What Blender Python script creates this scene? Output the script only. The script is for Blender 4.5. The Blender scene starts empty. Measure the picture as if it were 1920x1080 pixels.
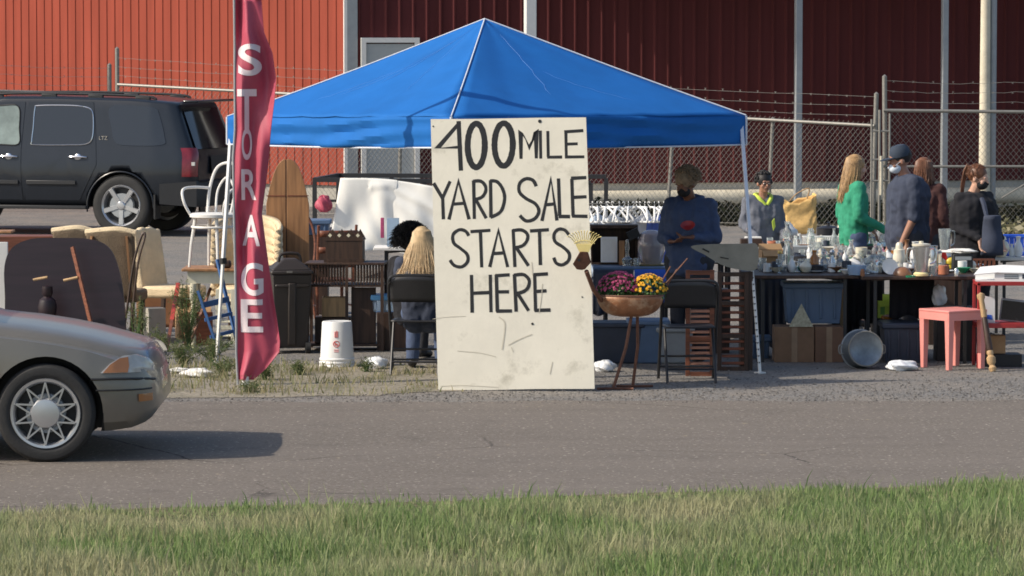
import bpy, bmesh, math, random
import numpy as np
from mathutils import Vector, Matrix
random.seed(7)
rnd = random.random
def ru(a, b): return a + (b - a) * rnd()
R = math.radians
scene = bpy.context.scene
C = scene.collection
# ---------------------------------------------------------------- camera
F = 7500.0; HC = 2.8; PITCH = math.atan(474 / F)
cam_d = bpy.data.cameras.new('camera'); cam = bpy.data.objects.new('camera', cam_d); C.objects.link(cam)
cam.location = (0, 0, HC); cam.rotation_euler = (R(90) - PITCH, 0, 0)
cam_d.sensor_width = 36; cam_d.lens = F / 1920 * 36; cam_d.clip_start = 0.5; cam_d.clip_end = 1500
scene.camera = cam
# ---------------------------------------------------------------- light
PHI, EL = 16.0, 38.0
SUN = Vector((-math.cos(R(PHI)) * math.cos(R(EL)), -math.sin(R(PHI)) * math.cos(R(EL)), math.sin(R(EL))))
w = bpy.data.worlds.new('World'); scene.world = w; w.use_nodes = True
nt = w.node_tree; bg = nt.nodes['Background']; sky = nt.nodes.new('ShaderNodeTexSky')
sky.sky_type = 'NISHITA'; sky.sun_disc = False; sky.sun_elevation = R(EL); sky.sun_rotation = math.atan2(SUN.x, SUN.y)
sky.dust_density = 2.0
nt.links.new(sky.outputs[0], bg.inputs[0]); bg.inputs[1].default_value = 0.15
sl = bpy.data.lights.new('sun', 'SUN'); sl.energy = 4.0; sl.angle = R(0.6); sl.color = (1, .90, .76)
so = bpy.data.objects.new('sun', sl); C.objects.link(so); so.rotation_euler = SUN.to_track_quat('Z', 'Y').to_euler(); so.location = SUN * 60
scene.view_settings.view_transform = 'Standard'; scene.view_settings.look = 'None'
scene.view_settings.exposure = 0.12; scene.view_settings.gamma = 1
scene.cycles.filter_width = 1.7
scene.cycles.max_bounces = 8; scene.cycles.transparent_max_bounces = 16
# ---------------------------------------------------------------- picture <-> place
_f = Vector((0, math.cos(PITCH), -math.sin(PITCH))); _u = Vector((0, math.sin(PITCH), math.cos(PITCH)))
def ray(px, py): return Vector((1, 0, 0)) * ((px - 960) / F) + _u * ((540 - py) / F) + _f
def P(px, py, Y):
    d = ray(px, py); return Vector((0, 0, HC)) + d * (Y / d.y)
def G(px, py, z=0.0):
    d = ray(px, py); return Vector((0, 0, HC)) + d * ((z - HC) / d.z)
# ---------------------------------------------------------------- materials
def mat(name, col, rough=.6, metal=0, var=.15, vs=6, bump=0, bs=60, spec=.5, trans=0, alpha=1, coat=0, stain=None, emis=None, sheen=0, sub=0):
    m = bpy.data.materials.new(name); m.use_nodes = True; t = m.node_tree; b = t.nodes['Principled BSDF']
    b.inputs['Roughness'].default_value = rough; b.inputs['Metallic'].default_value = metal
    b.inputs['Specular IOR Level'].default_value = spec
    if trans: b.inputs['Transmission Weight'].default_value = trans
    if alpha < 1: b.inputs['Alpha'].default_value = alpha
    if coat: b.inputs['Coat Weight'].default_value = coat; b.inputs['Coat Roughness'].default_value = .08
    if sheen: b.inputs['Sheen Weight'].default_value = sheen
    c4 = (*col, 1); b.inputs['Base Color'].default_value = c4
    tc = t.nodes.new('ShaderNodeTexCoord')
    if var:
        n = t.nodes.new('ShaderNodeTexNoise'); n.inputs['Scale'].default_value = vs; n.inputs['Detail'].default_value = 6; n.inputs['Roughness'].default_value = .65
        t.links.new(tc.outputs['Object'], n.inputs['Vector'])
        r = t.nodes.new('ShaderNodeMapRange'); r.inputs[1].default_value = .3; r.inputs[2].default_value = .7
        t.links.new(n.outputs[0], r.inputs[0])
        mx = t.nodes.new('ShaderNodeMix'); mx.data_type = 'RGBA'; t.links.new(r.outputs[0], mx.inputs[0])
        mx.inputs[6].default_value = (*[max(0, c * (1 - var)) for c in col], 1)
        mx.inputs[7].default_value = (*[min(1, c * (1 + var)) for c in col], 1)
        out = mx.outputs[2]
        if stain:
            scol, ssc, thr = stain
            n2 = t.nodes.new('ShaderNodeTexNoise'); n2.inputs['Scale'].default_value = ssc; n2.inputs['Detail'].default_value = 8
            n2.inputs['Roughness'].default_value = .7
            t.links.new(tc.outputs['Object'], n2.inputs['Vector'])
            r2 = t.nodes.new('ShaderNodeMapRange'); r2.inputs[1].default_value = thr; r2.inputs[2].default_value = thr + .16; r2.inputs[4].default_value = .75
            t.links.new(n2.outputs[0], r2.inputs[0])
            m2 = t.nodes.new('ShaderNodeMix'); m2.data_type = 'RGBA'; t.links.new(r2.outputs[0], m2.inputs[0]); t.links.new(out, m2.inputs[6])
            m2.inputs[7].default_value = (*scol, 1); out = m2.outputs[2]
        t.links.new(out, b.inputs['Base Color'])
    if bump:
        n = t.nodes.new('ShaderNodeTexNoise'); n.inputs['Scale'].default_value = bs; n.inputs['Detail'].default_value = 5
        t.links.new(tc.outputs['Object'], n.inputs['Vector'])
        bp = t.nodes.new('ShaderNodeBump'); bp.inputs['Strength'].default_value = bump; bp.inputs['Distance'].default_value = .01
        t.links.new(n.outputs[0], bp.inputs['Height']); t.links.new(bp.outputs[0], b.inputs['Normal'])
    return m
def wood(name, col, dark=.55, scale=3, axis=2, rough=.55):
    m = mat(name, col, rough, var=0); t = m.node_tree; b = t.nodes['Principled BSDF']
    tc = t.nodes.new('ShaderNodeTexCoord'); mp = t.nodes.new('ShaderNodeMapping')
    s = [scale * 12] * 3; s[axis] = scale; mp.inputs['Scale'].default_value = s
    n = t.nodes.new('ShaderNodeTexNoise'); n.inputs['Scale'].default_value = 1; n.inputs['Detail'].default_value = 5
    r = t.nodes.new('ShaderNodeMapRange'); r.inputs[1].default_value = .35; r.inputs[2].default_value = .65
    mx = t.nodes.new('ShaderNodeMix'); mx.data_type = 'RGBA'
    mx.inputs[6].default_value = (*[c * dark for c in col], 1); mx.inputs[7].default_value = (*[min(1, c * 1.1) for c in col], 1)
    t.links.new(tc.outputs['Object'], mp.inputs[0]); t.links.new(mp.outputs[0], n.inputs['Vector']); t.links.new(n.outputs[0], r.inputs[0])
    t.links.new(r.outputs[0], mx.inputs[0]); t.links.new(mx.outputs[2], b.inputs['Base Color'])
    return m
def blade_mat(name, cols, patch=None, psc=.9):
    m = bpy.data.materials.new(name); m.use_nodes = True; t = m.node_tree; b = t.nodes['Principled BSDF']
    b.inputs['Roughness'].default_value = .7; b.inputs['Specular IOR Level'].default_value = .1
    g = t.nodes.new('ShaderNodeNewGeometry'); cr = t.nodes.new('ShaderNodeValToRGB')
    e = cr.color_ramp.elements
    e[0].color = (*cols[0], 1); e[1].color = (*cols[-1], 1)
    for i, c in enumerate(cols[1:-1]): x = e.new((i + 1) / (len(cols) - 1)); x.color = (*c, 1)
    t.links.new(g.outputs['Random Per Island'], cr.inputs[0]); out = cr.outputs[0]
    if patch:
        n = t.nodes.new('ShaderNodeTexNoise'); n.inputs['Scale'].default_value = psc; n.inputs['Detail'].default_value = 4
        tc = t.nodes.new('ShaderNodeTexCoord'); t.links.new(tc.outputs['Object'], n.inputs['Vector'])
        r = t.nodes.new('ShaderNodeMapRange'); r.inputs[1].default_value = .47; r.inputs[2].default_value = .66; r.inputs[4].default_value = .8
        t.links.new(n.outputs[0], r.inputs[0])
        mx = t.nodes.new('ShaderNodeMix'); mx.data_type = 'RGBA'; t.links.new(r.outputs[0], mx.inputs[0]); t.links.new(out, mx.inputs[6]); mx.inputs[7].default_value = (*patch, 1)
        out = mx.outputs[2]
    t.links.new(out, b.inputs['Base Color'])
    tr = t.nodes.new('ShaderNodeBsdfTranslucent'); t.links.new(out, tr.inputs[0]); ms = t.nodes.new('ShaderNodeMixShader'); ms.inputs[0].default_value = .4
    t.links.new(b.outputs[0], ms.inputs[1]); t.links.new(tr.outputs[0], ms.inputs[2]); t.links.new(ms.outputs[0], t.nodes['Material Output'].inputs[0])
    return m
M = {}
def mk(k, *a, **kw): M[k] = mat(k, *a, **kw)
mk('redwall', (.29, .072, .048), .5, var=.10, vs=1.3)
mk('redshaded', (.105, .029, .029), .55, var=.10, vs=1.1)
mk('whitepaint', (.72, .71, .67), .5, var=.06)
mk('greymetal', (.30, .32, .33), .45, var=.1)
mk('doorgrey', (.42, .44, .43), .5, var=.06, vs=3)
mk('concrete', (.62, .56, .43), .85, var=.2, vs=3, bump=.3)
mk('galv', (.24, .23, .205), .5, metal=.3, var=.15, vs=20)
mk('wire', (.27, .26, .23), .5, metal=.3, var=.1)
mk('black', (.015, .015, .016), .5, var=.1)
mk('blackmetal', (.02, .02, .022), .45, var=.2, vs=10)
mk('rubber', (.022, .022, .022), .75, var=.2, vs=10, bump=.2)
mk('chrome', (.75, .76, .78), .15, metal=1, var=0)
mk('alloy', (.55, .56, .58), .3, metal=.8, var=.05)
mk('suvpaint', (.013, .017, .024), .3, var=.1, coat=.35, spec=.3)
mk('suvplastic', (.018, .019, .021), .5, var=.1)
mk('suvglass', (.012, .015, .02), .1, var=0, spec=.7)
mk('clearglass', (.22, .27, .25), .12, var=.5, vs=1.5)
mk('sedanpaint', (.19, .175, .148), .34, metal=.35, var=.06, vs=2, coat=.35, bump=.02)
mk('sedandark', (.02, .02, .02), .5)
mk('lamp_clear', (.45, .45, .43), .15, var=.2, vs=8, coat=.5)
mk('lamp_amber', (.36, .15, .05), .2, coat=.5, var=.1)
mk('lamp_red', (.20, .012, .02), .2, coat=.6, var=.25, vs=12)
mk('bluefab', (.012, .128, .42), .75, var=.10, vs=2, spec=.2)
mk('whitefab', (.62, .66, .72), .6, var=.04)
mk('maroon', (.42, .058, .10), .55, var=.12, vs=3, sheen=.1)
mk('flagwhite', (.74, .64, .66), .6, var=.05)
mk('plywhite', (.76, .72, .60), .65, var=.07, vs=2.2, bump=.15, bs=30, stain=((.42, .39, .30), 3.0, .565))
mk('signblack', (.016, .015, .015), .45, var=.2)
mk('scuff', (.55, .51, .41), .7)
mk('aluminium', (.70, .71, .73), .35, metal=.5, var=.08)
mk('cream', (.70, .56, .36), .85, var=.12, vs=9, bump=.5, bs=70)
mk('creamshaded', (.17, .125, .08), .9, var=.15, vs=9, bump=.5, bs=70)  # cream upholstery with the shade on the chair backs put into its colour
mk('creampaint', (.72, .68, .52), .5, var=.08)
mk('white', (.80, .80, .78), .45, var=.05)
mk('whiteplastic', (.78, .78, .76), .35, var=.05, vs=3)
mk('redprint', (.70, .16, .14), .5)
mk('bag', (.78, .80, .82), .3, var=.1, vs=12)
mk('sheetwhite', (.80, .79, .74), .8, var=.05)
mk('trashblack', (.034, .027, .023), .45, var=.2, vs=4)
mk('bluepaint', (.04, .11, .27), .5, var=.2)
mk('redpaint', (.42, .05, .03), .5, var=.25)
mk('bluetub', (.10, .16, .26), .4, var=.1)
mk('navytub', (.035, .045, .07), .4, var=.15)
mk('royal', (.03, .12, .62), .4, var=.1)
mk('glass', (.85, .9, .9), .08, var=0, trans=.85, spec=.8)
mk('bluglass', (.5, .65, .82), .15, var=0, trans=.6, spec=.8)
mk('greenglass', (.05, .38, .20), .12, var=0, trans=.5, spec=.8)
mk('amber', (.50, .20, .04), .15, var=0, trans=.4, spec=.8)
mk('silver', (.62, .63, .62), .25, metal=.85, var=.15, vs=8)
mk('brass', (.72, .55, .22), .3, metal=.8, var=.1)
mk('goldbase', (.78, .66, .33), .4, var=.1)
mk('copper', (.30, .13, .06), .5, metal=.15, var=.5, vs=7, stain=((.62, .44, .28), 5, .52))
mk('rust', (.15, .062, .035), .7, var=.4, vs=15, bump=.3)
mk('rakeyellow', (.80, .66, .26), .5, var=.1)
mk('petalpurple', (.40, .06, .15), .7, var=.35, vs=30)
mk('petalyellow', (.85, .42, .02), .7, var=.25, vs=30)
mk('leaf', (.055, .12, .03), .6, var=.4, vs=25)
mk('cardboard', (.42, .26, .13), .85, var=.12, vs=8, bump=.1)
mk('paperbag', (.72, .46, .17), .8, var=.2, vs=12, bump=.5, bs=25)
mk('pink', (.80, .30, .26), .45, var=.05)
mk('redmetal', (.34, .03, .03), .4, var=.15)
mk('terracotta', (.50, .17, .09), .6, var=.1)
mk('ceramic', (.72, .66, .52), .3, var=.1, coat=.3)
mk('ceramicwhite', (.80, .80, .78), .2, var=.04, coat=.4)
mk('brownc', (.24, .11, .05), .4, var=.2, coat=.3)
mk('darkpot', (.03, .03, .035), .35, metal=.3, var=.2)
mk('red', (.70, .03, .02), .4, var=.1)
mk('yellow', (.75, .55, .06), .4, var=.1)
mk('green', (.12, .3, .05), .5)
mk('lime', (.55, .68, .08), .5, var=.1)
mk('paper', (.75, .73, .68), .8, var=.1)
mk('skyblue', (.14, .40, .72), .4, var=.1)
mk('skinlight', (.58, .34, .24), .5, var=.06, vs=15)
mk('skindark', (.19, .085, .05), .5, var=.08, vs=15)
mk('skinmid', (.34, .17, .11), .5, var=.06, vs=15)
mk('maskblack', (.012, .012, .014), .8)
mk('maskwhite', (.68, .76, .84), .8, var=.04)
mk('hoodie', (.050, .075, .15), .9, var=.18, vs=7, bump=.5, bs=18)
mk('navyshirt', (.038, .048, .078), .9, var=.15, vs=6, bump=.4, bs=14)
mk('blackcloth', (.014, .014, .018), .95, var=.2, vs=6)
mk('greysweat', (.13, .14, .17), .9, var=.15, vs=8, bump=.3, bs=18)
mk('teal', (.03, .27, .155), .9, var=.12, vs=7, bump=.3, bs=15)
mk('jeans', (.07, .10, .18), .9, var=.25, vs=9)
mk('darktrouser', (.03, .032, .04), .9, var=.2)
mk('maroonshirt', (.06, .022, .02), .9, var=.2)
mk('hairblonde', (.60, .45, .27), .6, var=.25, vs=22)
mk('hairdirty', (.34, .21, .095), .55, var=.45, vs=22)
mk('hairblack', (.012, .010, .010), .6, var=.3, vs=30)
mk('hairred', (.15, .062, .03), .5, var=.35, vs=24)
mk('hairgrey', (.27, .20, .13), .7, var=.4, vs=26)
mk('cap', (.03, .045, .07), .85, var=.1)
mk('curb', (.40, .38, .33), .9, var=.2, vs=2, bump=.3)
M['darkwood'] = wood('darkwood', (.062, .032, .020), .5)
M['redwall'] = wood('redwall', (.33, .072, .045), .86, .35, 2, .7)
M['redshaded'] = wood('redshaded', (.105, .027, .027), .84, .3, 2, .7)  # same red cladding, darkened in colour for the wall in shade
for k_ in ('redwall', 'redshaded'): M[k_].node_tree.nodes['Principled BSDF'].inputs['Specular IOR Level'].default_value = .12
M['midwood'] = wood('midwood', (.40, .20, .085), .6, 2)
M['redwood'] = wood('redwood', (.21, .070, .035), .6, 4, 0)
M['lightwood'] = wood('lightwood', (.55, .36, .18), .7, 3)
M['mahogany'] = wood('mahogany', (.020, .010, .014), .7, 2, 0, .4)
# ---------------------------------------------------------------- mesh builder
class MB:
    def __init__(s): s.v = []; s.f = []; s.mi = []; s.M = Matrix(); s.k = 0
    def add(s, vs, fs):
        o = len(s.v); Mx = s.M
        s.v += [tuple(Mx @ Vector(p)) for p in vs]; s.f += [tuple(o + i for i in f) for f in fs]; s.mi += [s.k] * len(fs)
        return s
    def box(s, c, d, rx=0, ry=0, rz=0):
        q = Matrix.Translation(c) @ Matrix.Rotation(rz, 4, 'Z') @ Matrix.Rotation(ry, 4, 'Y') @ Matrix.Rotation(rx, 4, 'X')
        vs = [q @ Vector((x * d[0] / 2, y * d[1] / 2, z * d[2] / 2)) for z in (-1, 1) for y in (-1, 1) for x in (-1, 1)]
        return s.add(vs, [(0, 2, 3, 1), (4, 5, 7, 6), (0, 1, 5, 4), (2, 6, 7, 3), (0, 4, 6, 2), (1, 3, 7, 5)])
    def b2(s, x0, x1, y0, y1, z0, z1): return s.box(((x0 + x1) / 2, (y0 + y1) / 2, (z0 + z1) / 2), (x1 - x0, y1 - y0, z1 - z0))
    def bar(s, p, q, a, b=None):          # rectangular bar between two points
        p = Vector(p); q = Vector(q); b = b or a; d = q - p; L = d.length
        m = Matrix.Translation((p + q) / 2) @ d.to_track_quat('Z', 'Y').to_matrix().to_4x4()
        o = s.M; s.M = o @ m; s.box((0, 0, 0), (a, b, L)); s.M = o; return s
    def cyl(s, p, q, r0, r1=None, n=12):
        p = Vector(p); q = Vector(q); r1 = r0 if r1 is None else r1; d = q - p
        m = Matrix.Translation(p) @ d.to_track_quat('Z', 'Y').to_matrix().to_4x4(); o = s.M; s.M = o @ m
        s.lathe([(0, 0), (r0, 0), (r1, d.length), (0, d.length)], n=n); s.M = o; return s
    def lathe(s, pr, c=(0, 0, 0), n=20):
        vs = []; fs = []; idx = []
        for (r, z) in pr:
            if r < 1e-6: idx.append([len(vs)] * n); vs.append((c[0], c[1], c[2] + z))
            else:
                idx.append(list(range(len(vs), len(vs) + n)))
                vs += [(c[0] + r * math.cos(2 * math.pi * i / n), c[1] + r * math.sin(2 * math.pi * i / n), c[2] + z) for i in range(n)]
        for a, b in zip(idx, idx[1:]):
            for i in range(n):
                j = (i + 1) % n; q = [a[i], a[j], b[j], b[i]]; u = []
                for x in q:
                    if x not in u: u.append(x)
                if len(u) > 2: fs.append(tuple(u))
        return s.add(vs, fs)
    def ell(s, c, r, n=14, m=8):
        if not hasattr(r, '__len__'): r = (r, r, r)
        o = s.M; s.M = o @ Matrix.Translation(c) @ Matrix.Diagonal((*r, 1))
        s.lathe([(math.sin(math.pi * i / m), -math.cos(math.pi * i / m)) if 0 < i < m else (0, -1 if i == 0 else 1) for i in range(m + 1)], n=n); s.M = o; return s
    def cap(s, p, q, r0, r1=None, n=10):
        r1 = r0 if r1 is None else r1
        p = Vector(p); q = Vector(q); d = q - p
        m = Matrix.Translation(p) @ d.to_track_quat('Z', 'Y').to_matrix().to_4x4(); o = s.M; s.M = o @ m; L = d.length
        pr = [(0, -r0)] + [(r0 * math.cos(a), r0 * math.sin(a)) for a in (-1.05, -.52, 0)] + [(r1 * math.cos(a), L + r1 * math.sin(a)) for a in (0, .52, 1.05)] + [(0, L + r1)]
        s.lathe(pr, n=n); s.M = o; return s
    def tube(s, pts, r, n=8, closed=False):
        pts = [Vector(p) for p in pts]; N = len(pts); rs = r if hasattr(r, '__len__') else [r] * N
        vs = []; up = None
        for i in range(N):
            if closed: t = pts[(i + 1) % N] - pts[i - 1]
            else: t = pts[min(i + 1, N - 1)] - pts[max(i - 1, 0)]
            t.normalize()
            if up is None: up = Vector((0, 0, 1)) if abs(t.z) < .9 else Vector((1, 0, 0))
            a = t.cross(up).normalized(); up = a.cross(t).normalized()
            vs += [pts[i] + (a * math.cos(2 * math.pi * k / n) + up * math.sin(2 * math.pi * k / n)) * rs[i] for k in range(n)]
        fs = []
        for i in range(N if closed else N - 1):
            j = (i + 1) % N
            for k in range(n): l = (k + 1) % n; fs.append((i * n + k, i * n + l, j * n + l, j * n + k))
        if not closed: fs += [tuple(range(n))[::-1], tuple((N - 1) * n + k for k in range(n))]
        return s.add(vs, fs)
    def prism(s, poly, t0, t1, ax='xz'):  # polygon in the named plane, thickness along the third axis
        n = len(poly)
        mp = {'xz': lambda a, b, t: (a, t, b), 'xy': lambda a, b, t: (a, b, t), 'yz': lambda a, b, t: (t, a, b)}[ax]
        vs = [mp(a, b, t0) for a, b in poly] + [mp(a, b, t1) for a, b in poly]
        return s.add(vs, [tuple(range(n)), tuple(range(2 * n - 1, n - 1, -1))] + [(i, i + n, (i + 1) % n + n, (i + 1) % n) for i in range(n)])
    def surf(s, fn, nu, nv, cu=False):
        vs = [fn(i / nu, j / nv) for i in range(nu + 1) for j in range(nv + 1)]
        return s.add(vs, [(i * (nv + 1) + j, (i + 1) * (nv + 1) + j, (i + 1) * (nv + 1) + j + 1, i * (nv + 1) + j + 1) for i in range(nu) for j in range(nv)])
    def build(s, name, m, parent=None, loc=None, rot=None, smooth=35, bevel=0, solid=0, remesh=0, subd=0, disp=0):
        me = bpy.data.meshes.new(name); me.from_pydata(s.v, [], s.f)
        ms = m if isinstance(m, (list, tuple)) else [m]
        for x in ms: me.materials.append(M[x] if isinstance(x, str) else x)
        if len(ms) > 1: me.polygons.foreach_set('material_index', s.mi)
        bm = bmesh.new(); bm.from_mesh(me); bmesh.ops.recalc_face_normals(bm, faces=bm.faces); bm.to_mesh(me); bm.free()
        if smooth:
            me.polygons.foreach_set('use_smooth', [True] * len(me.polygons))
            me.set_sharp_from_angle(angle=R(smooth))
        me.update()
        o = bpy.data.objects.new(name, me); C.objects.link(o)
        if parent: o.parent = parent
        if loc is not None: o.location = loc
        if rot is not None: o.rotation_euler = rot
        if remesh:
            q = o.modifiers.new('r', 'REMESH'); q.mode = 'VOXEL'; q.voxel_size = remesh; q.use_smooth_shade = True
            q = o.modifiers.new('s', 'SMOOTH'); q.iterations = 4; q.factor = .5
            if disp:
                tx = bpy.data.textures.new('folds', 'CLOUDS'); tx.noise_scale = .085; tx.noise_depth = 1
                q = o.modifiers.new('d', 'DISPLACE'); q.texture = tx; q.strength = disp; q.mid_level = .5
        if solid: q = o.modifiers.new('t', 'SOLIDIFY'); q.thickness = solid; q.offset = 0
        if bevel: q = o.modifiers.new('b', 'BEVEL'); q.width = bevel; q.segments = 2; q.limit_method = 'ANGLE'; q.angle_limit = R(40)
        if subd: q = o.modifiers.new('u', 'SUBSURF'); q.levels = subd; q.render_levels = subd
        return o
def tag(o, label, cat, group=None):
    o['label'] = label; o['category'] = cat
    if group: o['group'] = group
    return o
def thing(name, label, cat, loc, rz=0, group=None, rx=0, ry=0):
    o = bpy.data.objects.new(name, None); C.objects.link(o); o.empty_display_size = .1
    o.location = loc; o.rotation_euler = (rx, ry, rz); return tag(o, label, cat, group)
def struct(o): o['kind'] = 'structure'; return o
def dup(root, loc, label, rz=None, group=None):
    r = root.copy(); C.objects.link(r); r.location = loc; r['label'] = label
    if rz is not None: r.rotation_euler = (0, 0, rz)
    if group: r['group'] = group
    for ch in list(root.children):
        c = ch.copy(); C.objects.link(c); c.parent = r
        for g in list(ch.children):
            d = g.copy(); C.objects.link(d); d.parent = c
    return r
def crom(pts, n=5, closed=False):        # smooth curve through points
    pts = [Vector(p) for p in pts]; out = []; N = len(pts)
    for i in range(N if closed else N - 1):
        if closed: a, b, c, d = pts[i - 1], pts[i], pts[(i + 1) % N], pts[(i + 2) % N]
        else: a, b, c, d = pts[max(i - 1, 0)], pts[i], pts[i + 1], pts[min(i + 2, N - 1)]
        for k in range(n):
            t = k / n; out.append(.5 * ((2 * b) + (c - a) * t + (2 * a - 5 * b + 4 * c - d) * t * t + (3 * b - a - 3 * c + d) * t ** 3))
    if not closed: out.append(pts[-1])
    return out
def interp(x, tab):
    if x <= tab[0][0]: return tab[0][1]
    for (a, b), (c, d) in zip(tab, tab[1:]):
        if x <= c: return b + (d - b) * (x - a) / (c - a)
    return tab[-1][1]
def text_mesh(s, size, sub=0):
    cu = bpy.data.curves.new('t', 'FONT'); cu.body = s; cu.size = size; cu.align_x = 'CENTER'; cu.offset = .018 * size if size > .5 else 0
    o = bpy.data.objects.new('t', cu); C.objects.link(o); bpy.context.view_layer.update()
    me = bpy.data.meshes.new_from_object(o.evaluated_get(bpy.context.evaluated_depsgraph_get()))
    bm = bmesh.new(); bm.from_mesh(me); bmesh.ops.triangulate(bm, faces=bm.faces)
    for k in range(sub):
        bmesh.ops.subdivide_edges(bm, edges=bm.edges, cuts=1); bmesh.ops.triangulate(bm, faces=bm.faces)
    vs = [v.co.copy() for v in bm.verts]; fs = [tuple(v.index for v in f.verts) for f in bm.faces]
    bm.free(); bpy.data.objects.remove(o); bpy.data.curves.remove(cu); bpy.data.meshes.remove(me)
    return vs, fs

# ================================================================ THE SETTING
def node_ground(name, kind):
    m = bpy.data.materials.new(name); m.use_nodes = True; t = m.node_tree; b = t.nodes['Principled BSDF']; L = t.links.new
    tc = t.nodes.new('ShaderNodeTexCoord')
    def noise(sc, det=6, ro=.6):
        n = t.nodes.new('ShaderNodeTexNoise'); n.inputs['Scale'].default_value = sc; n.inputs['Detail'].default_value = det; n.inputs['Roughness'].default_value = ro
        L(tc.outputs['Object'], n.inputs['Vector']); return n.outputs[0]
    def mr(x, a, b_, c=0, d=1):
        r = t.nodes.new('ShaderNodeMapRange'); r.inputs[1].default_value = a; r.inputs[2].default_value = b_; r.inputs[3].default_value = c; r.inputs[4].default_value = d; L(x, r.inputs[0]); return r.outputs[0]
    def mix(f, a, c):
        x = t.nodes.new('ShaderNodeMix'); x.data_type = 'RGBA'; L(f, x.inputs[0])
        for i, q in ((6, a), (7, c)):
            if isinstance(q, tuple): x.inputs[i].default_value = (*q, 1)
            else: L(q, x.inputs[i])
        return x.outputs[2]
    b.inputs['Roughness'].default_value = .9; b.inputs['Specular IOR Level'].default_value = .25
    bump = None
    if kind == 'road':
        c = mix(mr(noise(34, 5, .75), .35, .65), (.118, .102, .086), (.235, .205, .175))
        c = mix(mr(noise(.7, 5), .35, .7), c, mix(mr(noise(22, 5, .8), .3, .7), (.14, .121, .104), (.245, .214, .184)))
        c = mix(mr(noise(1.9, 6, .7), .55, .72, 0, .5), c, (.10, .088, .078))
        mpt = t.nodes.new('ShaderNodeMapping'); mpt.inputs['Scale'].default_value = (.12, 2.4, 1); nt2 = t.nodes.new('ShaderNodeTexNoise'); nt2.inputs['Scale'].default_value = 1; nt2.inputs['Detail'].default_value = 4; L(tc.outputs['Object'], mpt.inputs[0]); L(mpt.outputs[0], nt2.inputs['Vector'])
        c = mix(mr(nt2.outputs[0], .45, .65, 0, .22), c, (.125, .108, .094))
        v = t.nodes.new('ShaderNodeTexVoronoi'); v.feature = 'DISTANCE_TO_EDGE'; v.inputs['Scale'].default_value = .42
        mp = t.nodes.new('ShaderNodeMix'); mp.data_type = 'VECTOR'; mp.inputs[0].default_value = .16
        nn = t.nodes.new('ShaderNodeTexNoise'); nn.inputs['Scale'].default_value = 2.2; nn.inputs['Detail'].default_value = 6; L(tc.outputs['Object'], nn.inputs['Vector'])
        L(tc.outputs['Object'], mp.inputs[4]); L(nn.outputs[1], mp.inputs[5]); L(mp.outputs[1], v.inputs['Vector'])
        cr = mr(v.outputs[0], 0, .006, 1, 0); gate = mr(noise(.5, 2), .45, .6)
        mu = t.nodes.new('ShaderNodeMath'); mu.operation = 'MULTIPLY'; L(cr, mu.inputs[0]); L(gate, mu.inputs[1])
        c = mix(mu.outputs[0], c, (.035, .03, .028)); bump = (noise(240, 3), .5)
        c = mix(mr(noise(30, 2, .4), .66, .70), c, (.40, .36, .31)); c = mix(mr(noise(11, 3, .5), .70, .75), c, (.33, .27, .18))
    elif kind == 'gravel':
        v = t.nodes.new('ShaderNodeTexVoronoi'); v.inputs['Scale'].default_value = 65; L(tc.outputs['Object'], v.inputs['Vector'])
        sp = t.nodes.new('ShaderNodeSeparateColor'); L(v.outputs['Color'], sp.inputs[0])
        c = mix(sp.outputs[0], (.10, .096, .092), (.30, .285, .265))
        c = mix(mr(noise(1.2, 5), .42, .7), c, (.27, .24, .205)); bump = (v.outputs[0], .9)
    elif kind == 'lawn':
        c = mix(mr(noise(14, 6), .35, .65), (.07, .07, .032), (.22, .19, .11)); bump = (noise(60, 4), .8)
    else:
        c = mix(mr(noise(25, 6), .35, .65), (.20, .175, .13), (.38, .34, .27)); c = mix(mr(noise(2, 5), .5, .7), c, (.16, .15, .09)); bump = (noise(90, 4), .8)
    L(c, b.inputs['Base Color'])
    bp = t.nodes.new('ShaderNodeBump'); bp.inputs['Strength'].default_value = bump[1]; bp.inputs['Distance'].default_value = .012; L(bump[0], bp.inputs['Height']); L(bp.outputs[0], b.inputs['Normal'])
    return m
# far-reaching ground (the gravel lot), the road strip and the lawn
mb = MB(); mb.add([(-300, -100, 0), (300, -100, 0), (300, 600, 0), (-300, 600, 0)], [(0, 1, 2, 3)])
struct(mb.build('ground', node_ground('gravel', 'gravel'), smooth=0))
def strip(name, m, near, far, z, x0=-60, x1=60, n=240, jag=.0, seed=1):
    rg = random.Random(seed); vs = []
    for i in range(n + 1):
        x = x0 + (x1 - x0) * i / n
        vs += [(x, near(x) + rg.uniform(-jag, jag), z), (x, far(x) + rg.uniform(-jag, jag), z)]
    mb = MB(); mb.add(vs, [(2 * i, 2 * i + 2, 2 * i + 3, 2 * i + 1) for i in range(n)]); return mb.build(name, m, smooth=0)
lawn_edge = lambda x: 24.05 + .27 * x + .06 * math.sin(x * 2.3)
road_far = lambda x: 30.5 + .02 * x + .05 * math.sin(x * 1.7) + .03 * math.sin(x * 5.3)
struct(strip('road', node_ground('asphalt', 'road'), lambda x: lawn_edge(max(-8, min(8, x))) - .5, road_far, .004, n=900, jag=.03))
struct(strip('lawn_ground', node_ground('lawn_soil', 'lawn'), lambda x: -40, lambda x: lawn_edge(max(-8, min(8, x))), .008, jag=.03, n=500))
mb = MB(); pts = []
for i in range(60):
    a = 2 * math.pi * i / 60; pts.append((-2.35 + 2.9 * math.cos(a) + ru(-.15, .15), 32.55 + (1.6 + .2 * math.sin(3 * a)) * math.sin(a) + ru(-.08, .08)))
mb.add([(x, y, .004) for x, y in pts], [tuple(range(60))]); struct(mb.build('verge_soil', node_ground('verge', 'verge'), smooth=0))

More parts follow.
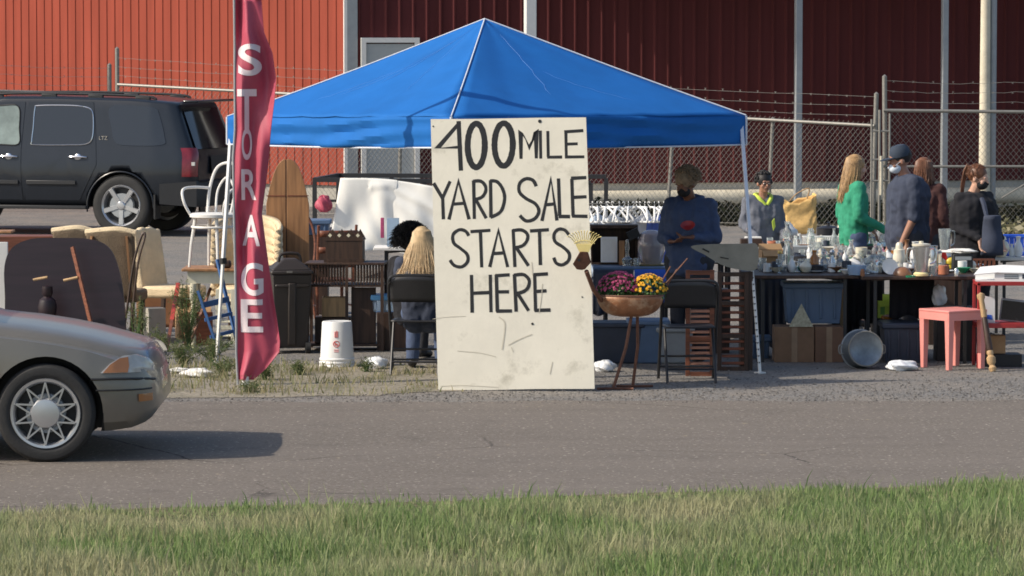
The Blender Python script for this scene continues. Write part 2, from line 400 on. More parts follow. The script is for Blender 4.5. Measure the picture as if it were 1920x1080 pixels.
# ---- grass blades (one uncountable mass)
def blades(name, m, pos, hmin, hmax, wd, label, seed=3, lean=.35, z0=0):
    g = np.random.default_rng(seed); N = len(pos); h = g.uniform(hmin, hmax, N) * pos[:, 2]; az = g.uniform(0, 2 * np.pi, N); ln = g.uniform(.05, lean, N) * h * 1.6
    la = g.uniform(0, 2 * np.pi, N); wv = wd * g.uniform(.6, 1.4, N)
    V = np.zeros((N, 5, 3)); dx, dy = np.cos(az) * wv, np.sin(az) * wv; lx, ly = np.cos(la) * ln, np.sin(la) * ln
    V[:, 0] = np.c_[pos[:, 0] - dx, pos[:, 1] - dy, np.full(N, z0)]; V[:, 1] = np.c_[pos[:, 0] + dx, pos[:, 1] + dy, np.full(N, z0)]
    V[:, 2] = np.c_[pos[:, 0] + dx * .8 + lx * .35, pos[:, 1] + dy * .8 + ly * .35, h * .6]; V[:, 3] = np.c_[pos[:, 0] - dx * .8 + lx * .35, pos[:, 1] - dy * .8 + ly * .35, h * .6]
    V[:, 4] = np.c_[pos[:, 0] + lx, pos[:, 1] + ly, h]
    me = bpy.data.meshes.new(name); me.vertices.add(N * 5); me.vertices.foreach_set('co', V.reshape(-1))
    b = np.arange(N) * 5; loops = np.c_[b, b + 1, b + 2, b + 3, b + 3, b + 2, b + 4].reshape(-1)
    me.loops.add(N * 7); me.loops.foreach_set('vertex_index', loops.astype(np.int32)); me.polygons.add(N * 2)
    st = np.c_[np.arange(N) * 7, np.arange(N) * 7 + 4].reshape(-1); me.polygons.foreach_set('loop_start', st.astype(np.int32))
    me.update(calc_edges=True); me.validate(); me.materials.append(m)
    o = bpy.data.objects.new(name, me); C.objects.link(o); o['kind'] = 'stuff'; tag(o, label, 'grass'); return o
g = np.random.default_rng(1)
N = 190000
xx = g.uniform(-4.3, 4.3, N); yy = g.uniform(18.6, 26.2, N); edge = np.array([24.05 + .27 * x + .06 * math.sin(x * 2.3) for x in xx])
edge = edge + .12 * np.sin(xx * 5.1 + 2) * np.sin(xx * 1.9) - .12; d = edge - yy + g.normal(0, .13, N); cl = np.sin(xx * 3.1 + 1.3 * np.sin(yy * 2)) * np.cos(yy * 2.7 + xx) * .5 + .5
keep = (d > 0) & (g.uniform(0, 1, N) < .55 + .45 * cl)
hs = np.clip(.45 + d * .35, .4, 1) * (.65 + .5 * cl); hs[g.uniform(0, 1, N) < .02] *= 2.0; cl2 = np.exp(-(((xx[:, None] - np.array([-1.1, -.25, .55, 1.9, 2.6, -2.4])) / .35) ** 2 + ((yy[:, None] - np.array([22.3, 22.9, 21.6, 24.6, 22.6, 21.9])) / .5) ** 2)).sum(1); hs *= 1 + .9 * cl2 * g.uniform(0, 1, N)
pos = np.c_[xx, yy, hs][keep]
blades('lawn_grass', blade_mat('grassblade', [(.15, .24, .075), (.22, .31, .11), (.30, .36, .16), (.19, .28, .11), (.44, .41, .24)], (.46, .42, .26), .6), pos, .045, .135, .0038, 'rough green lawn grass with straw patches along the near side of the road')
# verge dry grass
N = 15000; a = g.uniform(0, 2 * np.pi, N); r = np.sqrt(g.uniform(0, 1, N))
xx = -2.35 + 2.85 * r * np.cos(a); yy = 32.5 + 1.65 * r * np.sin(a); dens = (np.sin(xx * 4 + yy) * np.cos(yy * 5 - xx * 2)) * .5 + .5
keep = (g.uniform(0, 1, N) < .05 + .75 * dens ** 2.5) & (yy > 30.9)
left = np.clip(1.15 - (xx + 4.2) * .22, .35, 1.2)
blades('verge_grass', blade_mat('dryblade', [(.34, .29, .17), (.44, .38, .23), (.18, .21, .09), (.25, .26, .12), (.40, .34, .21)]), np.c_[xx, yy, left][keep], .04, .17, .004, 'sparse dry grass and weeds round the foot of the flag', seed=5, lean=.6)
# loose stones of the lot
def stones(name, label, N, reg, smin, smax, seed):
    g = random.Random(seed); vs = []; fs = []
    for i in range(N):
        x, y = reg(g); s = g.uniform(smin, smax); o = len(vs)
        for k in range(5): a = k * 1.257 + g.uniform(-.3, .3); vs.append((x + s * math.cos(a), y + s * math.sin(a), 0.002))
        vs.append((x + g.uniform(-.3, .3) * s, y + g.uniform(-.3, .3) * s, s * g.uniform(.5, 1.0)))
        fs += [(o + k, o + (k + 1) % 5, o + 5) for k in range(5)]
    mb = MB(); mb.v = vs; mb.f = fs; mb.mi = [0] * len(fs); m = blade_mat(name + '_rock', [(.10, .095, .09), (.22, .20, .18), (.33, .31, .28), (.16, .15, .14)])
    o = mb.build(name, m, smooth=0); o['kind'] = 'stuff'; tag(o, label, 'gravel'); return o
stones('gravel_stones', 'loose grey gravel between the road and the sale tables', 9000, lambda g: (g.uniform(-5, 5), 30.3 + abs(g.gauss(0, 1.7))), .004, .013, 2)

# ================================================================ BUILDING
AL = R(PHI - 3.2)
corner = P(650, 60, 65.0); corner.z = 0
rd = Vector((math.cos(AL), math.sin(AL), 0)); rn = Vector((math.sin(AL), -math.cos(AL), 0))   # right wall: direction, outward normal
ld = Vector((-math.cos(R(30)), math.sin(R(30)), 0))
bld = thing('metal_building', 'big red metal clad building with white corner trim and porch posts behind the fence', 'building', corner, AL)
# local frame: +x along the right wall, -y outward from it, left wall runs along +y at x=0
ZB, ZT, LR, LL = .36, 5.6, 30.0, 16.0
def wall_strip(L, T, m, name, prof_dir):
    sp = .226 if prof_dir == 'r' else .163; hr_ = .026 if prof_dir == 'r' else .012; vs = []; pts = []; n = int(L / sp)
    for i in range(n):
        u = i * sp; pts += [(u, 0), (u + sp - (.066 if prof_dir == 'r' else .045), 0), (u + sp - (.036 if prof_dir == 'r' else .038), -hr_), (u + sp - .012, -hr_), (u + sp - .004, 0)]
    mb = MB()
    if prof_dir == 'r': q = [(x, y) for x, y in pts]
    else: q = pts
    vs = [(x, y, ZB) for x, y in q] + [(x, y, T) for x, y in q]; n = len(q)
    mb.add(vs, [(i, i + 1, i + 1 + n, i + n) for i in range(n - 1)]); o = mb.build(name, m, bld, smooth=0)
    if prof_dir == 'l':
        q = Matrix.Rotation(-AL, 3, 'Z') @ (ld * L); o.location = q; o.rotation_euler = (0, 0, R(-30) - AL)
    return o
wall_strip(LR, ZT, 'redshaded', 'side_wall', 'r'); wall_strip(LL, ZT, 'redwall', 'end_wall', 'l')
fe = Matrix.Rotation(-AL, 3, 'Z') @ (ld * LL); mb = MB(); mb.prism([(0, .02), (LR, .02), (LR, 25), (fe.x, 25), (fe.x, fe.y)], ZT, ZT + .12, 'xy'); mb.build('roof', 'greymetal', bld, smooth=0)
mb = MB(); mb.prism([(.03, .03), (LR, .03), (LR, 25), (fe.x + .1, 25), (fe.x + .1, fe.y + .1)], 0, ZB - .004, 'xy'); mb.build('foundation', 'curb', bld, smooth=0)
mb = MB(); mb.b2(-.05, .0, -.05, .13, ZB, ZT); mb.build('corner_trim', 'whitepaint', bld)
mb = MB(); mb.b2(.0, .17, -.05, -.03, ZB, ZT); mb.build('corner_flashing', 'greymetal', bld)
def u_at(px):     # distance along the right wall seen at picture column px
    k = (px - 960) / F * (math.cos(PITCH) ); k2 = (px - 960) / F
    return (k2 * corner.y - corner.x) / (rd.x - k2 * rd.y)
u0, u1 = u_at(676), u_at(785)
door = MB().b2(u0 + .09, u1 - .09, -.06, -.035, ZB + .02, 2.66).build('door', 'doorgrey', bld)
mb = MB(); mb.b2(u0, u0 + .08, -.10, -.03, ZB, 2.76); mb.b2(u1 - .08, u1, -.10, -.03, ZB, 2.76); mb.b2(u0 + .08, u1 - .08, -.10, -.03, 2.68, 2.76); mb.build('frame', 'whitepaint', door)
mb = MB(); mb.cyl((u1 - .2, -.06, 1.35), (u1 - .2, -.13, 1.35), .03); mb.build('handle', 'greymetal', door)
# porch roof and posts (the roof is above the picture and shades the wall to the right)
uA = u_at(1100); Yd = corner.y + rd.y * uA; zA = HC + 66 / (F / Yd)
uP = uA - (4.6 - zA) / math.tan(R(EL)) * 1.0
mb = MB(); mb.b2(uP, LR, -2.6, -.03, 4.6, 4.75); mb.build('porch_roof', 'greymetal', bld, smooth=0)
def wall_pt(px, off):     # local x where a post at outward offset off is seen at column px
    o = corner + rn * off; k = (px - 960) / F
    return (k * o.y - o.x) / (rd.x - k * rd.y)
for px, wdt in ((994, .17), (1496, .11), (1770, .10)):
    x = wall_pt(px, 2.4); mb = MB(); mb.b2(x - wdt / 2, x + wdt / 2, -2.4 - wdt / 2, -2.4 + wdt / 2, 0, 4.6); mb.build('porch_post', 'greymetal' if px > 1000 else 'whitepaint', bld, bevel=.01)
# loading kerb in front of the wall
mb = MB(); mb.b2(3.6, LR, -1.5, -.05, 0, .22)
mb.cyl((3.6, -1.5, .17), (LR, -1.5, .17), .13); o = mb.build('concrete_ledge', 'concrete', bld)
# utility pole
p = G(1848, 400); tp = thing('utility_pole', 'tall pale tapering pole with its shaded side built in grey behind the woman in black', 'pole', (p.x, 58, 0))
X = P(1846, 300, 58).x; tp.location.x = X
mb = MB(); mb.lathe([(0, 0), (.088, 0), (.05, 7), (0, 7)], n=14); mb.build('shaft', 'concrete', tp)
mb = MB(); mb.cyl((.12, .05, 0), (.12, .05, 7), .05); mb.build('shaded_side', 'greymetal', tp)  # grey cylinder stands for the unlit right side of the pole
# weeds between fence and building : dark band
def foliage_strip(name, label, p0, p1, hgt, n, m, seed):
    g = random.Random(seed); mb = MB()
    for i in range(n):
        t = g.random(); c = Vector(p0).lerp(Vector(p1), t) + Vector((g.gauss(0, .1), g.gauss(0, .6), 0)); h = hgt * g.uniform(.3, 1) ; z = h * g.random(); s = g.uniform(.03, .09)
        a = g.uniform(0, 6.28); b = g.uniform(-1, 1)
        d1 = Vector((math.cos(a), math.sin(a), b * .6)) * s; d2 = Vector((-math.sin(a) * .4, math.cos(a) * .4, 1 - abs(b) * .5)) * s * .5
        q = c + Vector((0, 0, z)); mb.v += [tuple(q - d1), tuple(q + d2), tuple(q + d1), tuple(q - d2)]; o = len(mb.v) - 4; mb.f.append((o, o + 1, o + 2, o + 3)); mb.mi.append(0)
    o = mb.build(name, m, smooth=0); o['kind'] = 'stuff'; tag(o, label, 'weeds'); return o
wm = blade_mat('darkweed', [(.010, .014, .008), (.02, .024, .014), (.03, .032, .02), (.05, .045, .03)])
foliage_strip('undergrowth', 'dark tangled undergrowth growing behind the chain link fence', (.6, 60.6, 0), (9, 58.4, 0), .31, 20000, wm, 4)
foliage_strip('dry_weeds', 'pale dry weeds at the foot of the fence on the right', (5.2, 55.9, 0), (8.6, 55.9, 0), .25, 1500, blade_mat('paleweed', [(.3, .27, .17), (.2, .2, .1), (.4, .36, .25)]), 6)

# ================================================================ CHAIN LINK FENCES
def fence(name, label, pts, posts, barb=True, tall=None, gate=False, tall_h=.5):
    # pts: two (px, Y, ztop) ends; posts: list of (px, extra height, lean px)
    (pa, Ya, za), (pb, Yb, zb) = pts
    A = P(pa, 300, Ya); B = P(pb, 300, Yb); A.z = B.z = 0; d = B - A; L = d.length; dn = d.normalized()
    ang = math.atan2(d.y, d.x); root = thing(name, label, 'fence', A, ang)
    top = lambda u: za + (zb - za) * u / L
    mb = MB(); st = .080; r = .0027
    for sgn in (1, -1):
        k = -3.0
        while k < L + 3:
            # diagonal line x = k + sgn*z*0.9 between z=.02 and top
            z0, z1 = .02, min(top(max(0, min(L, k))), 3)
            x0, x1 = k + sgn * z0 * .85, k + sgn * z1 * .85
            def clip(x0, z0, x1, z1):
                if x0 > x1: x0, z0, x1, z1 = x1, z1, x0, z0
                if x1 < 0 or x0 > L: return None
                if x0 < 0: z0 += (z1 - z0) * (0 - x0) / (x1 - x0); x0 = 0
                if x1 > L: z1 -= (z1 - z0) * (x1 - L) / (x1 - x0); x1 = L
                return x0, z0, x1, z1
            c = clip(x0, z0, x1, z1)
            if c and abs(c[3] - c[1]) > .02:
                x0, z0, x1, z1 = c; y = sgn * .003
                mb.add([(x0 - r, y, z0), (x0 + r, y, z0), (x1 + r, y, z1), (x1 - r, y, z1), (x0, y + sgn * .005, z0), (x1, y + sgn * .005, z1)], [(0, 1, 2, 3), (0, 4, 5, 3), (1, 4, 5, 2)])
            k += st
    mb.build('mesh_panel', 'wire', root, smooth=0)
    mb = MB(); mb.tube([(u, -.01, top(u)) for u in [L * i / 20 for i in range(21)]], .024); mb.build('top_rail', 'galv', root)
    if not gate: 
        mb = MB(); mb.tube([(0, .0, .05), (L, 0, .05)], .004, 5); mb.build('tension_wire', 'wire', root)
    else:
        mb = MB(); mb.tube([(0, -.03, .95), (L, -.03, .95)], .018); mb.build('mid_rail', 'galv', root)
    for px, ex, ln in posts:
        k = (px - 960) / F; u = (k * A.y - A.x) / (dn.x - k * dn.y); h = top(u) + ex; e = ln / 125
        mb = MB(); mb.cyl((u + e, .03, 0), (u, .03, h), .028 if ex < .2 else .034); mb.lathe([(.034, 0), (.034, .02), (0, .05)], (u, .03, h)); mb.build('post', 'galv', root)
    if barb:
        mb = MB(); g = random.Random(int(pa))
        for q in (.14, .28, .42):
            ps = [(L * i / 24, .0, top(L * i / 24) + q - .03 * math.sin(math.pi * (i % 12) / 12) + g.uniform(-.008, .008)) for i in range(25)]
            mb.tube(ps, .0024, 4)
            for i in range(int(L / .28)): x = .14 + .28 * i; z = top(x) + q - .012; mb.bar((x - .012, 0, z - .014), (x + .012, 0, z + .014), .004); mb.bar((x + .012, 0, z - .014), (x - .012, 0, z + .014), .004)
        mb.build('barbed_wire', 'wire', root, smooth=0)
    return root
fence('chain_link_fence', 'chain link fence run behind the front of the black four wheel drive', [(-260, 63, 1.98), (210, 64, 1.86)], [(-250, .0, 0), (207, .45, 0)])
fence('chain_link_fence', 'long chain link fence behind the blue canopy and clothes rail', [(222, 63.5, 2.02), (1640, 57.6, 1.50)], [(219, .55, 0), (750, .0, -4), (905, 0, 0), (1070, 0, 0), (1262, 0, -14), (1447, 0, -9), (1641, .44, -6)])
fence('chain_link_gate', 'chain link gate section with mid rail behind the man in the cap', [(1656, 56.5, 1.74), (2150, 56.5, 1.70)], [(1658, .46, 3), (2140, .3, 0)], gate=True)
gt = [o for o in C.objects if o.name == 'chain_link_gate'][0]
for px, z0, z1, r_ in ((1634, .0, 1.62, .016), (1649, .1, 1.75, .020), (1668, .0, 1.70, .016), (1652, .55, 1.1, .030)):
    x = P(px, 300, 56.4).x - gt.location.x; mb = MB(); mb.cyl((x, -.10, z0), (x, -.10, z1), r_); mb.build('gate_bar', 'concrete' if r_ > .02 else 'galv', gt)
for z in (1.45, 1.05, .75): mb = MB(); mb.cyl((P(1632, 300, 56.4).x - gt.location.x, -.10, z), (P(1668, 300, 56.4).x - gt.location.x, -.10, z), .014); mb.build('hinge', 'galv', gt)
a = P(1880, 372, 56.3) - gt.location; b = P(1925, 345, 56.3) - gt.location; mb = MB(); mb.tube([(a.x, -.08, a.z), (b.x, -.08, b.z)], .010); mb.build('brace_rod', 'galv', gt)
# ================================================================ CANOPY
TH = R(38.5); tn = P(846, 250, 31.9); tn.z = 0
ca = Vector((math.cos(TH), math.sin(TH))); cb = Vector((-math.sin(TH), math.cos(TH)))
tent = thing('canopy_tent', 'bright blue pop up canopy with white edge trim and thin metal legs', 'canopy', tn, TH)
W = 3.15; eave = [(0, 0, 2.15), (W, 0, 2.12), (W, W, 2.10), (0, W, 2.10)]; apex = Vector((W / 2, W / 2, 2.935))
low = [1.905, 1.875, 1.86, 1.865]
def roofpt(k, s, t):     # side k, s along the eave, t up to the apex
    a = Vector(eave[k]); b = Vector(eave[(k + 1) % 4]); e = a.lerp(b, s); p = e.lerp(apex, t)
    p.z -= .05 * math.sin(math.pi * min(1, t * 1.0)) * (1 - t * .5) * (.35 + .65 * math.sin(math.pi * s)) 
    p.z += .008 * math.sin(s * 19 + k * 2) * (1 - t) * t * 3 + .006 * math.sin(s * 41 + t * 6) * (1 - t) ** 2 * math.sin(math.pi * s) + .010 * math.exp(-((s - .12 - .1 * t) * 30) ** 2) * (1 - t) + .010 * math.exp(-((s - .88 + .1 * t) * 30) ** 2) * (1 - t)
    return p
mb = MB()
for k in range(4): mb.surf(lambda i, j, k=k: roofpt(k, j, i ** 1.2), 14, 20)
roof = mb.build('roof_cover', 'bluefab', tent, solid=.004)
mb = MB()
for k in range(4):
    def val(i, j, k=k):
        a = Vector(eave[k]); b = Vector(eave[(k + 1) % 4]); p = a.lerp(b, i); zl = low[k] + (low[(k + 1) % 4] - low[k]) * i
        zt = p.z - .0; z = zt + (zl - zt) * j
        nn = (b - a).normalized().cross(Vector((0, 0, 1))); wv = .022 * math.sin(i * 9 + k * 1.7 + j * 4) * math.sin(math.pi * i) * j + .012 * math.sin(i * 23 + j * 9) * j * math.sin(math.pi * i) + .013 * math.sin(j * 12 + 2.2 * math.sin(i * 5 + k)) * math.sin(math.pi * i) ** .5
        if k == 1 or k == 0: pass
        return (p.x + nn.x * wv, p.y + nn.y * wv, z - .012 * math.sin(math.pi * i) * j)
    mb.surf(val, 40, 8)
mb.build('valance', 'bluefab', tent, solid=.004)
mb = MB()
for k in range(4):
    mb.tube([roofpt(k, 0, t / 14) + Vector((0, 0, .005)) for t in range(15)], .0065, 6)
    a = Vector(eave[k]); b = Vector(eave[(k + 1) % 4])
    mb.tube([(a.x + (b.x - a.x) * i / 20, a.y + (b.y - a.y) * i / 20, low[k] + (low[(k + 1) % 4] - low[k]) * i / 20 - .012 * math.sin(math.pi * i / 20)) for i in range(21)], .0075, 6)
    mb.tube([a, (a.x, a.y, low[k])], .011, 6)
mb.build('edge_trim', 'whitefab', tent)
mb = MB()
for k, a, b in ((3, (.55, .92), (.30, .25)), (3, (.50, .80), (.42, .38)), (3, (.62, .85), (.66, .30)), (0, (.45, .85), (.40, .25)), (0, (.5, .5), (.72, .18)), (3, (.35, .5), (.22, .2))):
    pts = [roofpt(k, a[0] + (b[0] - a[0]) * t / 12 + .006 * math.sin(t * 2.1), a[1] + (b[1] - a[1]) * t / 12) + Vector((0, 0, .0035)) for t in range(13)]
    mb = MB(); mb.tube(pts, [.0003] + [.0013] * 11 + [.0003], 5); mb.build('fabric_crease', mat('crease', (.10, .26, .62), .6, var=0) if 'crease' not in bpy.data.materials else bpy.data.materials['crease'], tent)
# legs : feet set where the photograph shows them
def loc2(p): d = p - tn; return Vector((d.x * ca.x + d.y * ca.y, d.x * cb.x + d.y * cb.y, d.z))
feet = [Vector((.02, .02, 0)), loc2(G(1425, 700)), Vector((W - .05, W - .05, 0)), loc2(P(406, 672, 34.2))]; feet[3].z = 0
for k in range(4):
    e = Vector(eave[k]); top = Vector((e.x + (.03 if e.x < 1 else -.03), e.y + (.03 if e.y < 1 else -.03), low[k] + .2)); f = feet[k]; mid = f.lerp(top, .42)
    mb = MB(); mb.bar(mid, top, .030); leg = mb.build('leg', 'aluminium', tent, bevel=.003)
    mb = MB(); mb.bar(f, mid, .022); mb.box((f.x, f.y, .006), (.07, .07, .012)); mb.build('inner_tube', 'whitepaint', leg)
    if k == 1:
        mb = MB()
        for i in range(14): q = f.lerp(mid, .1 + .85 * i / 14); mb.box(q, (.024, .024, .014))
        mb.build('adjustment_holes', 'blackmetal', leg)
    mb = MB(); mb.box(mid, (.045, .045, .05)); mb.build('collar', 'black', leg)
    mb = MB(); mb.box(top + Vector((0, 0, -.16)), (.055, .055, .07)); mb.build('slider', 'black', leg)
mb = MB()
for k in range(4):
    a = Vector(eave[k]); b = Vector(eave[(k + 1) % 4]); n = 4
    ins = lambda v: Vector((v.x + (.05 if v.x < 1 else -.05) if min(v.x, W - v.x) < .02 else v.x, v.y + (.05 if v.y < 1 else -.05) if min(v.y, W - v.y) < .02 else v.y, 0))
    for i in range(n):
        p = ins(a.lerp(b, i / n)); q = ins(a.lerp(b, (i + 1) / n)); 
        mb.bar((p.x, p.y, 2.03 if i % 2 == 0 else 1.96), (q.x, q.y, 1.96 if i % 2 == 0 else 2.03), .014, .022); mb.bar((p.x, p.y, 1.96 if i % 2 == 0 else 2.03), (q.x, q.y, 2.03 if i % 2 == 0 else 1.96), .014, .022)
    mb.bar((a.x + (.06 if a.x < 1 else -.06), a.y + (.06 if a.y < 1 else -.06), 1.97), (apex.x, apex.y, 2.62), .016)
mb.cyl((apex.x, apex.y, 2.5), (apex.x, apex.y, 2.88), .02); mb.build('truss', 'greymetal', tent)

# ================================================================ PLYWOOD SIGN
s0 = G(822, 731.5); s1 = P(1115, 727, s0.y - .12); s1.z = 0; d = s1 - s0; SW = d.length; SH = 2.15
sign = thing('plywood_sign', 'tall cream plywood board hand lettered 400 mile yard sale starts here', 'sign', s0, math.atan2(d.y, d.x))
lean = Matrix.Rotation(R(-6.5), 4, 'X')
roll = Matrix.Rotation(R(-2.35), 4, 'Y')
SM = lean @ roll
mb = MB(); mb.M = SM; rg = random.Random(4)
ed = [(0, 0), (SW * .3, -.012), (SW * .62, -.016), (SW, -.030), (SW + .002, SH * .5), (SW - .002, SH - .034), (SW * .7, SH - .022), (SW * .3, SH - .012), (.002, SH), (-.002, SH * .5)]
mb.prism(ed, -.009, .009); mb.build('board', 'plywhite', sign)
def sp(X, Y):            # crop pixel -> sign plane
    px = 780 + X / 1.928; py = 200 + Y / 1.928; t = (py - 217.5) / (731 - 217.5)
    xl = 806 + 16 * t; xr = 1097.5 + 17.5 * t
    u_ = (px - xl) / (xr - xl); return (u_ * SW, (1 - t) * (SH - .034 * u_) - .028 * u_ * t)
def ribbon(mb, pts, wd, y, smooth=False, closed=False):
    q = [Vector((*sp(*p), 0)) for p in pts]
    if smooth: q = crom(q, 6, closed)
    wd = wd / 1.928 / 238; N = len(q); L = []; Rr = []
    for i in range(N):
        if closed: t = q[(i + 1) % N] - q[i - 1]
        else: t = q[min(i + 1, N - 1)] - q[max(i - 1, 0)]
        t.normalize(); n = Vector((-t.y, t.x, 0)); ww = wd * (.5 + rg.uniform(-.03, .03))
        if 0 < i < N - 1 and not smooth:
            a = (q[i] - q[i - 1]).normalized(); b = (q[i + 1] - q[i]).normalized(); ww /= max(.5, math.cos(a.angle(b) / 2))
        L.append(q[i] + n * ww); Rr.append(q[i] - n * ww)
    vs = [(p.x, y, p.y) for p in L] + [(p.x, y, p.y) for p in Rr]
    mb.add(vs, [(i, (i + 1) % N, N + (i + 1) % N, N + i) for i in range(N if closed else N - 1)])
S_ = lambda *p: ('s', p)
L_ = lambda *p: ('l', p)
O_ = lambda cx, cy, rx, ry: ('o', [(cx + rx * math.cos(a * math.pi / 6), cy + ry * math.sin(a * math.pi / 6)) for a in range(12)])
lines = [
 (13, [L_((157, 46), (76, 140), (165, 137))]), (17, [L_((152, 42), (161, 224))]), (22, [O_(216, 132, 31, 80)]), (22, [O_(315, 130, 33, 78)]),
 (11, [L_((378, 183), (376, 82), (407, 142), (432, 80), (433, 182)), L_((447, 80), (449, 183)), L_((474, 82), (476, 177)), L_((472, 178), (526, 178)), L_((539, 84), (541, 178)), L_((533, 86), (602, 82)), L_((541, 131), (582, 130)), L_((536, 178), (606, 178))]),
 (12.5, [L_((62, 268), (96, 326)), L_((122, 262), (95, 322), (98, 401)), L_((118, 402), (152, 262), (191, 402)), L_((130, 346), (174, 343)), L_((207, 260), (210, 401)),
         S_((205, 263), (232, 263), (249, 280), (250, 302), (236, 322), (211, 330)), L_((216, 332), (253, 399)), L_((268, 260), (270, 396)),
         S_((266, 262), (292, 266), (312, 293), (319, 330), (305, 375), (268, 396)),
         S_((433, 284), (421, 262), (396, 256), (374, 272), (372, 303), (396, 328), (430, 348), (443, 376), (427, 403), (397, 410), (374, 390)),
         L_((454, 411), (486, 258), (508, 410)), L_((468, 352), (500, 349)), L_((513, 256), (518, 393)), L_((514, 395), (555, 396)), L_((561, 258), (566, 394)), L_((558, 256), (613, 254)), L_((564, 326), (614, 324)), L_((562, 394), (618, 396))]),
 (12, [S_((190, 462), (178, 445), (155, 440), (133, 458), (136, 488), (160, 508), (184, 530), (186, 556), (165, 575), (138, 570), (122, 550)), L_((196, 447), (268, 443)), L_((232, 447), (237, 578)),
       L_((266, 577), (297, 443), (331, 578)), L_((281, 528), (318, 526)), L_((350, 441), (357, 578)), S_((348, 445), (380, 443), (401, 458), (401, 480), (385, 500), (356, 508)), L_((363, 509), (406, 574)),
       L_((411, 447), (479, 443)), L_((445, 447), (449, 572)), S_((551, 462), (536, 445), (514, 442), (498, 460), (502, 487), (530, 507), (552, 530), (550, 556), (528, 572), (506, 565), (497, 545))]),
 (12.5, [L_((200, 605), (203, 743)), L_((268, 605), (271, 742)), L_((203, 672), (268, 670)), L_((290, 606), (294, 740)), L_((286, 609), (338, 606)), L_((292, 668), (336, 668)), L_((290, 738), (347, 738)),
         L_((355, 605), (362, 741)), S_((353, 608), (388, 606), (408, 626), (405, 652), (388, 668), (360, 675)), L_((368, 676), (407, 738)), L_((428, 605), (432, 739)), L_((424, 607), (476, 604)), L_((430, 668), (471, 666)), L_((428, 737), (486, 736))])]
mb = MB(); mb.M = SM; yy = -.0094
for wd, sts in lines:
    for kind, pts in sts: yy -= .00003; ribbon(mb, pts, wd, yy, kind != 'l', kind == 'o')
mb.build('lettering', 'signblack', sign, smooth=0)
mb = MB(); mb.M = SM; yy -= .0001
for pts, wd in (([(334, 863), (375, 842), (420, 824)], 5), ([(345, 870), (352, 888)], 5), ([(445, 748), (453, 690), (457, 640)], 4), ([(485, 970), (494, 925)], 4), ([(300, 760), (318, 775), (322, 800), (312, 880)], 7), ([(90, 1010), (180, 1008), (300, 1016)], 3), ([(60, 765), (110, 758), (180, 756)], 2.5), ([(150, 882), (230, 890), (290, 905)], 3), ([(418, 560), (421, 610)], 5)):
    mb = MB(); mb.M = SM; yy -= .00003; ribbon(mb, pts, wd * .7, yy, True); mb.build('scuff_mark', 'scuff', sign, smooth=0)
mb = MB(); mb.M = SM
for X, Y, r_ in ((445, 46, .014), (421, 786, .010), (60, 60, .006), (600, 690, .006)):
    mb = MB(); mb.M = SM; x, z = sp(X, Y); mb.cyl((x, -.0095, z), (x, -.0125, z), r_, n=9); mb.build('nail_hole', 'signblack', sign)

# ================================================================ FEATHER FLAG
FY = 31.95; SC = F / FY
flag = thing('feather_flag', 'limp maroon feather flag with white capital letters reading storage down its length', 'flag', P(448, 708, FY))
flag.location.z = 0
fx0 = flag.location.x; fy0 = flag.location.y
Ltab = [(-330, 436), (-200, 437), (0, 440), (90, 441), (150, 441), (240, 442), (280, 438), (400, 440), (500, 442), (600, 444), (660, 444), (700, 443), (712, 447)]
Rtab = [(-330, 444), (-200, 462), (-80, 485), (0, 490), (60, 495), (100, 511), (150, 518), (190, 515), (240, 509), (300, 504), (400, 491), (500, 504), (560, 512), (600, 519), (640, 525), (660, 524), (690, 500), (712, 476)]
def zpx(py): return P(480, py, FY).z
def fl(u, v, off=0):     # v: 0 top .. 1 bottom
    py = -330 + v * 1042; l = interp(py, Ltab); r = interp(py, Rtab); px = l + (r - l) * u
    amp = .034 * (1 if py > 0 else .5); y = amp * math.sin(u * 7.5 + py * .011 + .8) + .014 * math.sin(u * 13 - py * .017) + .02 * math.sin(py * .03 + u * 4)
    y *= min(1, u * 5 + .15)
    return Vector((P(px, py, FY).x - fx0, y + off + FY - fy0, zpx(py)))
mb = MB(); mb.surf(lambda i, j: fl(j, i), 320, 64); cloth = mb.build('banner', 'maroon', flag, solid=.003)
mb = MB()
for ch, px, py, h, ww in (('S', 468.5, 112, 60, 44), ('T', 463, 206, 78, 36), ('O', 463, 270, 60, 18), ('R', 467, 346, 58, 28), ('A', 471, 432, 58, 34), ('G', 473, 523, 62, 42), ('E', 472.5, 592, 62, 42)):
    vs, fs = text_mesh(ch, 1.0, 3); x0 = min(v.x for v in vs); x1 = max(v.x for v in vs); y0 = min(v.y for v in vs); y1 = max(v.y for v in vs)
    out = []
    for v in vs:
        X = px + ((v.x - x0) / (x1 - x0) - .5) * ww; Y = py - ((v.y - y0) / (y1 - y0) - .5) * h
        u = (X - interp(Y, Ltab)) / (interp(Y, Rtab) - interp(Y, Ltab)); out.append(fl(u, (Y + 330) / 1042, -.009))
    mb.add(out, fs)
mb.build('lettering', 'flagwhite', flag, smooth=0)
mb = MB(); pole = [fl(0, 1 - t / 20) + Vector((-.004, 0, 0)) for t in range(0, 21)]; pole = [Vector((pole[0].x, pole[0].y, 0))] + pole[1:]
mb.tube(pole, .010, 8); mb.build('pole', 'greymetal', flag)
mb = MB(); mb.cyl((.05, .0, 0), (.05, 0, .07), .03); mb.build('ground_socket', 'white', flag)

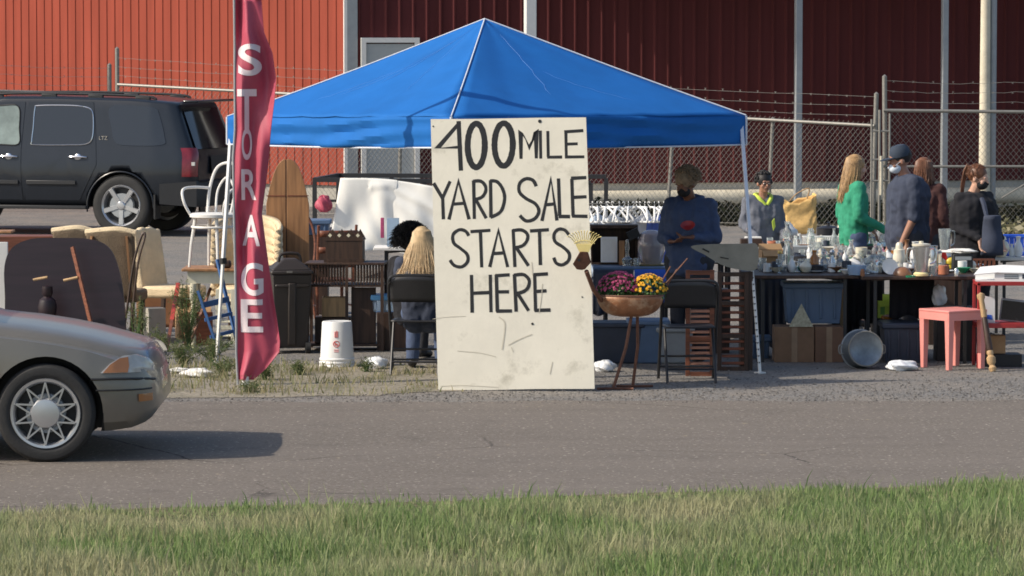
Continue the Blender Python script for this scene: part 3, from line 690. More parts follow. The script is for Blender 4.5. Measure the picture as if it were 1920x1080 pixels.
# ================================================================ VEHICLES
def car(root, P_):
    # P_: dict of profile tables;  local x forward, y left, z up
    T = P_['top']; B = P_['bottom']; Wd = P_['half']; belt = P_['belt']; tum = P_['tumble']; ts = P_['rake']
    x0, x1 = T[0][0], T[-1][0]
    def width(x, z):
        h = interp(x, Wd); b = interp(x, belt); zb = interp(x, B)
        if z <= b:
            t = (z - zb) / max(.05, b - zb); return h * (interp(t, [(0, .90), (.12, .965), (.3, .99), (.55, 1.0), (.8, .985), (1, .955)]))
        return h * .955 - (z - b) * tum
    def section(x):
        t = interp(x, T); b = interp(x, belt); zb = interp(x, B); b_ = min(b, t - .07); pts = []
        for k in range(9): z = zb + (b_ - zb) * k / 8; pts.append((width(x, z), z))
        g = t - .06
        for k in range(1, 6):
            z = b_ + (g - b_) * k / 5; pts.append((width(x, min(z, b) if t - b < .1 else z) - (0 if t - b > .1 else .02 * k), z))
        e = pts[-1][0]; pts += [(e - .03, t - .03), (e - .09, t - .008), (e * .6, t + .008), (0, t + .018)]
        return [(0, zb)] + pts
    n = P_.get('n', 64); xs = [x0 + (x1 - x0) * i / n for i in range(n + 1)]
    vs = []; m = None
    for x in xs:
        s = section(x); ring = [(y, z) for y, z in s] + [(-y, z) for y, z in s[-2:0:-1]]; m = len(ring)
        for y, z in ring:
            sh = 0
            for (xe, dz0, dz1, amt, span) in ts:       # end faces leaning with height
                w_ = max(0, 1 - abs(x - xe) / span); zz = max(0, min(1, (z - dz0) / (dz1 - dz0))); sh += amt * zz * w_
            vs.append((x + sh, y, z))
    fs = [(i * m + k, i * m + (k + 1) % m, (i + 1) * m + (k + 1) % m, (i + 1) * m + k) for i in range(n) for k in range(m)]
    fs += [tuple(range(m)), tuple(n * m + k for k in range(m))[::-1]]
    mb = MB(); mb.add(vs, fs); body = mb.build('body', [P_['paint'], P_['dark']], root, smooth=0)
    me = body.data; bm = bmesh.new(); bm.from_mesh(me); bmesh.ops.recalc_face_normals(bm, faces=bm.faces); bm.to_mesh(me); bm.free()
    for (wx, wz, r) in P_['wells']:
        for sd in (1, -1):
            mb = MB(); hw = interp(wx, Wd); mb.cyl((wx, sd * (hw - .34), wz), (wx, sd * (hw + .1), wz), r, n=40); cut = mb.build('cutter', P_['dark'], None, smooth=0)
            cut.parent = root
            bpy.context.view_layer.update()
            q = body.modifiers.new('c', 'BOOLEAN'); q.operation = 'DIFFERENCE'; q.solver = 'EXACT'; q.object = cut
            bpy.context.view_layer.update()
            nm = bpy.data.meshes.new_from_object(body.evaluated_get(bpy.context.evaluated_depsgraph_get()))
            body.modifiers.clear(); body.data = nm; bpy.data.objects.remove(cut)
    me = body.data
    me.polygons.foreach_set('use_smooth', [True] * len(me.polygons)); me.set_sharp_from_angle(angle=R(28))
    for p in me.polygons:
        c = p.center
        for (wx, wz, r) in P_['wells']:
            if math.hypot(c.x - wx, c.z - wz) < r + .005 and abs(c.y) < interp(c.x, Wd) - .02 and (abs(math.hypot(c.x - wx, c.z - wz) - r) < .03 or abs(abs(c.y) - (interp(wx, Wd) - .34)) < .01): p.material_index = 1
    def shear(x, z):
        sh = 0
        for (xe, dz0, dz1, amt, span) in ts:
            w_ = max(0, 1 - abs(x - xe) / span); zz = max(0, min(1, (z - dz0) / (dz1 - dz0))); sh += amt * zz * w_
        return sh
    def patch(name, outline, side, off, m, parent=None, thick=.0, smooth=True, rings=6, nb=6):
        o = [Vector((x, z, 0)) for x, z in outline]; o = crom(o, nb, True) if smooth else [a.lerp(b, k / nb) for a, b in zip(o, o[1:] + o[:1]) for k in range(nb)]
        c = sum(o, Vector()) / len(o); N = len(o); mb = MB(); vs = [(c.x, side * (width(c.x, c.y) + off), c.y)]
        for r_ in range(1, rings + 1):
            for p in o: q = c.lerp(p, r_ / rings); vs.append((q.x + shear(q.x, q.y), side * (width(q.x, q.y) + off), q.y))
        for p in o: vs.append((p.x + shear(p.x, p.y), side * (width(p.x, p.y) - .01), p.y))
        fs = [(0, 1 + k, 1 + (k + 1) % N) for k in range(N)] + [(1 + r_ * N + k, 1 + r_ * N + (k + 1) % N, 1 + (r_ + 1) * N + (k + 1) % N, 1 + (r_ + 1) * N + k) for r_ in range(rings) for k in range(N)]
        mb.add(vs, fs); return mb.build(name, m, parent or root, smooth=40)
    return body, patch, width, section
def wheel(root, x, y, z, r, rimf, side, tw=.22, rr=.68):
    # a wheel: hub drum with tyre and rim as its pieces
    s = side; mb = MB(); mb.M = Matrix.Translation((x, y, z)) @ Matrix.Rotation(R(-90) * s, 4, 'X')   # local z = outwards
    Mx = mb.M; mb.lathe([(0, -tw), (r * .4, -tw), (r * .4, -.02), (0, -.02)], n=20); w_ = mb.build('wheel', 'greymetal', root)
    mb = MB(); mb.M = Mx; a = r * rr
    mb.lathe([(a, -tw), (r * .96, -tw), (r, -tw * .85), (r, -tw * .15), (r * .965, -.012), (r * .93, 0), (r * .80, .008), (a + .012, 0), (a, -.012), (a, -tw)], n=56); mb.build('tyre', 'rubber', w_)
    mb = MB(); mb.M = Mx; rimf(mb, a); mb.build('rim', 'alloy', w_, smooth=30)
    mb = MB(); mb.M = Mx; mb.lathe([(0, -.10), (a * .98, -.10), (a * .98, -.098), (0, -.098)], n=30); mb.build('brake_plate', 'blackmetal', w_)
def rim5(mb, a):
    mb.lathe([(a * .86, -.10), (a * .92, -.02), (a, .002), (a + .006, -.004), (a + .004, -.11), (a * .86, -.10)], n=48)
    for k in range(5):
        t = k * 1.2566 + .3; o = mb.M; mb.M = o @ Matrix.Rotation(t, 4, 'Z')
        mb.add([(a * .15, -a * .12, -.035), (a * .15, a * .12, -.035), (a * .93, a * .14, -.018), (a * .93, -a * .14, -.018), (a * .15, -a * .10, .0 - .012), (a * .15, a * .10, -.012), (a * .93, a * .10, -.004), (a * .93, -a * .10, -.004)],
               [(0, 1, 2, 3), (7, 6, 5, 4), (0, 4, 5, 1), (1, 5, 6, 2), (2, 6, 7, 3), (3, 7, 4, 0)]); mb.M = o
    mb.lathe([(0, -.04), (a * .22, -.04), (a * .22, -.008), (a * .17, .006), (0, .01)], n=24)
def rimv(mb, a):
    mb.lathe([(a * .86, -.08), (a * .88, -.012), (a * .93, .004), (a, .006), (a + .005, -.004), (a + .004, -.09), (a * .86, -.08)], n=56)
    mb.lathe([(0, -.03), (a * .42, -.03), (a * .45, -.004), (a * .40, .010), (a * .2, .016), (0, .017)], n=40)
    for k in range(10):
        for s in (-1, 1):
            t0 = k * .6283; t1 = t0 + s * .3142; r0, r1 = a * .42, a * .90
            mb.bar((r0 * math.cos(t0), r0 * math.sin(t0), -.004), (r1 * math.cos(t1), r1 * math.sin(t1), -.002), .011, .022)
# ---- the black SUV
c = G(231, 443); YAW = R(180 - 15.5); fw = Vector((math.cos(YAW), math.sin(YAW), 0)); lf = Vector((-fw.y, fw.x, 0))
# near rear wheel (its left side faces the camera: driver side) : local (-1.52, +.86)
loc = c - fw * (-1.52) - lf * .90
suv = thing('parked_suv', 'black four wheel drive with chrome handles parked in front of the fence', 'car', loc, YAW)
P_ = dict(paint='suvpaint', dark='black', n=80, tumble=.17,
  top=[(-2.62, 1.10), (-2.60, 1.20), (-2.57, 1.86), (-2.40, 1.885), (-1.6, 1.93), (-.5, 1.955), (.3, 1.95), (.75, 1.86), (1.35, 1.33), (1.45, 1.25), (2.2, 1.18), (2.5, 1.08), (2.58, .95)],
  bottom=[(-2.62, .50), (-2.3, .44), (-1.0, .40), (1.0, .40), (2.3, .42), (2.58, .5)],
  half=[(-2.62, .84), (-2.55, .93), (-2.40, .975), (-2.0, 1.0), (1.9, 1.0), (2.3, .96), (2.58, .8)],
  belt=[(-2.62, 1.20), (0, 1.18), (1.4, 1.14), (2.6, 1.0)], rake=[(-2.62, 1.15, 1.9, .30, .9)], wells=[(-1.52, .43, .50), (1.45, .43, .50)])
body, patch, width, section = car(suv, P_)
body.modifiers.new('w', 'WEIGHTED_NORMAL')
for s in (1, -1):
    ro = [(-1.07, 1.87), (-1.12, 1.5), (-1.16, 1.0), (-1.02, .72), (-.90, .50), (-.10, .50), (-.07, 1.2), (-.10, 1.87)]
    dr = patch('door', ro, s, .006, 'suvpaint', smooth=False, rings=4, nb=5)
    df = patch('door', [(-.05, 1.87), (-.02, 1.2), (-.05, .50), (1.0, .50), (1.04, 1.2), (.80, 1.55), (.5, 1.86)], s, .006, 'suvpaint', smooth=False, rings=4, nb=5)
    for dd, o in ((dr, [(-.95, 1.80), (-1.06, 1.74), (-1.09, 1.55), (-1.08, 1.36), (-1.0, 1.285), (-.75, 1.27), (-.22, 1.27), (-.18, 1.32), (-.19, 1.5), (-.20, 1.77), (-.26, 1.815), (-.7, 1.82)]),
                  (df, [(.05, 1.80), (.02, 1.5), (.02, 1.28), (.3, 1.27), (.9, 1.27), (.93, 1.32), (.72, 1.60), (.52, 1.79), (.3, 1.815)])):
        patch('window', o, s, .010, 'clearglass' if dd is df else 'suvglass', dd)
        q = crom([Vector((x, z, 0)) for x, z in o], 4, True); mb = MB(); mb.tube([(p.x, s * (width(p.x, p.y) + .013), p.y) for p in q], .008, 6, True); mb.build('window_trim', 'chrome' if dd is dr else 'black', dd)
    patch('quarter_window', [(-1.32, 1.80), (-1.36, 1.5), (-1.42, 1.32), (-1.6, 1.27), (-2.14, 1.28), (-2.20, 1.4), (-2.16, 1.7), (-2.08, 1.79), (-1.7, 1.82)], s, .008, 'suvglass')
    for dd, hx in ((dr, -.88), (df, .16)):
        mb = MB(); y = s * (width(hx, 1.10) + .035); mb.tube(crom([(hx - .13, y - s * .025, 1.10), (hx - .08, y, 1.105), (hx + .08, y, 1.105), (hx + .13, y - s * .025, 1.10)], 4), .016, 8); mb.ell((hx, y - s * .03, 1.10), (.055, .012, .05)); mb.build('handle', 'chrome', dd)
    for dd, a_, b_ in ((dr, -.86, -.12), (df, .0, .95)):
        mb = MB(); mb.box(((a_ + b_) / 2, s * (width(0, .74) + .014), .745), (b_ - a_, .026, .06)); mb.build('side_moulding', 'suvplastic', dd, bevel=.008)
    mb = MB(); mb.box((-.02, s * .97, .40), (2.0, .14, .05)); mb.build('running_board', 'suvplastic', suv, bevel=.01)
    mb = MB(); ps = crom([(-1.95, s * .69, 1.90), (-1.8, s * .69, 1.945), (-1.0, s * .70, 1.975), (0, s * .70, 1.985), (.5, s * .70, 1.96), (.62, s * .69, 1.90)], 6); mb.tube(ps, .020, 8)
    for x, z in ((-1.75, 1.92), (-1.05, 1.945), (-.35, 1.955), (.45, 1.93)): mb.box((x, s * .70, z), (.22, .05, .05))
    mb.build('roof_rail', 'suvplastic', suv, bevel=.008)
    # tail lamp wrapping the corner
    mb = MB()
    def tl(i, j, s=s):
        z = .84 + (1.24 - .84) * j; x = -2.42 - .185 * i; y = width(x, z) + .012
        if i > .75: x = -2.60 - (i - .75) * .06; y = width(-2.56, z) - (i - .75) * .32
        return (x + .30 * max(0, (z - 1.15) / .75), s * y, z)
    mb.surf(tl, 8, 6); lamp = mb.build('tail_lamp', 'lamp_red', suv)
    mb = MB(); mb.box((-2.58, s * (width(-2.5, 1.0) + .01), 1.02), (.05, .02, .05)); mb.build('reversing_lamp', 'lamp_clear', lamp)
    mb = MB(); pts = [(-1.52 + .495 * math.cos(R(a)), s * (1.0 + .004), .41 + .495 * math.sin(R(a))) for a in range(-8, 190, 9)]; mb.tube(pts, .012, 6); mb.build('wheel_arch', 'suvpaint', suv)
    mb = MB(); mb.box((-2.03, s * .91, .42), (.025, .22, .34)); mb.build('mud_flap', 'black', suv)
    mb = MB(); mb.box((1.0, s * 1.10, 1.32), (.14, .22, .20)); mb.box((1.03, s * .98, 1.24), (.05, .1, .05)); mb.build('wing_mirror', 'suvpaint', suv, bevel=.03)
    for wx in (-1.52, 1.45): wheel(suv, wx, s * .985, .43, .43, rim5, s, .26, .66)
mb = MB()
for s in (1,):
    def rb(i, j):
        y = -.93 + 1.86 * i; e = abs(y) / .93; x = -2.72 + .10 * e ** 4 + (.02 if j in (0, 1) else 0); return (x, y, .42 + .36 * j)
mb.surf(rb, 24, 5)
for s in (1, -1): mb.add([(-2.62, s * .93, .42), (-2.1, s * 1.005, .46), (-2.1, s * 1.01, .74), (-2.62, s * .935, .78)], [(0, 1, 2, 3)])
mb.add([(-2.72, -.8, .78), (-2.72, .8, .78), (-2.55, .92, .78), (-2.55, -.92, .78)], [(0, 1, 2, 3)]); mb.build('rear_bumper', 'suvplastic', suv)
# tailgate glass following the raked rear
def rg_(i, j):
    z = 1.22 + .56 * j; y = (-.80 + 1.60 * i) * (1 - .10 * j); return (-2.64 + .30 * (z - 1.15) / .75 - .012 + .05 * abs(2 * i - 1) ** 3, y, z)
mb = MB(); mb.surf(rg_, 14, 6); mb.build('rear_window', 'suvglass', suv)
mb = MB(); mb.box((-2.47, 0, 1.88), (.22, 1.5, .035)); mb.build('spoiler', 'suvpaint', suv, bevel=.012)
def plate(i, j): return (-2.66 + .02 * j, -.40 + .8 * i, .86 + .26 * j)
mb = MB(); mb.surf(plate, 2, 2); mb.build('number_plate_recess', 'suvplastic', suv)
mb = MB(); mb.cyl((-2.75, -.45, .36), (-2.5, -.45, .36), .035); mb.build('exhaust', 'greymetal', suv)
vs, fs = text_mesh('LTZ', .075); mb = MB(); mb.add([(-1.245 - v.x, width(-1.24, 1.36) + .012, 1.345 + v.y) for v in vs], fs); mb.build('trim_badge', 'chrome', suv, smooth=0)
mb = MB(); mb.surf(lambda i, j: (.84 + .5 * i, -.72 + 1.44 * j, 1.825 - .47 * i), 3, 3); mb.build('windscreen', 'suvglass', suv, solid=.01)
for s in (1, -1): mb = MB(); mb.box((2.46, s * .68, .95), (.1, .34, .22)); mb.build('headlight', 'lamp_clear', suv, bevel=.03)
mb = MB(); mb.box((2.56, 0, .95), (.06, .95, .25)); mb.build('grille', 'chrome', suv, bevel=.02)

# ---- the passing sedan
c = G(88, 866); sx = c.x; wy = c.y
sed = thing('grey_sedan', 'dusty grey brown saloon car driving in from the left on the road', 'car', (sx - 1.485, wy + .82, 0), R(1.0))
fx = lambda x: 1.47 + (x - 1.47) * .765 if x > 1.47 else x
P_ = dict(paint='sedanpaint', dark='sedandark', n=110, tumble=.36,
  top=[(-2.5, .70), (-2.46, .88), (-2.3, .98), (-1.7, 1.04), (-1.5, 1.08), (-.9, 1.36), (-.4, 1.44), (-.1, 1.44), (.25, 1.32), (.75, 1.04), (.88, .955), (1.05, .905), (1.3, .878), (1.55, .843), (1.8, .805), (2.0, .765), (2.2, .725), (2.30, .69), (2.345, .655), (2.375, .60), (2.41, .55)],
  bottom=[(-2.5, .45), (-2.3, .26), (-1.5, .22), (1.5, .20), (2.0, .20), (2.2, .22), (2.34, .26), (2.41, .34)],
  half=[(-2.5, .66), (-2.4, .82), (-2.1, .90), (-1.5, .93), (1.4, .93), (1.8, .915), (2.05, .885), (2.2, .85), (2.3, .79), (2.37, .70), (2.41, .58)],
  belt=[(-2.5, .90), (-1.5, .98), (.9, .92), (1.3, .86), (1.8, .74), (2.1, .66), (2.3, .60), (2.41, .48)], rake=[], wells=[(1.47, .325, .375), (-1.35, .325, .375)])
for k in ('top', 'bottom', 'half', 'belt'): P_[k] = [(fx(a), b) for a, b in P_[k]]
body, patch0, width, section = car(sed, P_)
patch = lambda n, o, *a, **k: patch0(n, [(fx(x), z) for x, z in o], *a, **k)
for s in (1, -1):
    hl = patch('headlight', [(1.94, .588), (2.375, .588), (2.375, .63), (2.34, .668), (2.24, .702), (2.12, .695), (2.02, .65)], s, .010, 'lamp_clear', smooth=False, nb=4)
    patch('indicator_lens', [(1.96, .590), (2.17, .590), (2.18, .63), (2.17, .69), (2.10, .682), (2.02, .642)], s, .014, 'lamp_amber', hl, smooth=False, nb=4)
    patch('bumper_lamp', [(2.26, .395), (2.37, .395), (2.37, .445), (2.26, .445)], s, .012, 'lamp_amber', smooth=False, nb=4)
    mb = MB(); mb.tube([(fx(x), s * (width(fx(x), z) + .004), z) for x, z in ((1.86, .548), (1.95, .548), (2.05, .550), (2.15, .548), (2.25, .545), (2.33, .54), (2.38, .53))], .009, 6); mb.build('bumper_seam', 'sedandark', sed)
    mb = MB(); mb.tube([(fx(x), s * (width(fx(x), .47) + .002), .475) for x in (1.9, 2.0, 2.1, 2.2, 2.3, 2.36)], .006, 6); mb.build('bumper_strip', 'sedandark', sed)
    patch('front_door', [(.92, .30), (.92, .92), (-.05, .95), (-.05, .30)], s, .006, 'sedanpaint', smooth=False)
    patch('rear_door', [(-.09, .30), (-.09, .95), (-1.0, .97), (-.85, .30)], s, .006, 'sedanpaint', smooth=False)
    patch('side_window', [(.75, 1.02), (.35, 1.33), (-.9, 1.33), (-1.35, 1.05)], s, .006, 'suvglass', smooth=False)
    for wx in (1.47, -1.35): wheel(sed, wx, s * .915, .325, .325, rimv, s, .2, .70)
mb = MB(); mb.surf(lambda i, j: (.42 + .52 * i, -.62 + 1.24 * j, 1.375 - .29 * i), 3, 3); mb.build('windscreen', 'suvglass', sed, solid=.01)
mb = MB(); mb.box((2.175, 0, .46), (.03, .5, .08)); mb.build('grille', 'chrome', sed, bevel=.01)
# ================================================================ PEOPLE
def person(label, px, Y, rz, H=1.7, J=None, skin='skinlight', top='navyshirt', legs='jeans', sleeves='long', hood=False, hair=None, hy=0, hp=0, mask=None, group=None, face=False, fat=1.0, extra=None, shoes='black', topname='top', hr=0):
    k = H / 1.72; root = thing('person', label, 'person', (P(px, 300, Y).x, Y, 0), rz, group)
    D = dict(pel=(0, 0, .94), ch=(0, .01, 1.27), nk=(0, .02, 1.43), hd=(0, -.015, 1.585))
    for s, n in ((-1, 'R'), (1, 'L')):
        D.update({'sh' + n: (s * .185, .015, 1.385), 'el' + n: (s * .235, .04, 1.11), 'wr' + n: (s * .24, -.07, .87), 'fd' + n: (0, -.3, -.95),
                  'hp' + n: (s * .09, 0, .90), 'kn' + n: (s * .10, -.02, .49), 'an' + n: (s * .105, .02, .085), 'to' + n: (s * .12, -.15, .035)})
    if J: D.update(J)
    D = {a: Vector(b) * (k if not a.startswith('fd') else 1) for a, b in D.items()}
    HM = Matrix.Translation(D['hd']) @ Matrix.Rotation(hy, 4, 'Z') @ Matrix.Rotation(hp, 4, 'X') @ Matrix.Rotation(hr, 4, 'Y') @ Matrix.Scale(k, 4)
    mb = MB()
    def torso(mb, o):
        for s in (-1, 1):
            n = 'R' if s < 0 else 'L'; sh = D['sh' + n]; mb.cap(D['pel'] + Vector((s * .065, 0, -.02)), D['ch'] + Vector((s * .075, 0, 0)), (.098 * fat + o) * k, (.112 * fat + o) * k)
            mb.cap(D['ch'] + Vector((s * .07, 0, .03)), sh + Vector((-s * .03, 0, -.02)), (.10 * fat + o) * k, (.062 + o) * k)
            mb.cap(D['nk'] + Vector((0, 0, -.05)), sh, (.055 + o) * k, (.05 + o) * k)
        mb.cap(D['pel'], D['ch'], (.10 * fat + o) * k, (.115 * fat + o) * k)
    torso(mb, 0); mb.cap(D['ch'], D['nk'], .08 * k, .06 * k); mb.cap(D['nk'], D['hd'] + Vector((0, 0, -.03)), .054 * k, .052 * k)
    for n, s in (('R', -1), ('L', 1)):
        mb.cap(D['sh' + n], D['el' + n], .048 * k, .040 * k); mb.cap(D['el' + n], D['wr' + n], .040 * k, .027 * k)
        w_ = D['wr' + n]; fd = D['fd' + n].normalized(); side = Vector((-s, 0, 0)); side = (side - fd * side.dot(fd)).normalized() if abs(fd.x) < .9 else Vector((0, -1, 0)); nrm = fd.cross(side)
        pc = w_ + fd * .085 * k
        for t in (-.026, -.009, .009, .026): mb.cap(w_ + side * t * .6 * k, pc + side * t * k, .016 * k, .0125 * k, 8)
        for q, (t, L_q) in enumerate(((-.030, .055), (-.010, .072), (.010, .078), (.030, .070))):
            a = pc + side * t * k; b = a + (fd + nrm * .35 * -s).normalized() * L_q * .5 * k; c_ = b + (fd + nrm * 1.1 * -s).normalized() * L_q * .5 * k
            mb.cap(a, b, .0100 * k, .0092 * k, 8); mb.cap(b, c_, .0092 * k, .008 * k, 8)
        a = w_ + fd * .03 * k + side * .024 * k; b = a + (fd * .6 + side * .8).normalized() * .04 * k; mb.cap(a, b, .013 * k, .0105 * k, 8); mb.cap(b, b + (fd + side * .2).normalized() * .03 * k, .0105 * k, .009 * k, 8)
        mb.cap(D['hp' + n], D['kn' + n], .082 * k, .054 * k); mb.cap(D['kn' + n], D['an' + n], .052 * k, .034 * k); mb.cap(D['an' + n], D['to' + n], .036 * k, .028 * k)
    o = mb.M; mb.M = HM
    mb.ell((0, .012, .03), (.074, .094, .092), 20, 14); mb.ell((0, -.020, -.035), (.056, .068, .068), 16, 10); mb.ell((0, -.055, -.085), (.026, .024, .022), 12, 8)
    mb.cap((0, -.083, .012), (0, -.106, -.024), .009, .013, 8); mb.ell((0, -.084, -.055), (.024, .012, .010), 12, 8)
    for s in (-1, 1): mb.ell((s * .078, .008, -.008), (.010, .02, .03), 10, 8); mb.ell((s * .032, -.078, -.004), (.014, .010, .009), 10, 6); mb.ell((s * .03, -.082, .022), (.022, .010, .007), 10, 6); mb.ell((s * .040, -.060, -.03), (.024, .022, .022), 10, 6)
    mb.M = o
    body = mb.build('body', skin, root, remesh=.0075, smooth=0)
    if face:
        for s in (-1, 1):
            mb = MB(); mb.M = HM; mb.ell((s * .031, -.084, .002), (.012, .008, .007), 12, 8); e = mb.build('eye', 'white', root)
            mb = MB(); mb.M = HM; mb.ell((s * .031, -.090, .002), (.006, .004, .006), 10, 8); mb.build('pupil', 'black', e)
        mb = MB(); mb.M = HM; mb.tube([(-.022, -.091, -.054), (-.01, -.097, -.058), (.01, -.097, -.058), (.022, -.091, -.054)], .0035, 6); mb.build('mouth', 'maroonshirt', root)
    # clothes
    mb = MB(); torso(mb, .020); mb.cap(D['ch'], D['nk'] + Vector((0, .0, -.025)), .10 * k, .066 * k)
    for n, s in (('R', -1), ('L', 1)):
        mb.cap(D['sh' + n], D['el' + n], .068 * k, .057 * k)
        if sleeves == 'long': mb.cap(D['el' + n], D['el' + n].lerp(D['wr' + n], .93), .056 * k, .040 * k)
        if sleeves == 'short': pass
    hem = D['pel'] + Vector((0, 0, -.06)) * k
    for s in (-1, 1): mb.cap(hem + Vector((s * .06 * k, 0, 0)), D['pel'] + Vector((s * .06 * k, 0, .1)), .125 * k * fat, .12 * k * fat)
    if hood:
        mb.tube(crom([D['nk'] + Vector(p) * k for p in ((-.02, -.075, -.05), (-.085, -.03, .0), (-.09, .06, .02), (0, .105, .0), (.09, .06, .02), (.085, -.03, .0), (.02, -.075, -.05))], 4), .033 * k, 8)
        mb.ell(D['nk'] + Vector((0, .115, -.05)) * k, (.10 * k, .06 * k, .10 * k))
    mb.build(topname, top, root, remesh=.010, smooth=0, disp=.030)
    mb = MB()
    for n in 'RL': mb.cap(D['hp' + n], D['kn' + n], .105 * k * fat, .075 * k); mb.cap(D['kn' + n], D['an' + n], .072 * k, .060 * k)
    mb.cap(D['hpR'], D['hpL'], .11 * k * fat); mb.build('trousers', legs, root, remesh=.012, smooth=0, disp=.014)
    for n in 'RL':
        mb = MB(); mb.cap(D['an' + n] + Vector((0, .02, -.03 * k)), D['to' + n], .045 * k, .036 * k); mb.build('shoe', shoes, root)
    if mask:
        mb = MB(); mb.M = HM
        mb.ell((0, -.044, -.050), (.061, .062, .052), 18, 12); mb.cap((0, -.086, -.012), (0, -.104, -.035), .012, .014, 8); mb.build('face_mask', mask, root)
        mb = MB(); mb.M = HM
        for s in (-1, 1): mb.tube([(s * .058, -.06, -.03), (s * .074, -.02, -.005), (s * .083, .02, .0)], .002, 5)
        mb.build('mask_strap', mask, root)
    if hair: hair(root, HM)
    if extra: extra(root, HM, D)
    return root
def hair_long(matn, length, width=.13, n=260, seed=1, back=.11, thin=.75):
    def f(root, HM):
        g = random.Random(seed); mb = MB(); mb.M = HM
        mb.ell((0, .022, .040), (.086, .100, .094), 20, 12)
        # solid mass hanging down the back and sides
        mb.surf(lambda i, j: ((.088 + (width - .088) * i) * math.sin((j - .5) * 3.9), .03 + (.085 + .03 * i) * math.cos((j - .5) * 3.9) * (1 - .15 * i), .06 - (length + .05 + .02 * math.sin(j * 31)) * i), 8, 22)
        for q in range(n):
            a = g.uniform(-2.1, 2.1); r = .088; x0, y0 = r * math.sin(a), .03 + .09 * math.cos(a); L = length * g.uniform(.78, 1.12); wv = width * g.uniform(.85, 1.16)
            x1, y1 = wv * math.sin(a * .92), .03 + back * math.cos(a * .9) * g.uniform(.85, 1.15); ph = g.uniform(0, 6)
            top = (x0 * .35, y0 * .35 + .01, .125); pts = [top, (x0 * .9, y0 * .95, .085), (x0 * 1.05, y0 * 1.04, .02)] + [(x0 + (x1 - x0) * t + .006 * math.sin(t * 6 + ph), y0 + (y1 - y0) * t + .006 * math.cos(t * 5 + ph), .02 - L * t) for t in (.3, .6, .85, 1)]
            w_ = g.uniform(.003, .008) * thin; mb.tube(pts, [w_, w_, w_, w_, w_ * .9, w_ * .6, .001], 5)
        mb.build('hair', matn, root, smooth=60)
    return f
def hair_short(matn, seed=1, r=.004, n=500, L=.02, curl=False, z=.0, big=1.0):
    def f(root, HM):
        g = random.Random(seed); mb = MB(); mb.M = HM
        mb.ell((0, .022, .042 + z), (.084 * big, .100 * big, .092 * big), 20, 12)
        for q in range(n):
            a = g.uniform(0, 6.283); b = g.uniform(-.3, 1.5)
            if math.sin(a) < -.45 and b < .75: continue
            d_ = Vector((math.cos(a) * math.cos(b), math.sin(a) * math.cos(b), math.sin(b))); p = Vector((0, .022, .042 + z)) + Vector((d_.x * .084, d_.y * .10, d_.z * .092)) * big
            if curl: mb.ell(p + d_ * g.uniform(0, L), g.uniform(.006, .016), 6, 4)
            else: mb.tube([p, p + d_ * L * .6 + Vector((g.uniform(-1, 1), g.uniform(-1, 1), g.uniform(-1, .3))) * L * .4, p + d_ * L + Vector((g.uniform(-1, 1), g.uniform(-1, 1), -1)) * L * .7], [r, r, .001], 4)
        mb.build('hair', matn, root, smooth=60)
    return f
def hair_pony(matn, seed=2):
    b = hair_short(matn, seed, .004, 500, .012)
    def f(root, HM):
        b(root, HM); g = random.Random(seed); mb = MB(); mb.M = HM
        for q in range(120):
            a = g.uniform(0, 6.28); r = g.uniform(.0, .028); o = Vector((r * math.cos(a), 0, r * math.sin(a)))
            mb.tube([Vector((0, .10, .085)) + o * .4, Vector((0, .135, .095)) + o, Vector((g.uniform(-.02, .02), .15, .02)) + o * 1.2, Vector((g.uniform(-.02, .02), .15, -.08)) + o * 1.3, Vector((g.uniform(-.03, .03), .14, -.19)) + o], [.007, .007, .007, .006, .001], 5)
        mb.ell((0, .115, .088), (.022, .02, .022)); mb.build('ponytail', matn, root, smooth=60)
    return f
SIT = dict(pel=(0, .02, .53), ch=(0, .03, .86), nk=(0, .03, 1.02), hd=(0, .0, 1.175))
for s, n in ((-1, 'R'), (1, 'L')):
    SIT.update({'sh' + n: (s * .18, .03, .975), 'el' + n: (s * .22, -.02, .70), 'wr' + n: (s * .12, -.24, .62), 'fd' + n: (-s * .4, -.8, -.2), 'hp' + n: (s * .09, .0, .53), 'kn' + n: (s * .12, -.42, .50), 'an' + n: (s * .13, -.40, .085), 'to' + n: (s * .14, -.56, .035)})
person('person with long straight blonde hair seated beside the board, back turned', 792, 33.22, R(176), 1.60, SIT, 'skinlight', 'navyshirt', 'jeans', hair=hair_long('hairblonde', .37, .235, 1500, 3, back=.13, thin=.5), hr=R(4))
person('person with dark curly hair in a navy top seated beyond the blonde person', 772, 34.3, R(150), 1.50, SIT, 'skindark', 'blackcloth', 'darktrouser', hair=hair_short('hairblack', 4, r=.0035, n=2200, L=.07, z=.0, big=1.4))
def hands_red(root, HM, D):
    m = (D['wrR'] + D['wrL']) / 2 + Vector((.02, -.06, .03)); mb = MB(); mb.lathe([(0, 0), (.085, .0), (.082, .015), (.05, .05), (0, .055)], (m.x + .03, m.y - .02, m.z), 24)
    o = mb.build('red_dish', 'red', None); o.parent = root
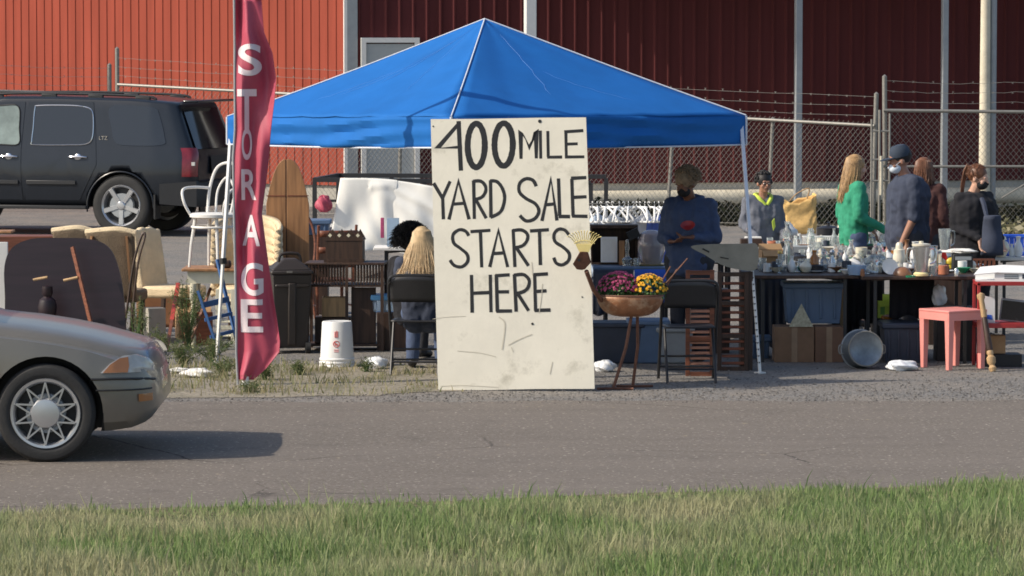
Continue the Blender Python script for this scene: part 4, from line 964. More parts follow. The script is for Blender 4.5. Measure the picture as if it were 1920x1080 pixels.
# the red dish is held: its own thing
armsJ = dict(elR=(-.25, .0, 1.10), elL=(.25, .0, 1.10), wrR=(-.09, -.25, 1.08), wrL=(.12, -.24, 1.12), fdR=(.9, -.5, .0), fdL=(-.8, -.5, .0), hd=(-.01, -.055, 1.575))
hw_ = person('person in a blue hoodie and black face mask standing under the canopy looking down', 1293, 34.2, R(-22), 1.67, armsJ, 'skindark', 'hoodie', 'darktrouser', hood=True, hair=hair_short('hairgrey', 6, .006, 1100, .022, z=.008, big=1.14), hp=R(16), hy=R(-28), mask='maskblack', fat=1.32, topname='hoodie')
mb = MB(); mb.lathe([(0, 0), (.035, .004), (.062, .035), (.058, .036), (.03, .010), (0, .006)], n=28)
q = mb.build('dish', mat('reddish', (.38, .03, .03), .45), None, loc=P(1290, 428, 33.90), rot=(R(35), 0, R(-8))); tag(q, 'red dish held by the person in the blue hoodie', 'dish')
def glasses(root, HM, D):
    mb = MB(); mb.M = HM
    for s in (-1, 1): mb.tube([(s * .034 + .026 * math.cos(a), -.094, .004 + .019 * math.sin(a)) for a in [k * .5236 for k in range(12)]], .0028, 5, True); mb.tube([(s * .06, -.094, .008), (s * .08, -.02, .006)], .0025, 5)
    mb.tube([(-.009, -.096, .008), (.009, -.096, .008)], .0025, 5); mb.build('glasses', 'black', root)
    mb = MB(); nk = D['nk']; mb.tube(crom([nk + Vector(p) for p in ((-.01, -.085, -.08), (-.065, -.055, -.01), (-.075, .03, .02), (0, .07, .02), (.075, .03, .02), (.065, -.055, -.01), (.01, -.085, -.08))], 4), .020, 8); mb.build('neon_collar', 'lime', root)
    mb = MB(); c_ = D['ch']; mb.prism([(.035, -.10), (.06, -.07), (.07, -.15), (.05, -.19), (.04, -.14)], -.150, -.140); mb.M = Matrix(); o = mb.build('lime_print', 'lime', root); o.location = c_
person('smiling boy with glasses and a grey and lime hoodie behind the tables', 1432, 39.3, R(18), 1.46, dict(wrL=(.16, -.28, .95), wrR=(-.16, -.28, .95)), 'skinmid', 'greysweat', 'jeans', hair=hair_short('hairblack', 8, n=300, L=.012, curl=True, big=1.05), face=True, extra=glasses, topname='hoodie')
person('person with long light brown hair and a green top looking away to the right', 1601, 38.4, R(108), 1.66, dict(hd=(0, -.03, 1.585), wrR=(-.2, -.3, .95), wrL=(.2, -.3, .95)), 'skinlight', 'teal', 'jeans', hair=hair_long('hairdirty', .36, .115, 320, 5), hp=R(8))
def cap_(root, HM, D):
    mb = MB(); mb.M = HM; mb.lathe([(.090, .035), (.093, .06), (.086, .105), (.06, .135), (0, .146)], (0, .018, 0), 24); mb.lathe([(0, .036), (.090, .035)], (0, .018, 0), 24)
    mb.prism([(-.07, -.05), (-.068, -.10), (-.04, -.155), (0, -.170), (.04, -.155), (.068, -.10), (.07, -.05)], .036, .046, 'xy'); mb.build('cap', 'cap', root)
person('big man in a navy cap, navy shirt and pale face mask seen from the side', 1702, 36.9, R(-82), 1.80, dict(nk=(0, -.02, 1.43), hd=(0, -.075, 1.57), elR=(-.24, .03, 1.10), elL=(.24, .0, 1.08), wrL=(.22, -.10, .86), wrR=(-.22, -.1, .86)), 'skinmid', 'navyshirt', 'darktrouser', sleeves='short', hair=hair_short('hairblack', 9, n=200, L=.004, big=.99), hy=R(0), hp=R(14), mask='maskwhite', fat=1.5, extra=cap_, topname='shirt')
person('person with red brown hair mostly hidden behind the man in the cap', 1730, 38.6, R(160), 1.63, {}, 'skinlight', 'maroonshirt', 'darktrouser', hair=hair_long('hairred', .16, .10, 260, 7), hy=R(30))
person('person in black jacket with red brown ponytail and black face mask by the tables', 1828, 36.7, R(38), 1.62, dict(elL=(.26, .02, 1.10), wrL=(.16, -.20, 1.0), wrR=(-.14, -.22, 1.0), hd=(0.01, -.04, 1.58)), 'skinlight', 'blackcloth', 'blackcloth', hair=hair_pony('hairred'), hy=R(24), hp=R(10), mask='maskblack', fat=1.5, topname='jacket')
mb = MB(); mb.surf(lambda i, j: ((-.085 + .17 * i) * (.8 + .35 * (1 - j)), -.05 * math.sin(math.pi * i) - .02 * math.sin(j * 7), .36 * j), 10, 10); mb.tube([(-.05, 0, .35), (-.07, .05, .46), (-.08, .12, .50)], .010, 6)
q = mb.build('shoulder_bag', 'navyshirt', None, loc=(P(1860, 430, 36.45).x, 36.45, .80), solid=.03); tag(q, 'navy bag hanging from the shoulder of the person in black', 'bag')

# ================================================================ FOLDING CHAIRS
def folding_chair(label, loc, rz):
    t = thing('folding_chair', label, 'chair', loc, rz, 'black metal folding chairs'); hw = .225
    for s in (-1, 1):
        mb = MB(); mb.tube(crom([(s * hw, -.24, 0), (s * hw, -.02, .44), (s * hw, .12, .72), (s * (hw - .02), .14, .77)], 4), .0125, 8); mb.build('leg', 'blackmetal', t)
        mb = MB(); mb.tube([(s * (hw - .03), .26, 0), (s * (hw - .03), -.02, .42)], .0115, 8); mb.build('leg', 'blackmetal', t)
    mb = MB(); mb.tube(crom([(-hw, .12, .72), (-hw + .01, .145, .79), (-hw + .06, .15, .82), (0, .155, .825), (hw - .06, .15, .82), (hw - .01, .145, .79), (hw, .12, .72)], 4), .0125, 8); mb.build('back_frame', 'blackmetal', t)
    mb = MB(); mb.surf(lambda i, j: ((-.21 + .42 * i), .100 + .045 * j + .02 * math.sin(math.pi * i), .60 + .215 * j - .03 * abs(2 * i - 1) ** 4 * j), 14, 6); mb.build('backrest', 'blackmetal', t, solid=.008)
    mb = MB(); mb.surf(lambda i, j: (-.20 + .40 * i, -.22 + .40 * j, .445 - .012 * math.sin(math.pi * i) * math.sin(math.pi * j) - .02 * max(0, .2 - j)), 10, 10); mb.build('seat', 'blackmetal', t, solid=.014)
    for a, y, z in ((0, -.145, .19), (.03, .19, .11), (0, -.19, .10)): mb = MB(); mb.tube([(-hw + a, y, z), (hw - a, y, z)], .009); mb.build('stretcher', 'blackmetal', t)
    return t
cp = G(782, 700); folding_chair('black folding chair left of the board carrying the blonde person', (cp.x, cp.y, 0), R(176))
cp = G(1290, 712); folding_chair('empty black folding chair right of the copper flower planter', (cp.x, cp.y - .1, 0), R(183))
# ================================================================ COPPER PLANTER
pl = thing('bird_planter', 'copper bowl planter shaped like a bird with a rake head crest', 'planter', G(1180, 729))
o_ = pl.location; Yp = o_.y; sc = F / Yp
lx = lambda px: (px - 960) / F * Yp * 1.0 - o_.x
lz = lambda py: P(1180, py, Yp).z
mb = MB(); c_ = lx(1182)
def bowl(i, j):
    a = i * 2 * math.pi; b = j * math.pi / 2
    return (c_ + .262 * math.cos(a) * math.cos(b) ** .62, .17 * math.sin(a) * math.cos(b) ** .62, lz(553) - (lz(553) - lz(593)) * math.sin(b))
mb.surf(bowl, 36, 8); mb.build('basin', 'copper', pl, solid=.008)
mb = MB(); mb.tube([(c_ + .262 * math.cos(k * .2094), .17 * math.sin(k * .2094), lz(553)) for k in range(30)], .008, 6, True); mb.build('rim', 'rust', pl)
mb = MB(); mb.surf(lambda i, j: (c_ + .245 * (2 * i - 1), .155 * (2 * j - 1) * math.sqrt(max(.02, 1 - (2 * i - 1) ** 2)), lz(556)), 14, 8); mb.build('soil', 'rust', pl)
for s, (a, b, c2, d2) in ((-1, (1184, 592, 1180, 640)), (1, (1196, 592, 1203, 640))):
    foot = (1150, 1188)[s > 0]
    mb = MB(); mb.tube([(lx(a), s * .05, lz(b)), (lx((1174, 1197)[s > 0]), s * .06, lz(650)), (lx(foot), s * .10, .012)], .013, 7); mb.tube([(lx(foot) - .13, s * .12, .012), (lx(foot) + .02, s * .10, .012), (lx(foot) + .16, s * .13, .012)], .011, 6); mb.build('leg', 'rust', pl)
mb = MB(); mb.tube([(lx(1128), -.08, lz(562)), (lx(1112), -.22, lz(540)), (lx(1098), -.38, lz(503))], .018, 8); mb.build('neck', 'rust', pl)
mb = MB(); mb.add([(lx(1071), -.05, lz(490)), (lx(1086), -.10, lz(466)), (lx(1101), -.08, lz(467)), (lx(1107), -.06, lz(486)), (lx(1096), -.04, lz(500)), (lx(1080), -.06, lz(500)), (lx(1086), .02, lz(468)), (lx(1101), .02, lz(468)), (lx(1107), .0, lz(488)), (lx(1090), .0, lz(502))],
    [(0, 1, 2, 3, 4, 5), (1, 6, 7, 2), (2, 7, 8, 3), (3, 8, 9, 4), (0, 5, 9, 6, 1), (5, 4, 9), (6, 9, 8, 7)]); hd_ = mb.build('head', 'rust', pl, loc=(0, -.34, 0), bevel=.006)
mb = MB(); mb.cyl((lx(1084), -.10, lz(482)), (lx(1084), -.085, lz(482)), .011); mb.build('eye', 'black', hd_)
mb = MB(); bc = (lx(1094), -.04, lz(470)); mb.prism([(lx(1085), lz(468)), (lx(1103), lz(468)), (lx(1108), lz(454)), (lx(1078), lz(454))], -.048, -.034)
for k in range(13):
    a = R(-54 + 9 * k); L = .165; x0, z0 = bc[0] + .03 * math.sin(a), bc[2] + .03
    mb.tube([(x0 * 1, -.04, z0), (bc[0] + L * .8 * math.sin(a), -.04, bc[2] + .01 + L * .95 * math.cos(a * .8)), (bc[0] + L * math.sin(a), -.065, bc[2] + .01 + L * 1.02 * math.cos(a * .8))], .0042, 5)
mb.tube([(bc[0] + .10 * math.sin(R(a)), -.043, bc[2] + .01 + .09 * math.cos(R(a) * .8)) for a in range(-54, 55, 12)], .004, 5); mb.build('rake_crest', 'rakeyellow', pl, loc=(0, -.34, 0))
mb = MB()
for q in (((1240, 530), (1258, 500)), ((1246, 545), (1270, 505)), ((1242, 540), (1290, 485))): mb.tube([(lx(q[0][0]), .02, lz(q[0][1])), (lx(q[1][0]), .04, lz(q[1][1]))], .006, 5)
mb.build('tail_rods', 'rust', pl)
def flowers(label, px, py, rx, rz_, m, n, seed):
    t = thing('chrysanthemum', label, 'flowers', P(px, 556, Yp)); g = random.Random(seed); mf = MB(); ml = MB()
    for q in range(n):
        a = g.uniform(0, 6.28); b = g.uniform(.1, 1.5); r = g.uniform(.85, 1.05); p = Vector((rx * math.cos(a) * math.cos(b) * r, .11 * math.sin(a) * math.cos(b) * r, .03 + rz_ * math.sin(b) * r))
        if p.y > .05 and g.random() < .3: continue
        s = g.uniform(.010, .017); nd = Vector((p.x / rx, p.y / .11 - .3, p.z / rz_)).normalized(); qd = nd.to_track_quat('Z', 'Y').to_matrix().to_4x4()
        mf.M = Matrix.Translation(p) @ qd; k = 8
        mf.add([(0, 0, s * .2)] + [(s * (1 if i % 2 else .6) * math.cos(i * math.pi / k), s * (1 if i % 2 else .6) * math.sin(i * math.pi / k), g.uniform(-.2, .3) * s) for i in range(2 * k)], [(0, 1 + i, 1 + (i + 1) % (2 * k)) for i in range(2 * k)])
    for q in range(n * 3):
        a = g.uniform(0, 6.28); b = g.uniform(-.35, 1.4); r = g.uniform(.6, .98); p = Vector((rx * math.cos(a) * math.cos(b) * r, .11 * math.sin(a) * math.cos(b) * r, .03 + rz_ * math.sin(b) * r)); d1 = Vector((g.uniform(-1, 1), g.uniform(-1, 1), g.uniform(-.5, 1))).normalized() * .018; d2 = d1.cross(Vector((g.uniform(-1, 1), 1, g.uniform(-1, 1)))).normalized() * .008
        ml.add([p - d1, p + d2, p + d1, p - d2], [(0, 1, 2, 3)])
    mf.build('blooms', m, t, smooth=0); ml.build('leaves', 'leaf', t, smooth=0)
flowers('magenta purple chrysanthemum in the left half of the copper planter', 1160, 530, .178, .165, 'petalpurple', 380, 1)
flowers('orange yellow chrysanthemum in the right half of the copper planter', 1217, 535, .150, .145, 'petalyellow', 210, 2)

# ================================================================ TABLES
def tbl(name, label, px0, px1, y0, y1, top, legs, group=None, z=.75, m='darkwood', thick=.03, legm='blackmetal'):
    xa = P(px0, 500, y0).x; xb = P(px1, 500, y0).x; t = thing(name, label, 'table', ((xa + xb) / 2, (y0 + y1) / 2, 0), 0, group); hx = (xb - xa) / 2; hy_ = (y1 - y0) / 2
    mb = MB(); mb.b2(-hx, hx, -hy_, hy_, z - thick, z); mb.build('tabletop', m, t, bevel=.006)
    for sx in (-1, 1):
        for sy in (-1, 1): mb = MB(); mb.bar((sx * (hx - .12), sy * (hy_ - .06), 0), (sx * (hx - .12), sy * (hy_ - .06), z - thick), .028); mb.build('leg', legm, t)
    mb = MB()
    for sx in (-1, 1): mb.bar((sx * (hx - .12), -hy_ + .06, .12), (sx * (hx - .12), hy_ - .06, .12), .02); mb.bar((sx * (hx - .12), 0, z - .06), (sx * (hx - .45), 0, z - .03), .018)
    mb.build('brace', legm, t); return t
tbl('folding_table', 'dark topped trestle table at the front carrying glassware, left one', 1405, 1612, 34.15, 34.95, 0, 0, 'dark trestle tables of the sale')
tbl('folding_table', 'dark topped trestle table at the front carrying the tall silver urn', 1616, 1838, 34.0, 34.8, 0, 0, 'dark trestle tables of the sale')
tbl('folding_table', 'pale table of the second row holding the white wire rack', 1395, 1650, 36.0, 36.75, 0, 0, m='paper')
tbl('folding_table', 'back row table holding the crumpled yellow paper bag', 1385, 1680, 38.4, 39.0, 0, 0, m='whitepaint')
tbl('folding_table', 'blue grey table behind the flower planter holding the water jug', 1112, 1275, 35.9, 36.6, 0, 0, m='bluetub', z=.72)
tbl('folding_table', 'far right table holding the bright blue basket', 1860, 2040, 36.9, 37.6, 0, 0, m='paper')
tbl('folding_table', 'small table between the canopy leg and the hooded person under loose white goods', 1330, 1392, 36.6, 37.2, 0, 0, m='paper')
TZ = .753
# ---- goods on the tables
def lt(name, cat, label, px, py, prof, m, n=20, z=TZ, sc=1, rx=1, rot=None, group=None, extra=None, Y=None):
    loc = G(px, py, z) if Y is None else Vector((P(px, py, Y).x, Y, z))
    mb = MB(); mb.M = Matrix.Diagonal((rx, 1, 1, 1)); mb.lathe([(a * sc, b * sc) for a, b in prof], n=n); mb.M = Matrix()
    if extra: extra(mb)
    o = mb.build(name, m, None, loc=loc, rot=rot); return tag(o, label, cat, group)
jar = [(0, 0), (.045, 0), (.048, .01), (.048, .11), (.036, .125), (.036, .14), (.040, .14), (.040, .155), (0, .158)]
bottle = [(0, 0), (.033, 0), (.036, .01), (.036, .13), (.015, .17), (.013, .21), (.017, .212), (.017, .225), (0, .225)]
bowl_ = [(0, .0), (.035, 0), (.04, .008), (.085, .045), (.105, .07), (.100, .07), (.08, .05), (.03, .012), (0, .01)]
plate_ = [(0, 0), (.06, 0), (.075, .008), (.115, .02), (.113, .024), (.07, .012), (0, .008)]
mug = [(0, 0), (.035, 0), (.040, .005), (.041, .095), (.037, .095), (.035, .01), (0, .008)]
vase = [(0, 0), (.035, 0), (.05, .03), (.058, .08), (.045, .14), (.022, .18), (.024, .21), (.035, .235), (.03, .235), (.018, .20), (0, .19)]
pot = [(0, 0), (.10, 0), (.115, .01), (.118, .10), (.122, .104), (.118, .108), (.06, .125), (.015, .135), (.015, .155), (.022, .162), (0, .168)]
tpot = [(0, 0), (.05, 0), (.055, .008), (.085, .05), (.09, .08), (.07, .12), (.045, .135), (.045, .142), (.02, .15), (.012, .165), (.016, .175), (0, .18)]
ginger = [(0, 0), (.06, 0), (.065, .01), (.11, .09), (.115, .13), (.09, .18), (.055, .20), (.055, .21), (.075, .212), (.06, .25), (.02, .275), (.02, .29), (0, .30)]
def handle(m_r=.04, z0=.02, z1=.08, out=.03, r=.006, side=1):
    def f(mb): mb.tube(crom([(side * m_r, 0, z1), (side * (m_r + out), 0, z1 - .005), (side * (m_r + out), 0, z0 + .01), (side * m_r, 0, z0)], 4), r, 6)
    return f
lt('glass_dish', 'dish', 'clear rectangular glass dish at the left end of the front table by the canopy leg', 1447, 507, [(0, 0), (.09, 0), (.11, .05), (.105, .05), (.085, .01), (0, .01)], 'glass', rx=1.3)
lt('glass_dish', 'dish', 'second clear glass dish between the canopy leg and the amber bottle', 1494, 509, [(0, 0), (.07, 0), (.09, .045), (.085, .045), (.065, .01), (0, .01)], 'glass', rx=1.2)
lt('candle_holder', 'candle holder', 'thin brass candle holder among glass dishes near the canopy leg', 1462, 500, [(0, 0), (.035, 0), (.03, .01), (.008, .02), (.008, .11), (.02, .12), (.02, .14), (0, .14)], 'brass')
lt('storage_jar', 'jar', 'tall clear jar with a lid behind the second glass dish', 1478, 498, [(a, b * 1.45) for a, b in jar], 'glass')
lt('liquor_bottle', 'bottle', 'stout amber bottle on the front table', 1527, 510, [(0, 0), (.036, 0), (.04, .01), (.04, .12), (.02, .15), (.016, .17), (.02, .172), (.02, .19), (0, .19)], 'amber')
for i, (px, lb) in enumerate(((1545, 'clear stoppered decanter next to the amber bottle'), (1560, 'middle one of three clear decanters by the amber bottle'), (1575, 'clear decanter nearest the blue glass bowl'))):
    lt('decanter', 'bottle', lb, px, 507 + i, [(0, 0), (.032, 0), (.036, .02), (.034, .09), (.014, .12), (.014, .14), (.02, .142), (.024, .165), (.012, .185), (0, .188)], 'glass' if i != 1 else 'silver', n=10, group='clear decanters')
lt('glass_bowl', 'bowl', 'pale blue ribbed glass bowl on the front table', 1606, 515, [(0, 0), (.07, 0), (.085, .08), (.08, .08), (.066, .01), (0, .01)], 'bluglass', n=16)
lt('cloth_pile', 'cloth', 'small white folded cloth over the back of the blue glass bowl', 1598, 503, [(0, 0), (.09, 0), (.085, .04), (.05, .07), (0, .09)], 'paper')
lt('mug', 'mug', 'tan stoneware mug behind the blue glass bowl', 1615, 490, mug, 'ceramic', sc=1.35, extra=handle(.052, .03, .10, .03))
lt('fruit_bowl', 'bowl', 'wide shallow cream bowl on the second row table', 1562, 474, [(0, 0), (.06, 0), (.12, .05), (.115, .05), (.055, .01), (0, .01)], 'ceramic', sc=1.1)
lt('frying_pan', 'pan', 'black frying pan near the green glass bottle', 1638, 470, [(0, 0), (.10, 0), (.125, .04), (.12, .04), (.097, .008), (0, .008)], 'darkpot', extra=handle(.12, .03, .04, .14, .010))
lt('stock_pot', 'pot', 'black lidded cooking pot beside the yellow paper bag', 1553, 447, pot, 'darkpot', sc=1.0, extra=handle(.118, .05, .09, .03))
lt('saucepan', 'pan', 'grey steel saucepan in front of the black cooking pot', 1553, 462, [(0, 0), (.09, 0), (.095, .07), (.09, .07), (.086, .008), (0, .008)], 'silver', extra=handle(.09, .05, .06, .10, .008, -1))
for px, py, lb in ((1594, 452, 'green glass bottle standing left of the man in the cap'), (1612, 455, 'shorter green glass bottle next to the black frying pan')):
    lt('green_bottle', 'bottle', lb, px, py, bottle, 'greenglass', sc=.85 if px == 1594 else .65)
lt('glass_vase', 'vase', 'clear flared glass vase beside the man in the cap', 1652, 462, vase, 'glass', sc=1.0)
lt('glass_vase', 'vase', 'clear glass vase in front of the waist of the man in the cap', 1684, 476, vase, 'glass', sc=.85)
lt('plate', 'plate', 'white plate propped upright in front of the yellow topped canister', 1668, 512, plate_, 'ceramicwhite', rot=(R(74), 0, R(12)), sc=.62, z=TZ + .066, Y=34.22)
lt('wooden_bowl', 'bowl', 'brown bowl turned upside down beside the silver urn', 1692, 516, [(0, .07), (.03, .07), (.06, .055), (.08, .02), (.082, 0), (0, 0)], 'brownc')
lt('canister', 'canister', 'cream lidded canister with a yellow knob left of the silver urn', 1686, 500, [(0, 0), (.055, 0), (.058, .01), (.058, .10), (.052, .11), (.05, .15), (.035, .16), (.03, .20), (.02, .215), (0, .22)], 'ceramic')
lt('teacup', 'cup', 'white teacup between plate and urn', 1700, 508, mug, 'ceramicwhite', sc=.75, extra=handle(.03, .02, .06, .02))
u = thing('coffee_urn', 'tall silver coffee urn with gold foot and two handles on the front table', 'urn', G(1727, 517, TZ))
mb = MB(); mb.lathe([(0, .03), (.05, .03), (.058, .07), (.062, .12), (.075, .22), (.078, .25), (.074, .255), (0, .256)], n=30); mb.build('vessel', 'silver', u)
mb = MB(); mb.lathe([(0, 0), (.065, 0), (.066, .018), (.052, .032), (0, .034)], n=30); mb.build('foot', 'goldbase', u)
mb = MB(); mb.lathe([(0, .256), (.08, .256), (.08, .272), (.02, .28), (.02, .295), (0, .298)], n=30); mb.build('lid', 'ceramic', u)
for s in (-1, 1): mb = MB(); mb.tube(crom([(s * .07, 0, .23), (s * .115, 0, .225), (s * .12, 0, .13), (s * .075, 0, .10)], 5), .009, 7); mb.build('handle', 'silver', u)
lt('steel_jug', 'jug', 'steel jug close behind the silver urn on its right', 1749, 503, [(0, 0), (.045, 0), (.05, .02), (.05, .14), (.04, .17), (.045, .20), (.04, .20), (0, .19)], 'silver', extra=handle(.05, .04, .14, .03))
lt('beige_mug', 'mug', 'flower patterned beige mug between urn and rooster', 1764, 500, mug, 'ceramic', sc=1.15, extra=handle(.045, .03, .08, .025))
lt('candle_jar', 'candle', 'brick red candle in a glass behind the white carton', 1769, 514, [(0, 0), (.045, 0), (.045, .075), (0, .075)], 'terracotta')
lt('votive_glass', 'glass', 'small clear glass tumbler right of the silver urn', 1750, 517, [(0, 0), (.03, 0), (.035, .085), (.032, .085), (.027, .01), (0, .01)], 'glass')
r_ = thing('rooster_figurine', 'small red and yellow rooster figurine behind the red candle', 'figurine', G(1782, 503, TZ))
mb = MB(); mb.ell((0, 0, .055), (.045, .03, .04)); mb.cap((.02, 0, .07), (.03, 0, .12), .02, .016); mb.ell((.033, 0, .135), (.02, .017, .02)); mb.cyl((0, 0, 0), (0, 0, .03), .025); mb.build('body', 'yellow', r_)
mb = MB(); mb.prism([(.01, .14), (.018, .175), (.026, .155), (.034, .18), (.042, .155), (.05, .165), (.045, .14)], -.005, .005); mb.build('comb', 'red', r_)
mb = MB(); mb.prism([(-.03, .06), (-.08, .10), (-.075, .14), (-.045, .15), (-.03, .10)], -.012, .012); mb.build('tail', 'red', r_)
tumb = [(0, 0), (.028, 0), (.034, .10), (.031, .10), (.025, .01), (0, .01)]
goblet = [(0, 0), (.03, 0), (.006, .01), (.006, .07), (.035, .10), (.036, .15), (.033, .15), (.03, .105), (0, .09)]
lampb = [(0, 0), (.05, 0), (.03, .03), (.055, .10), (.03, .16), (.012, .18), (.012, .22), (.07, .22), (.045, .31), (0, .31)]
for (nm, ct_, lb, px, py, pr, mm, sc_) in (
 ('tumbler', 'glass', 'clear tumbler left of the amber bottle', 1512, 506, tumb, 'glass', 1), ('tumbler', 'glass', 'clear tumbler right behind the ribbed blue bowl', 1632, 501, tumb, 'glass', 1.1),
 ('goblet', 'glass', 'stemmed clear goblet between blue bowl and wrapped glassware', 1626, 513, goblet, 'glass', .9), ('goblet', 'glass', 'stemmed clear goblet right in front of the tan cardboard box', 1461, 512, goblet, 'glass', .8),
 ('sugar_bowl', 'bowl', 'small white sugar bowl left of the tan stoneware mug', 1590, 487, bowl_, 'ceramicwhite', .7), ('teapot', 'teapot', 'round brown teapot on the second row table behind the decanters', 1580, 484, tpot, 'brownc', .75),
 ('teapot', 'teapot', 'white teapot between the plate and the man in the cap', 1664, 494, tpot, 'ceramicwhite', .7), ('jam_jar', 'jar', 'dark red jam jar behind the wrapped glassware', 1648, 496, jar, 'maroonshirt', .75),
 ('honey_jar', 'jar', 'honey coloured jar just left of the cream lidded canister', 1676, 492, jar, 'amber', .7), ('vase', 'vase', 'slim white vase behind the silver urn', 1716, 500, vase, 'ceramicwhite', .95),
 ('vase', 'vase', 'dark glazed vase in front of the shirt of the man in the cap', 1700, 488, vase, 'brownc', .8), ('soup_bowl', 'bowl', 'white soup bowl at the front edge left of the blue ribbed bowl', 1586, 514, bowl_, 'ceramicwhite', .55),
 ('ashtray', 'dish', 'low green glass dish at the front edge beside the urn foot', 1707, 520, [(0, 0), (.05, 0), (.055, .02), (.045, .02), (.04, .008), (0, .008)], 'greenglass', .8), ('salt_shaker', 'shaker', 'small silver topped shaker in front of the black stereo', 1793, 518, [(0, 0), (.018, 0), (.02, .05), (.012, .065), (0, .07)], 'silver', 1),
 ('cookie_jar', 'jar', 'fat cream cookie jar on the second row table right of the grey radio', 1535, 480, ginger, 'ceramic', .42), ('table_lamp', 'lamp', 'small table lamp with a pale shade left of the person in green', 1578, 452, lampb, 'ceramic', .62),
 ('flower_pot', 'pot', 'terracotta flower pot left of the yellow paper bag', 1450, 470, [(0, 0), (.05, 0), (.065, .09), (.072, .09), (.072, .115), (.06, .115), (.055, .09), (0, .09)], 'terracotta', .8), ('glass_vase', 'vase', 'tall clear vase in front of the yellow paper bag', 1476, 458, vase, 'glass', .95),
 ('preserve_jar', 'jar', 'clear preserve jar in front of the yellow paper bag near its right edge', 1520, 458, jar, 'glass', .9), ('mixing_bowl', 'bowl', 'steel mixing bowl on the back table behind the black cooking pot', 1575, 442, bowl_, 'silver', 1.1),
 ('white_bowl', 'bowl', 'white bowl stacked at the right end of the white dish rack', 1590, 464, bowl_, 'ceramicwhite', .8), ('bottle', 'bottle', 'clear bottle standing behind the frying pan', 1630, 460, bottle, 'glass', .8),
 ('spice_jar', 'jar', 'little dark spice jar between goblet and blue bowl', 1617, 518, jar, 'brownc', .4), ('milk_jug', 'jug', 'cream milk jug at the left of the rooster', 1757, 494, [(0, 0), (.035, 0), (.045, .04), (.035, .09), (.04, .12), (.036, .12), (0, .10)], 'ceramic', 1),
 ('serving_dish', 'dish', 'oval steel serving dish at the back of the front table behind the stereo', 1822, 500, plate_, 'silver', 1.0), ('copper_mug', 'mug', 'copper coloured mug in the shade of the open cabinet', 1186, 486, mug, 'copper', .6)):
    z_ = TZ if px > 1300 else .721; lt(nm, ct_, lb, px, py, pr, mm, sc=sc_, z=z_, n=18)
def bx(name, cat, label, px, py, dx, dy, dz, m, rz=0, z=TZ, bevel=.004, fn=None, Y=None):
    loc = G(px, py, z) if Y is None else Vector((P(px, py, Y).x, Y, z)); mb = MB(); mb.b2(-dx / 2, dx / 2, -dy / 2, dy / 2, 0, dz)
    if fn: fn(mb)
    return tag(mb.build(name, m, None, loc=loc, rot=(0, 0, rz), bevel=bevel), label, cat)
def opencarton(name, label, loc, dx, dy, dz, m, rz=0, flaps=True, cat='box'):
    t = thing(name, label, cat, loc, rz); mb = MB(); th = .006
    mb.b2(-dx / 2, dx / 2, -dy / 2, -dy / 2 + th, 0, dz); mb.b2(-dx / 2, dx / 2, dy / 2 - th, dy / 2, 0, dz); mb.b2(-dx / 2, -dx / 2 + th, -dy / 2 + th, dy / 2 - th, 0, dz); mb.b2(dx / 2 - th, dx / 2, -dy / 2 + th, dy / 2 - th, 0, dz); mb.b2(-dx / 2 + th, dx / 2 - th, -dy / 2 + th, dy / 2 - th, 0, th); mb.build('carton', m, t, smooth=0)
    if flaps:
        for s in (-1, 1):
            mb = MB(); mb.add([(-dx / 2, s * dy / 2, dz), (dx / 2, s * dy / 2, dz), (dx / 2 - .01, s * (dy / 2 + dy * .25), dz + (.05 if s > 0 else -.05)), (-dx / 2 + .01, s * (dy / 2 + dy * .25), dz + (.05 if s > 0 else -.05))], [(0, 1, 2, 3)]); mb.build('flap', m, t, solid=.005, smooth=0)
    return t
opencarton('cardboard_box', 'tan cardboard box on the front table behind the tall clear jar', G(1448, 496, TZ), .22, .16, .13, 'cardboard', R(8))
def stereo(mb):
    pass
bx('radio', 'radio', 'flat grey radio on the second row table', 1508, 473, .22, .16, .06, 'greymetal')
bx('cassette_case', 'case', 'flat black case under the grey radio', 1500, 484, .26, .14, .045, 'black')
bx('dark_case', 'case', 'brown black case behind the canopy leg', 1408, 473, .20, .14, .13, 'darkwood')
t = thing('dish_rack', 'white wire dish rack standing on the second row table', 'rack', G(1540, 463, TZ))
mb = MB(); 
for k in range(18): x = -.17 + k * .02; mb.tube([(x, -.08, .02), (x, -.08, .10)], .003, 4); mb.tube([(x, .08, .02), (x, .08, .10)], .003, 4); mb.tube([(x, -.08, .02), (x, .08, .02)], .003, 4)
mb.build('wires', 'white', t, smooth=0)
mb = MB()
for z in (.02, .10): mb.tube([(-.18, -.08, z), (.18, -.08, z), (.18, .08, z), (-.18, .08, z)], .005, 5, True)
mb.build('frame', 'white', t)
t = thing('paper_bag', 'large crumpled yellow brown paper bag with a handle on the back table', 'bag', G(1497, 438, TZ)); g = random.Random(5)
mb = MB(); N1 = 26
def pbag(i, j):
    a = i * 2 * math.pi; c1, s1 = math.cos(a), math.sin(a); e = .4
    x = .175 * math.copysign(abs(c1) ** e, c1); y = .09 * math.copysign(abs(s1) ** e, s1); zz = j * (.36 + .03 * math.sin(a * 2 + 1) + (.03 if c1 > 0 else -.02))
    w_ = 1 + .05 * math.sin(a * 5 + j * 9) + .04 * math.sin(a * 9 - j * 14) - .10 * max(0, j - .75)
    return (x * w_, y * w_ * (1 + .1 * math.sin(j * 8)), zz)
mb.surf(pbag, 48, 14); mb.build('sack', 'paperbag', t, solid=.004, smooth=20)
mb = MB(); mb.tube(crom([(-.10, -.09, .34), (-.02, -.10, .42), (.10, -.09, .47), (.08, -.09, .36)], 5), .007, 6); mb.build('handle', 'cardboard', t)
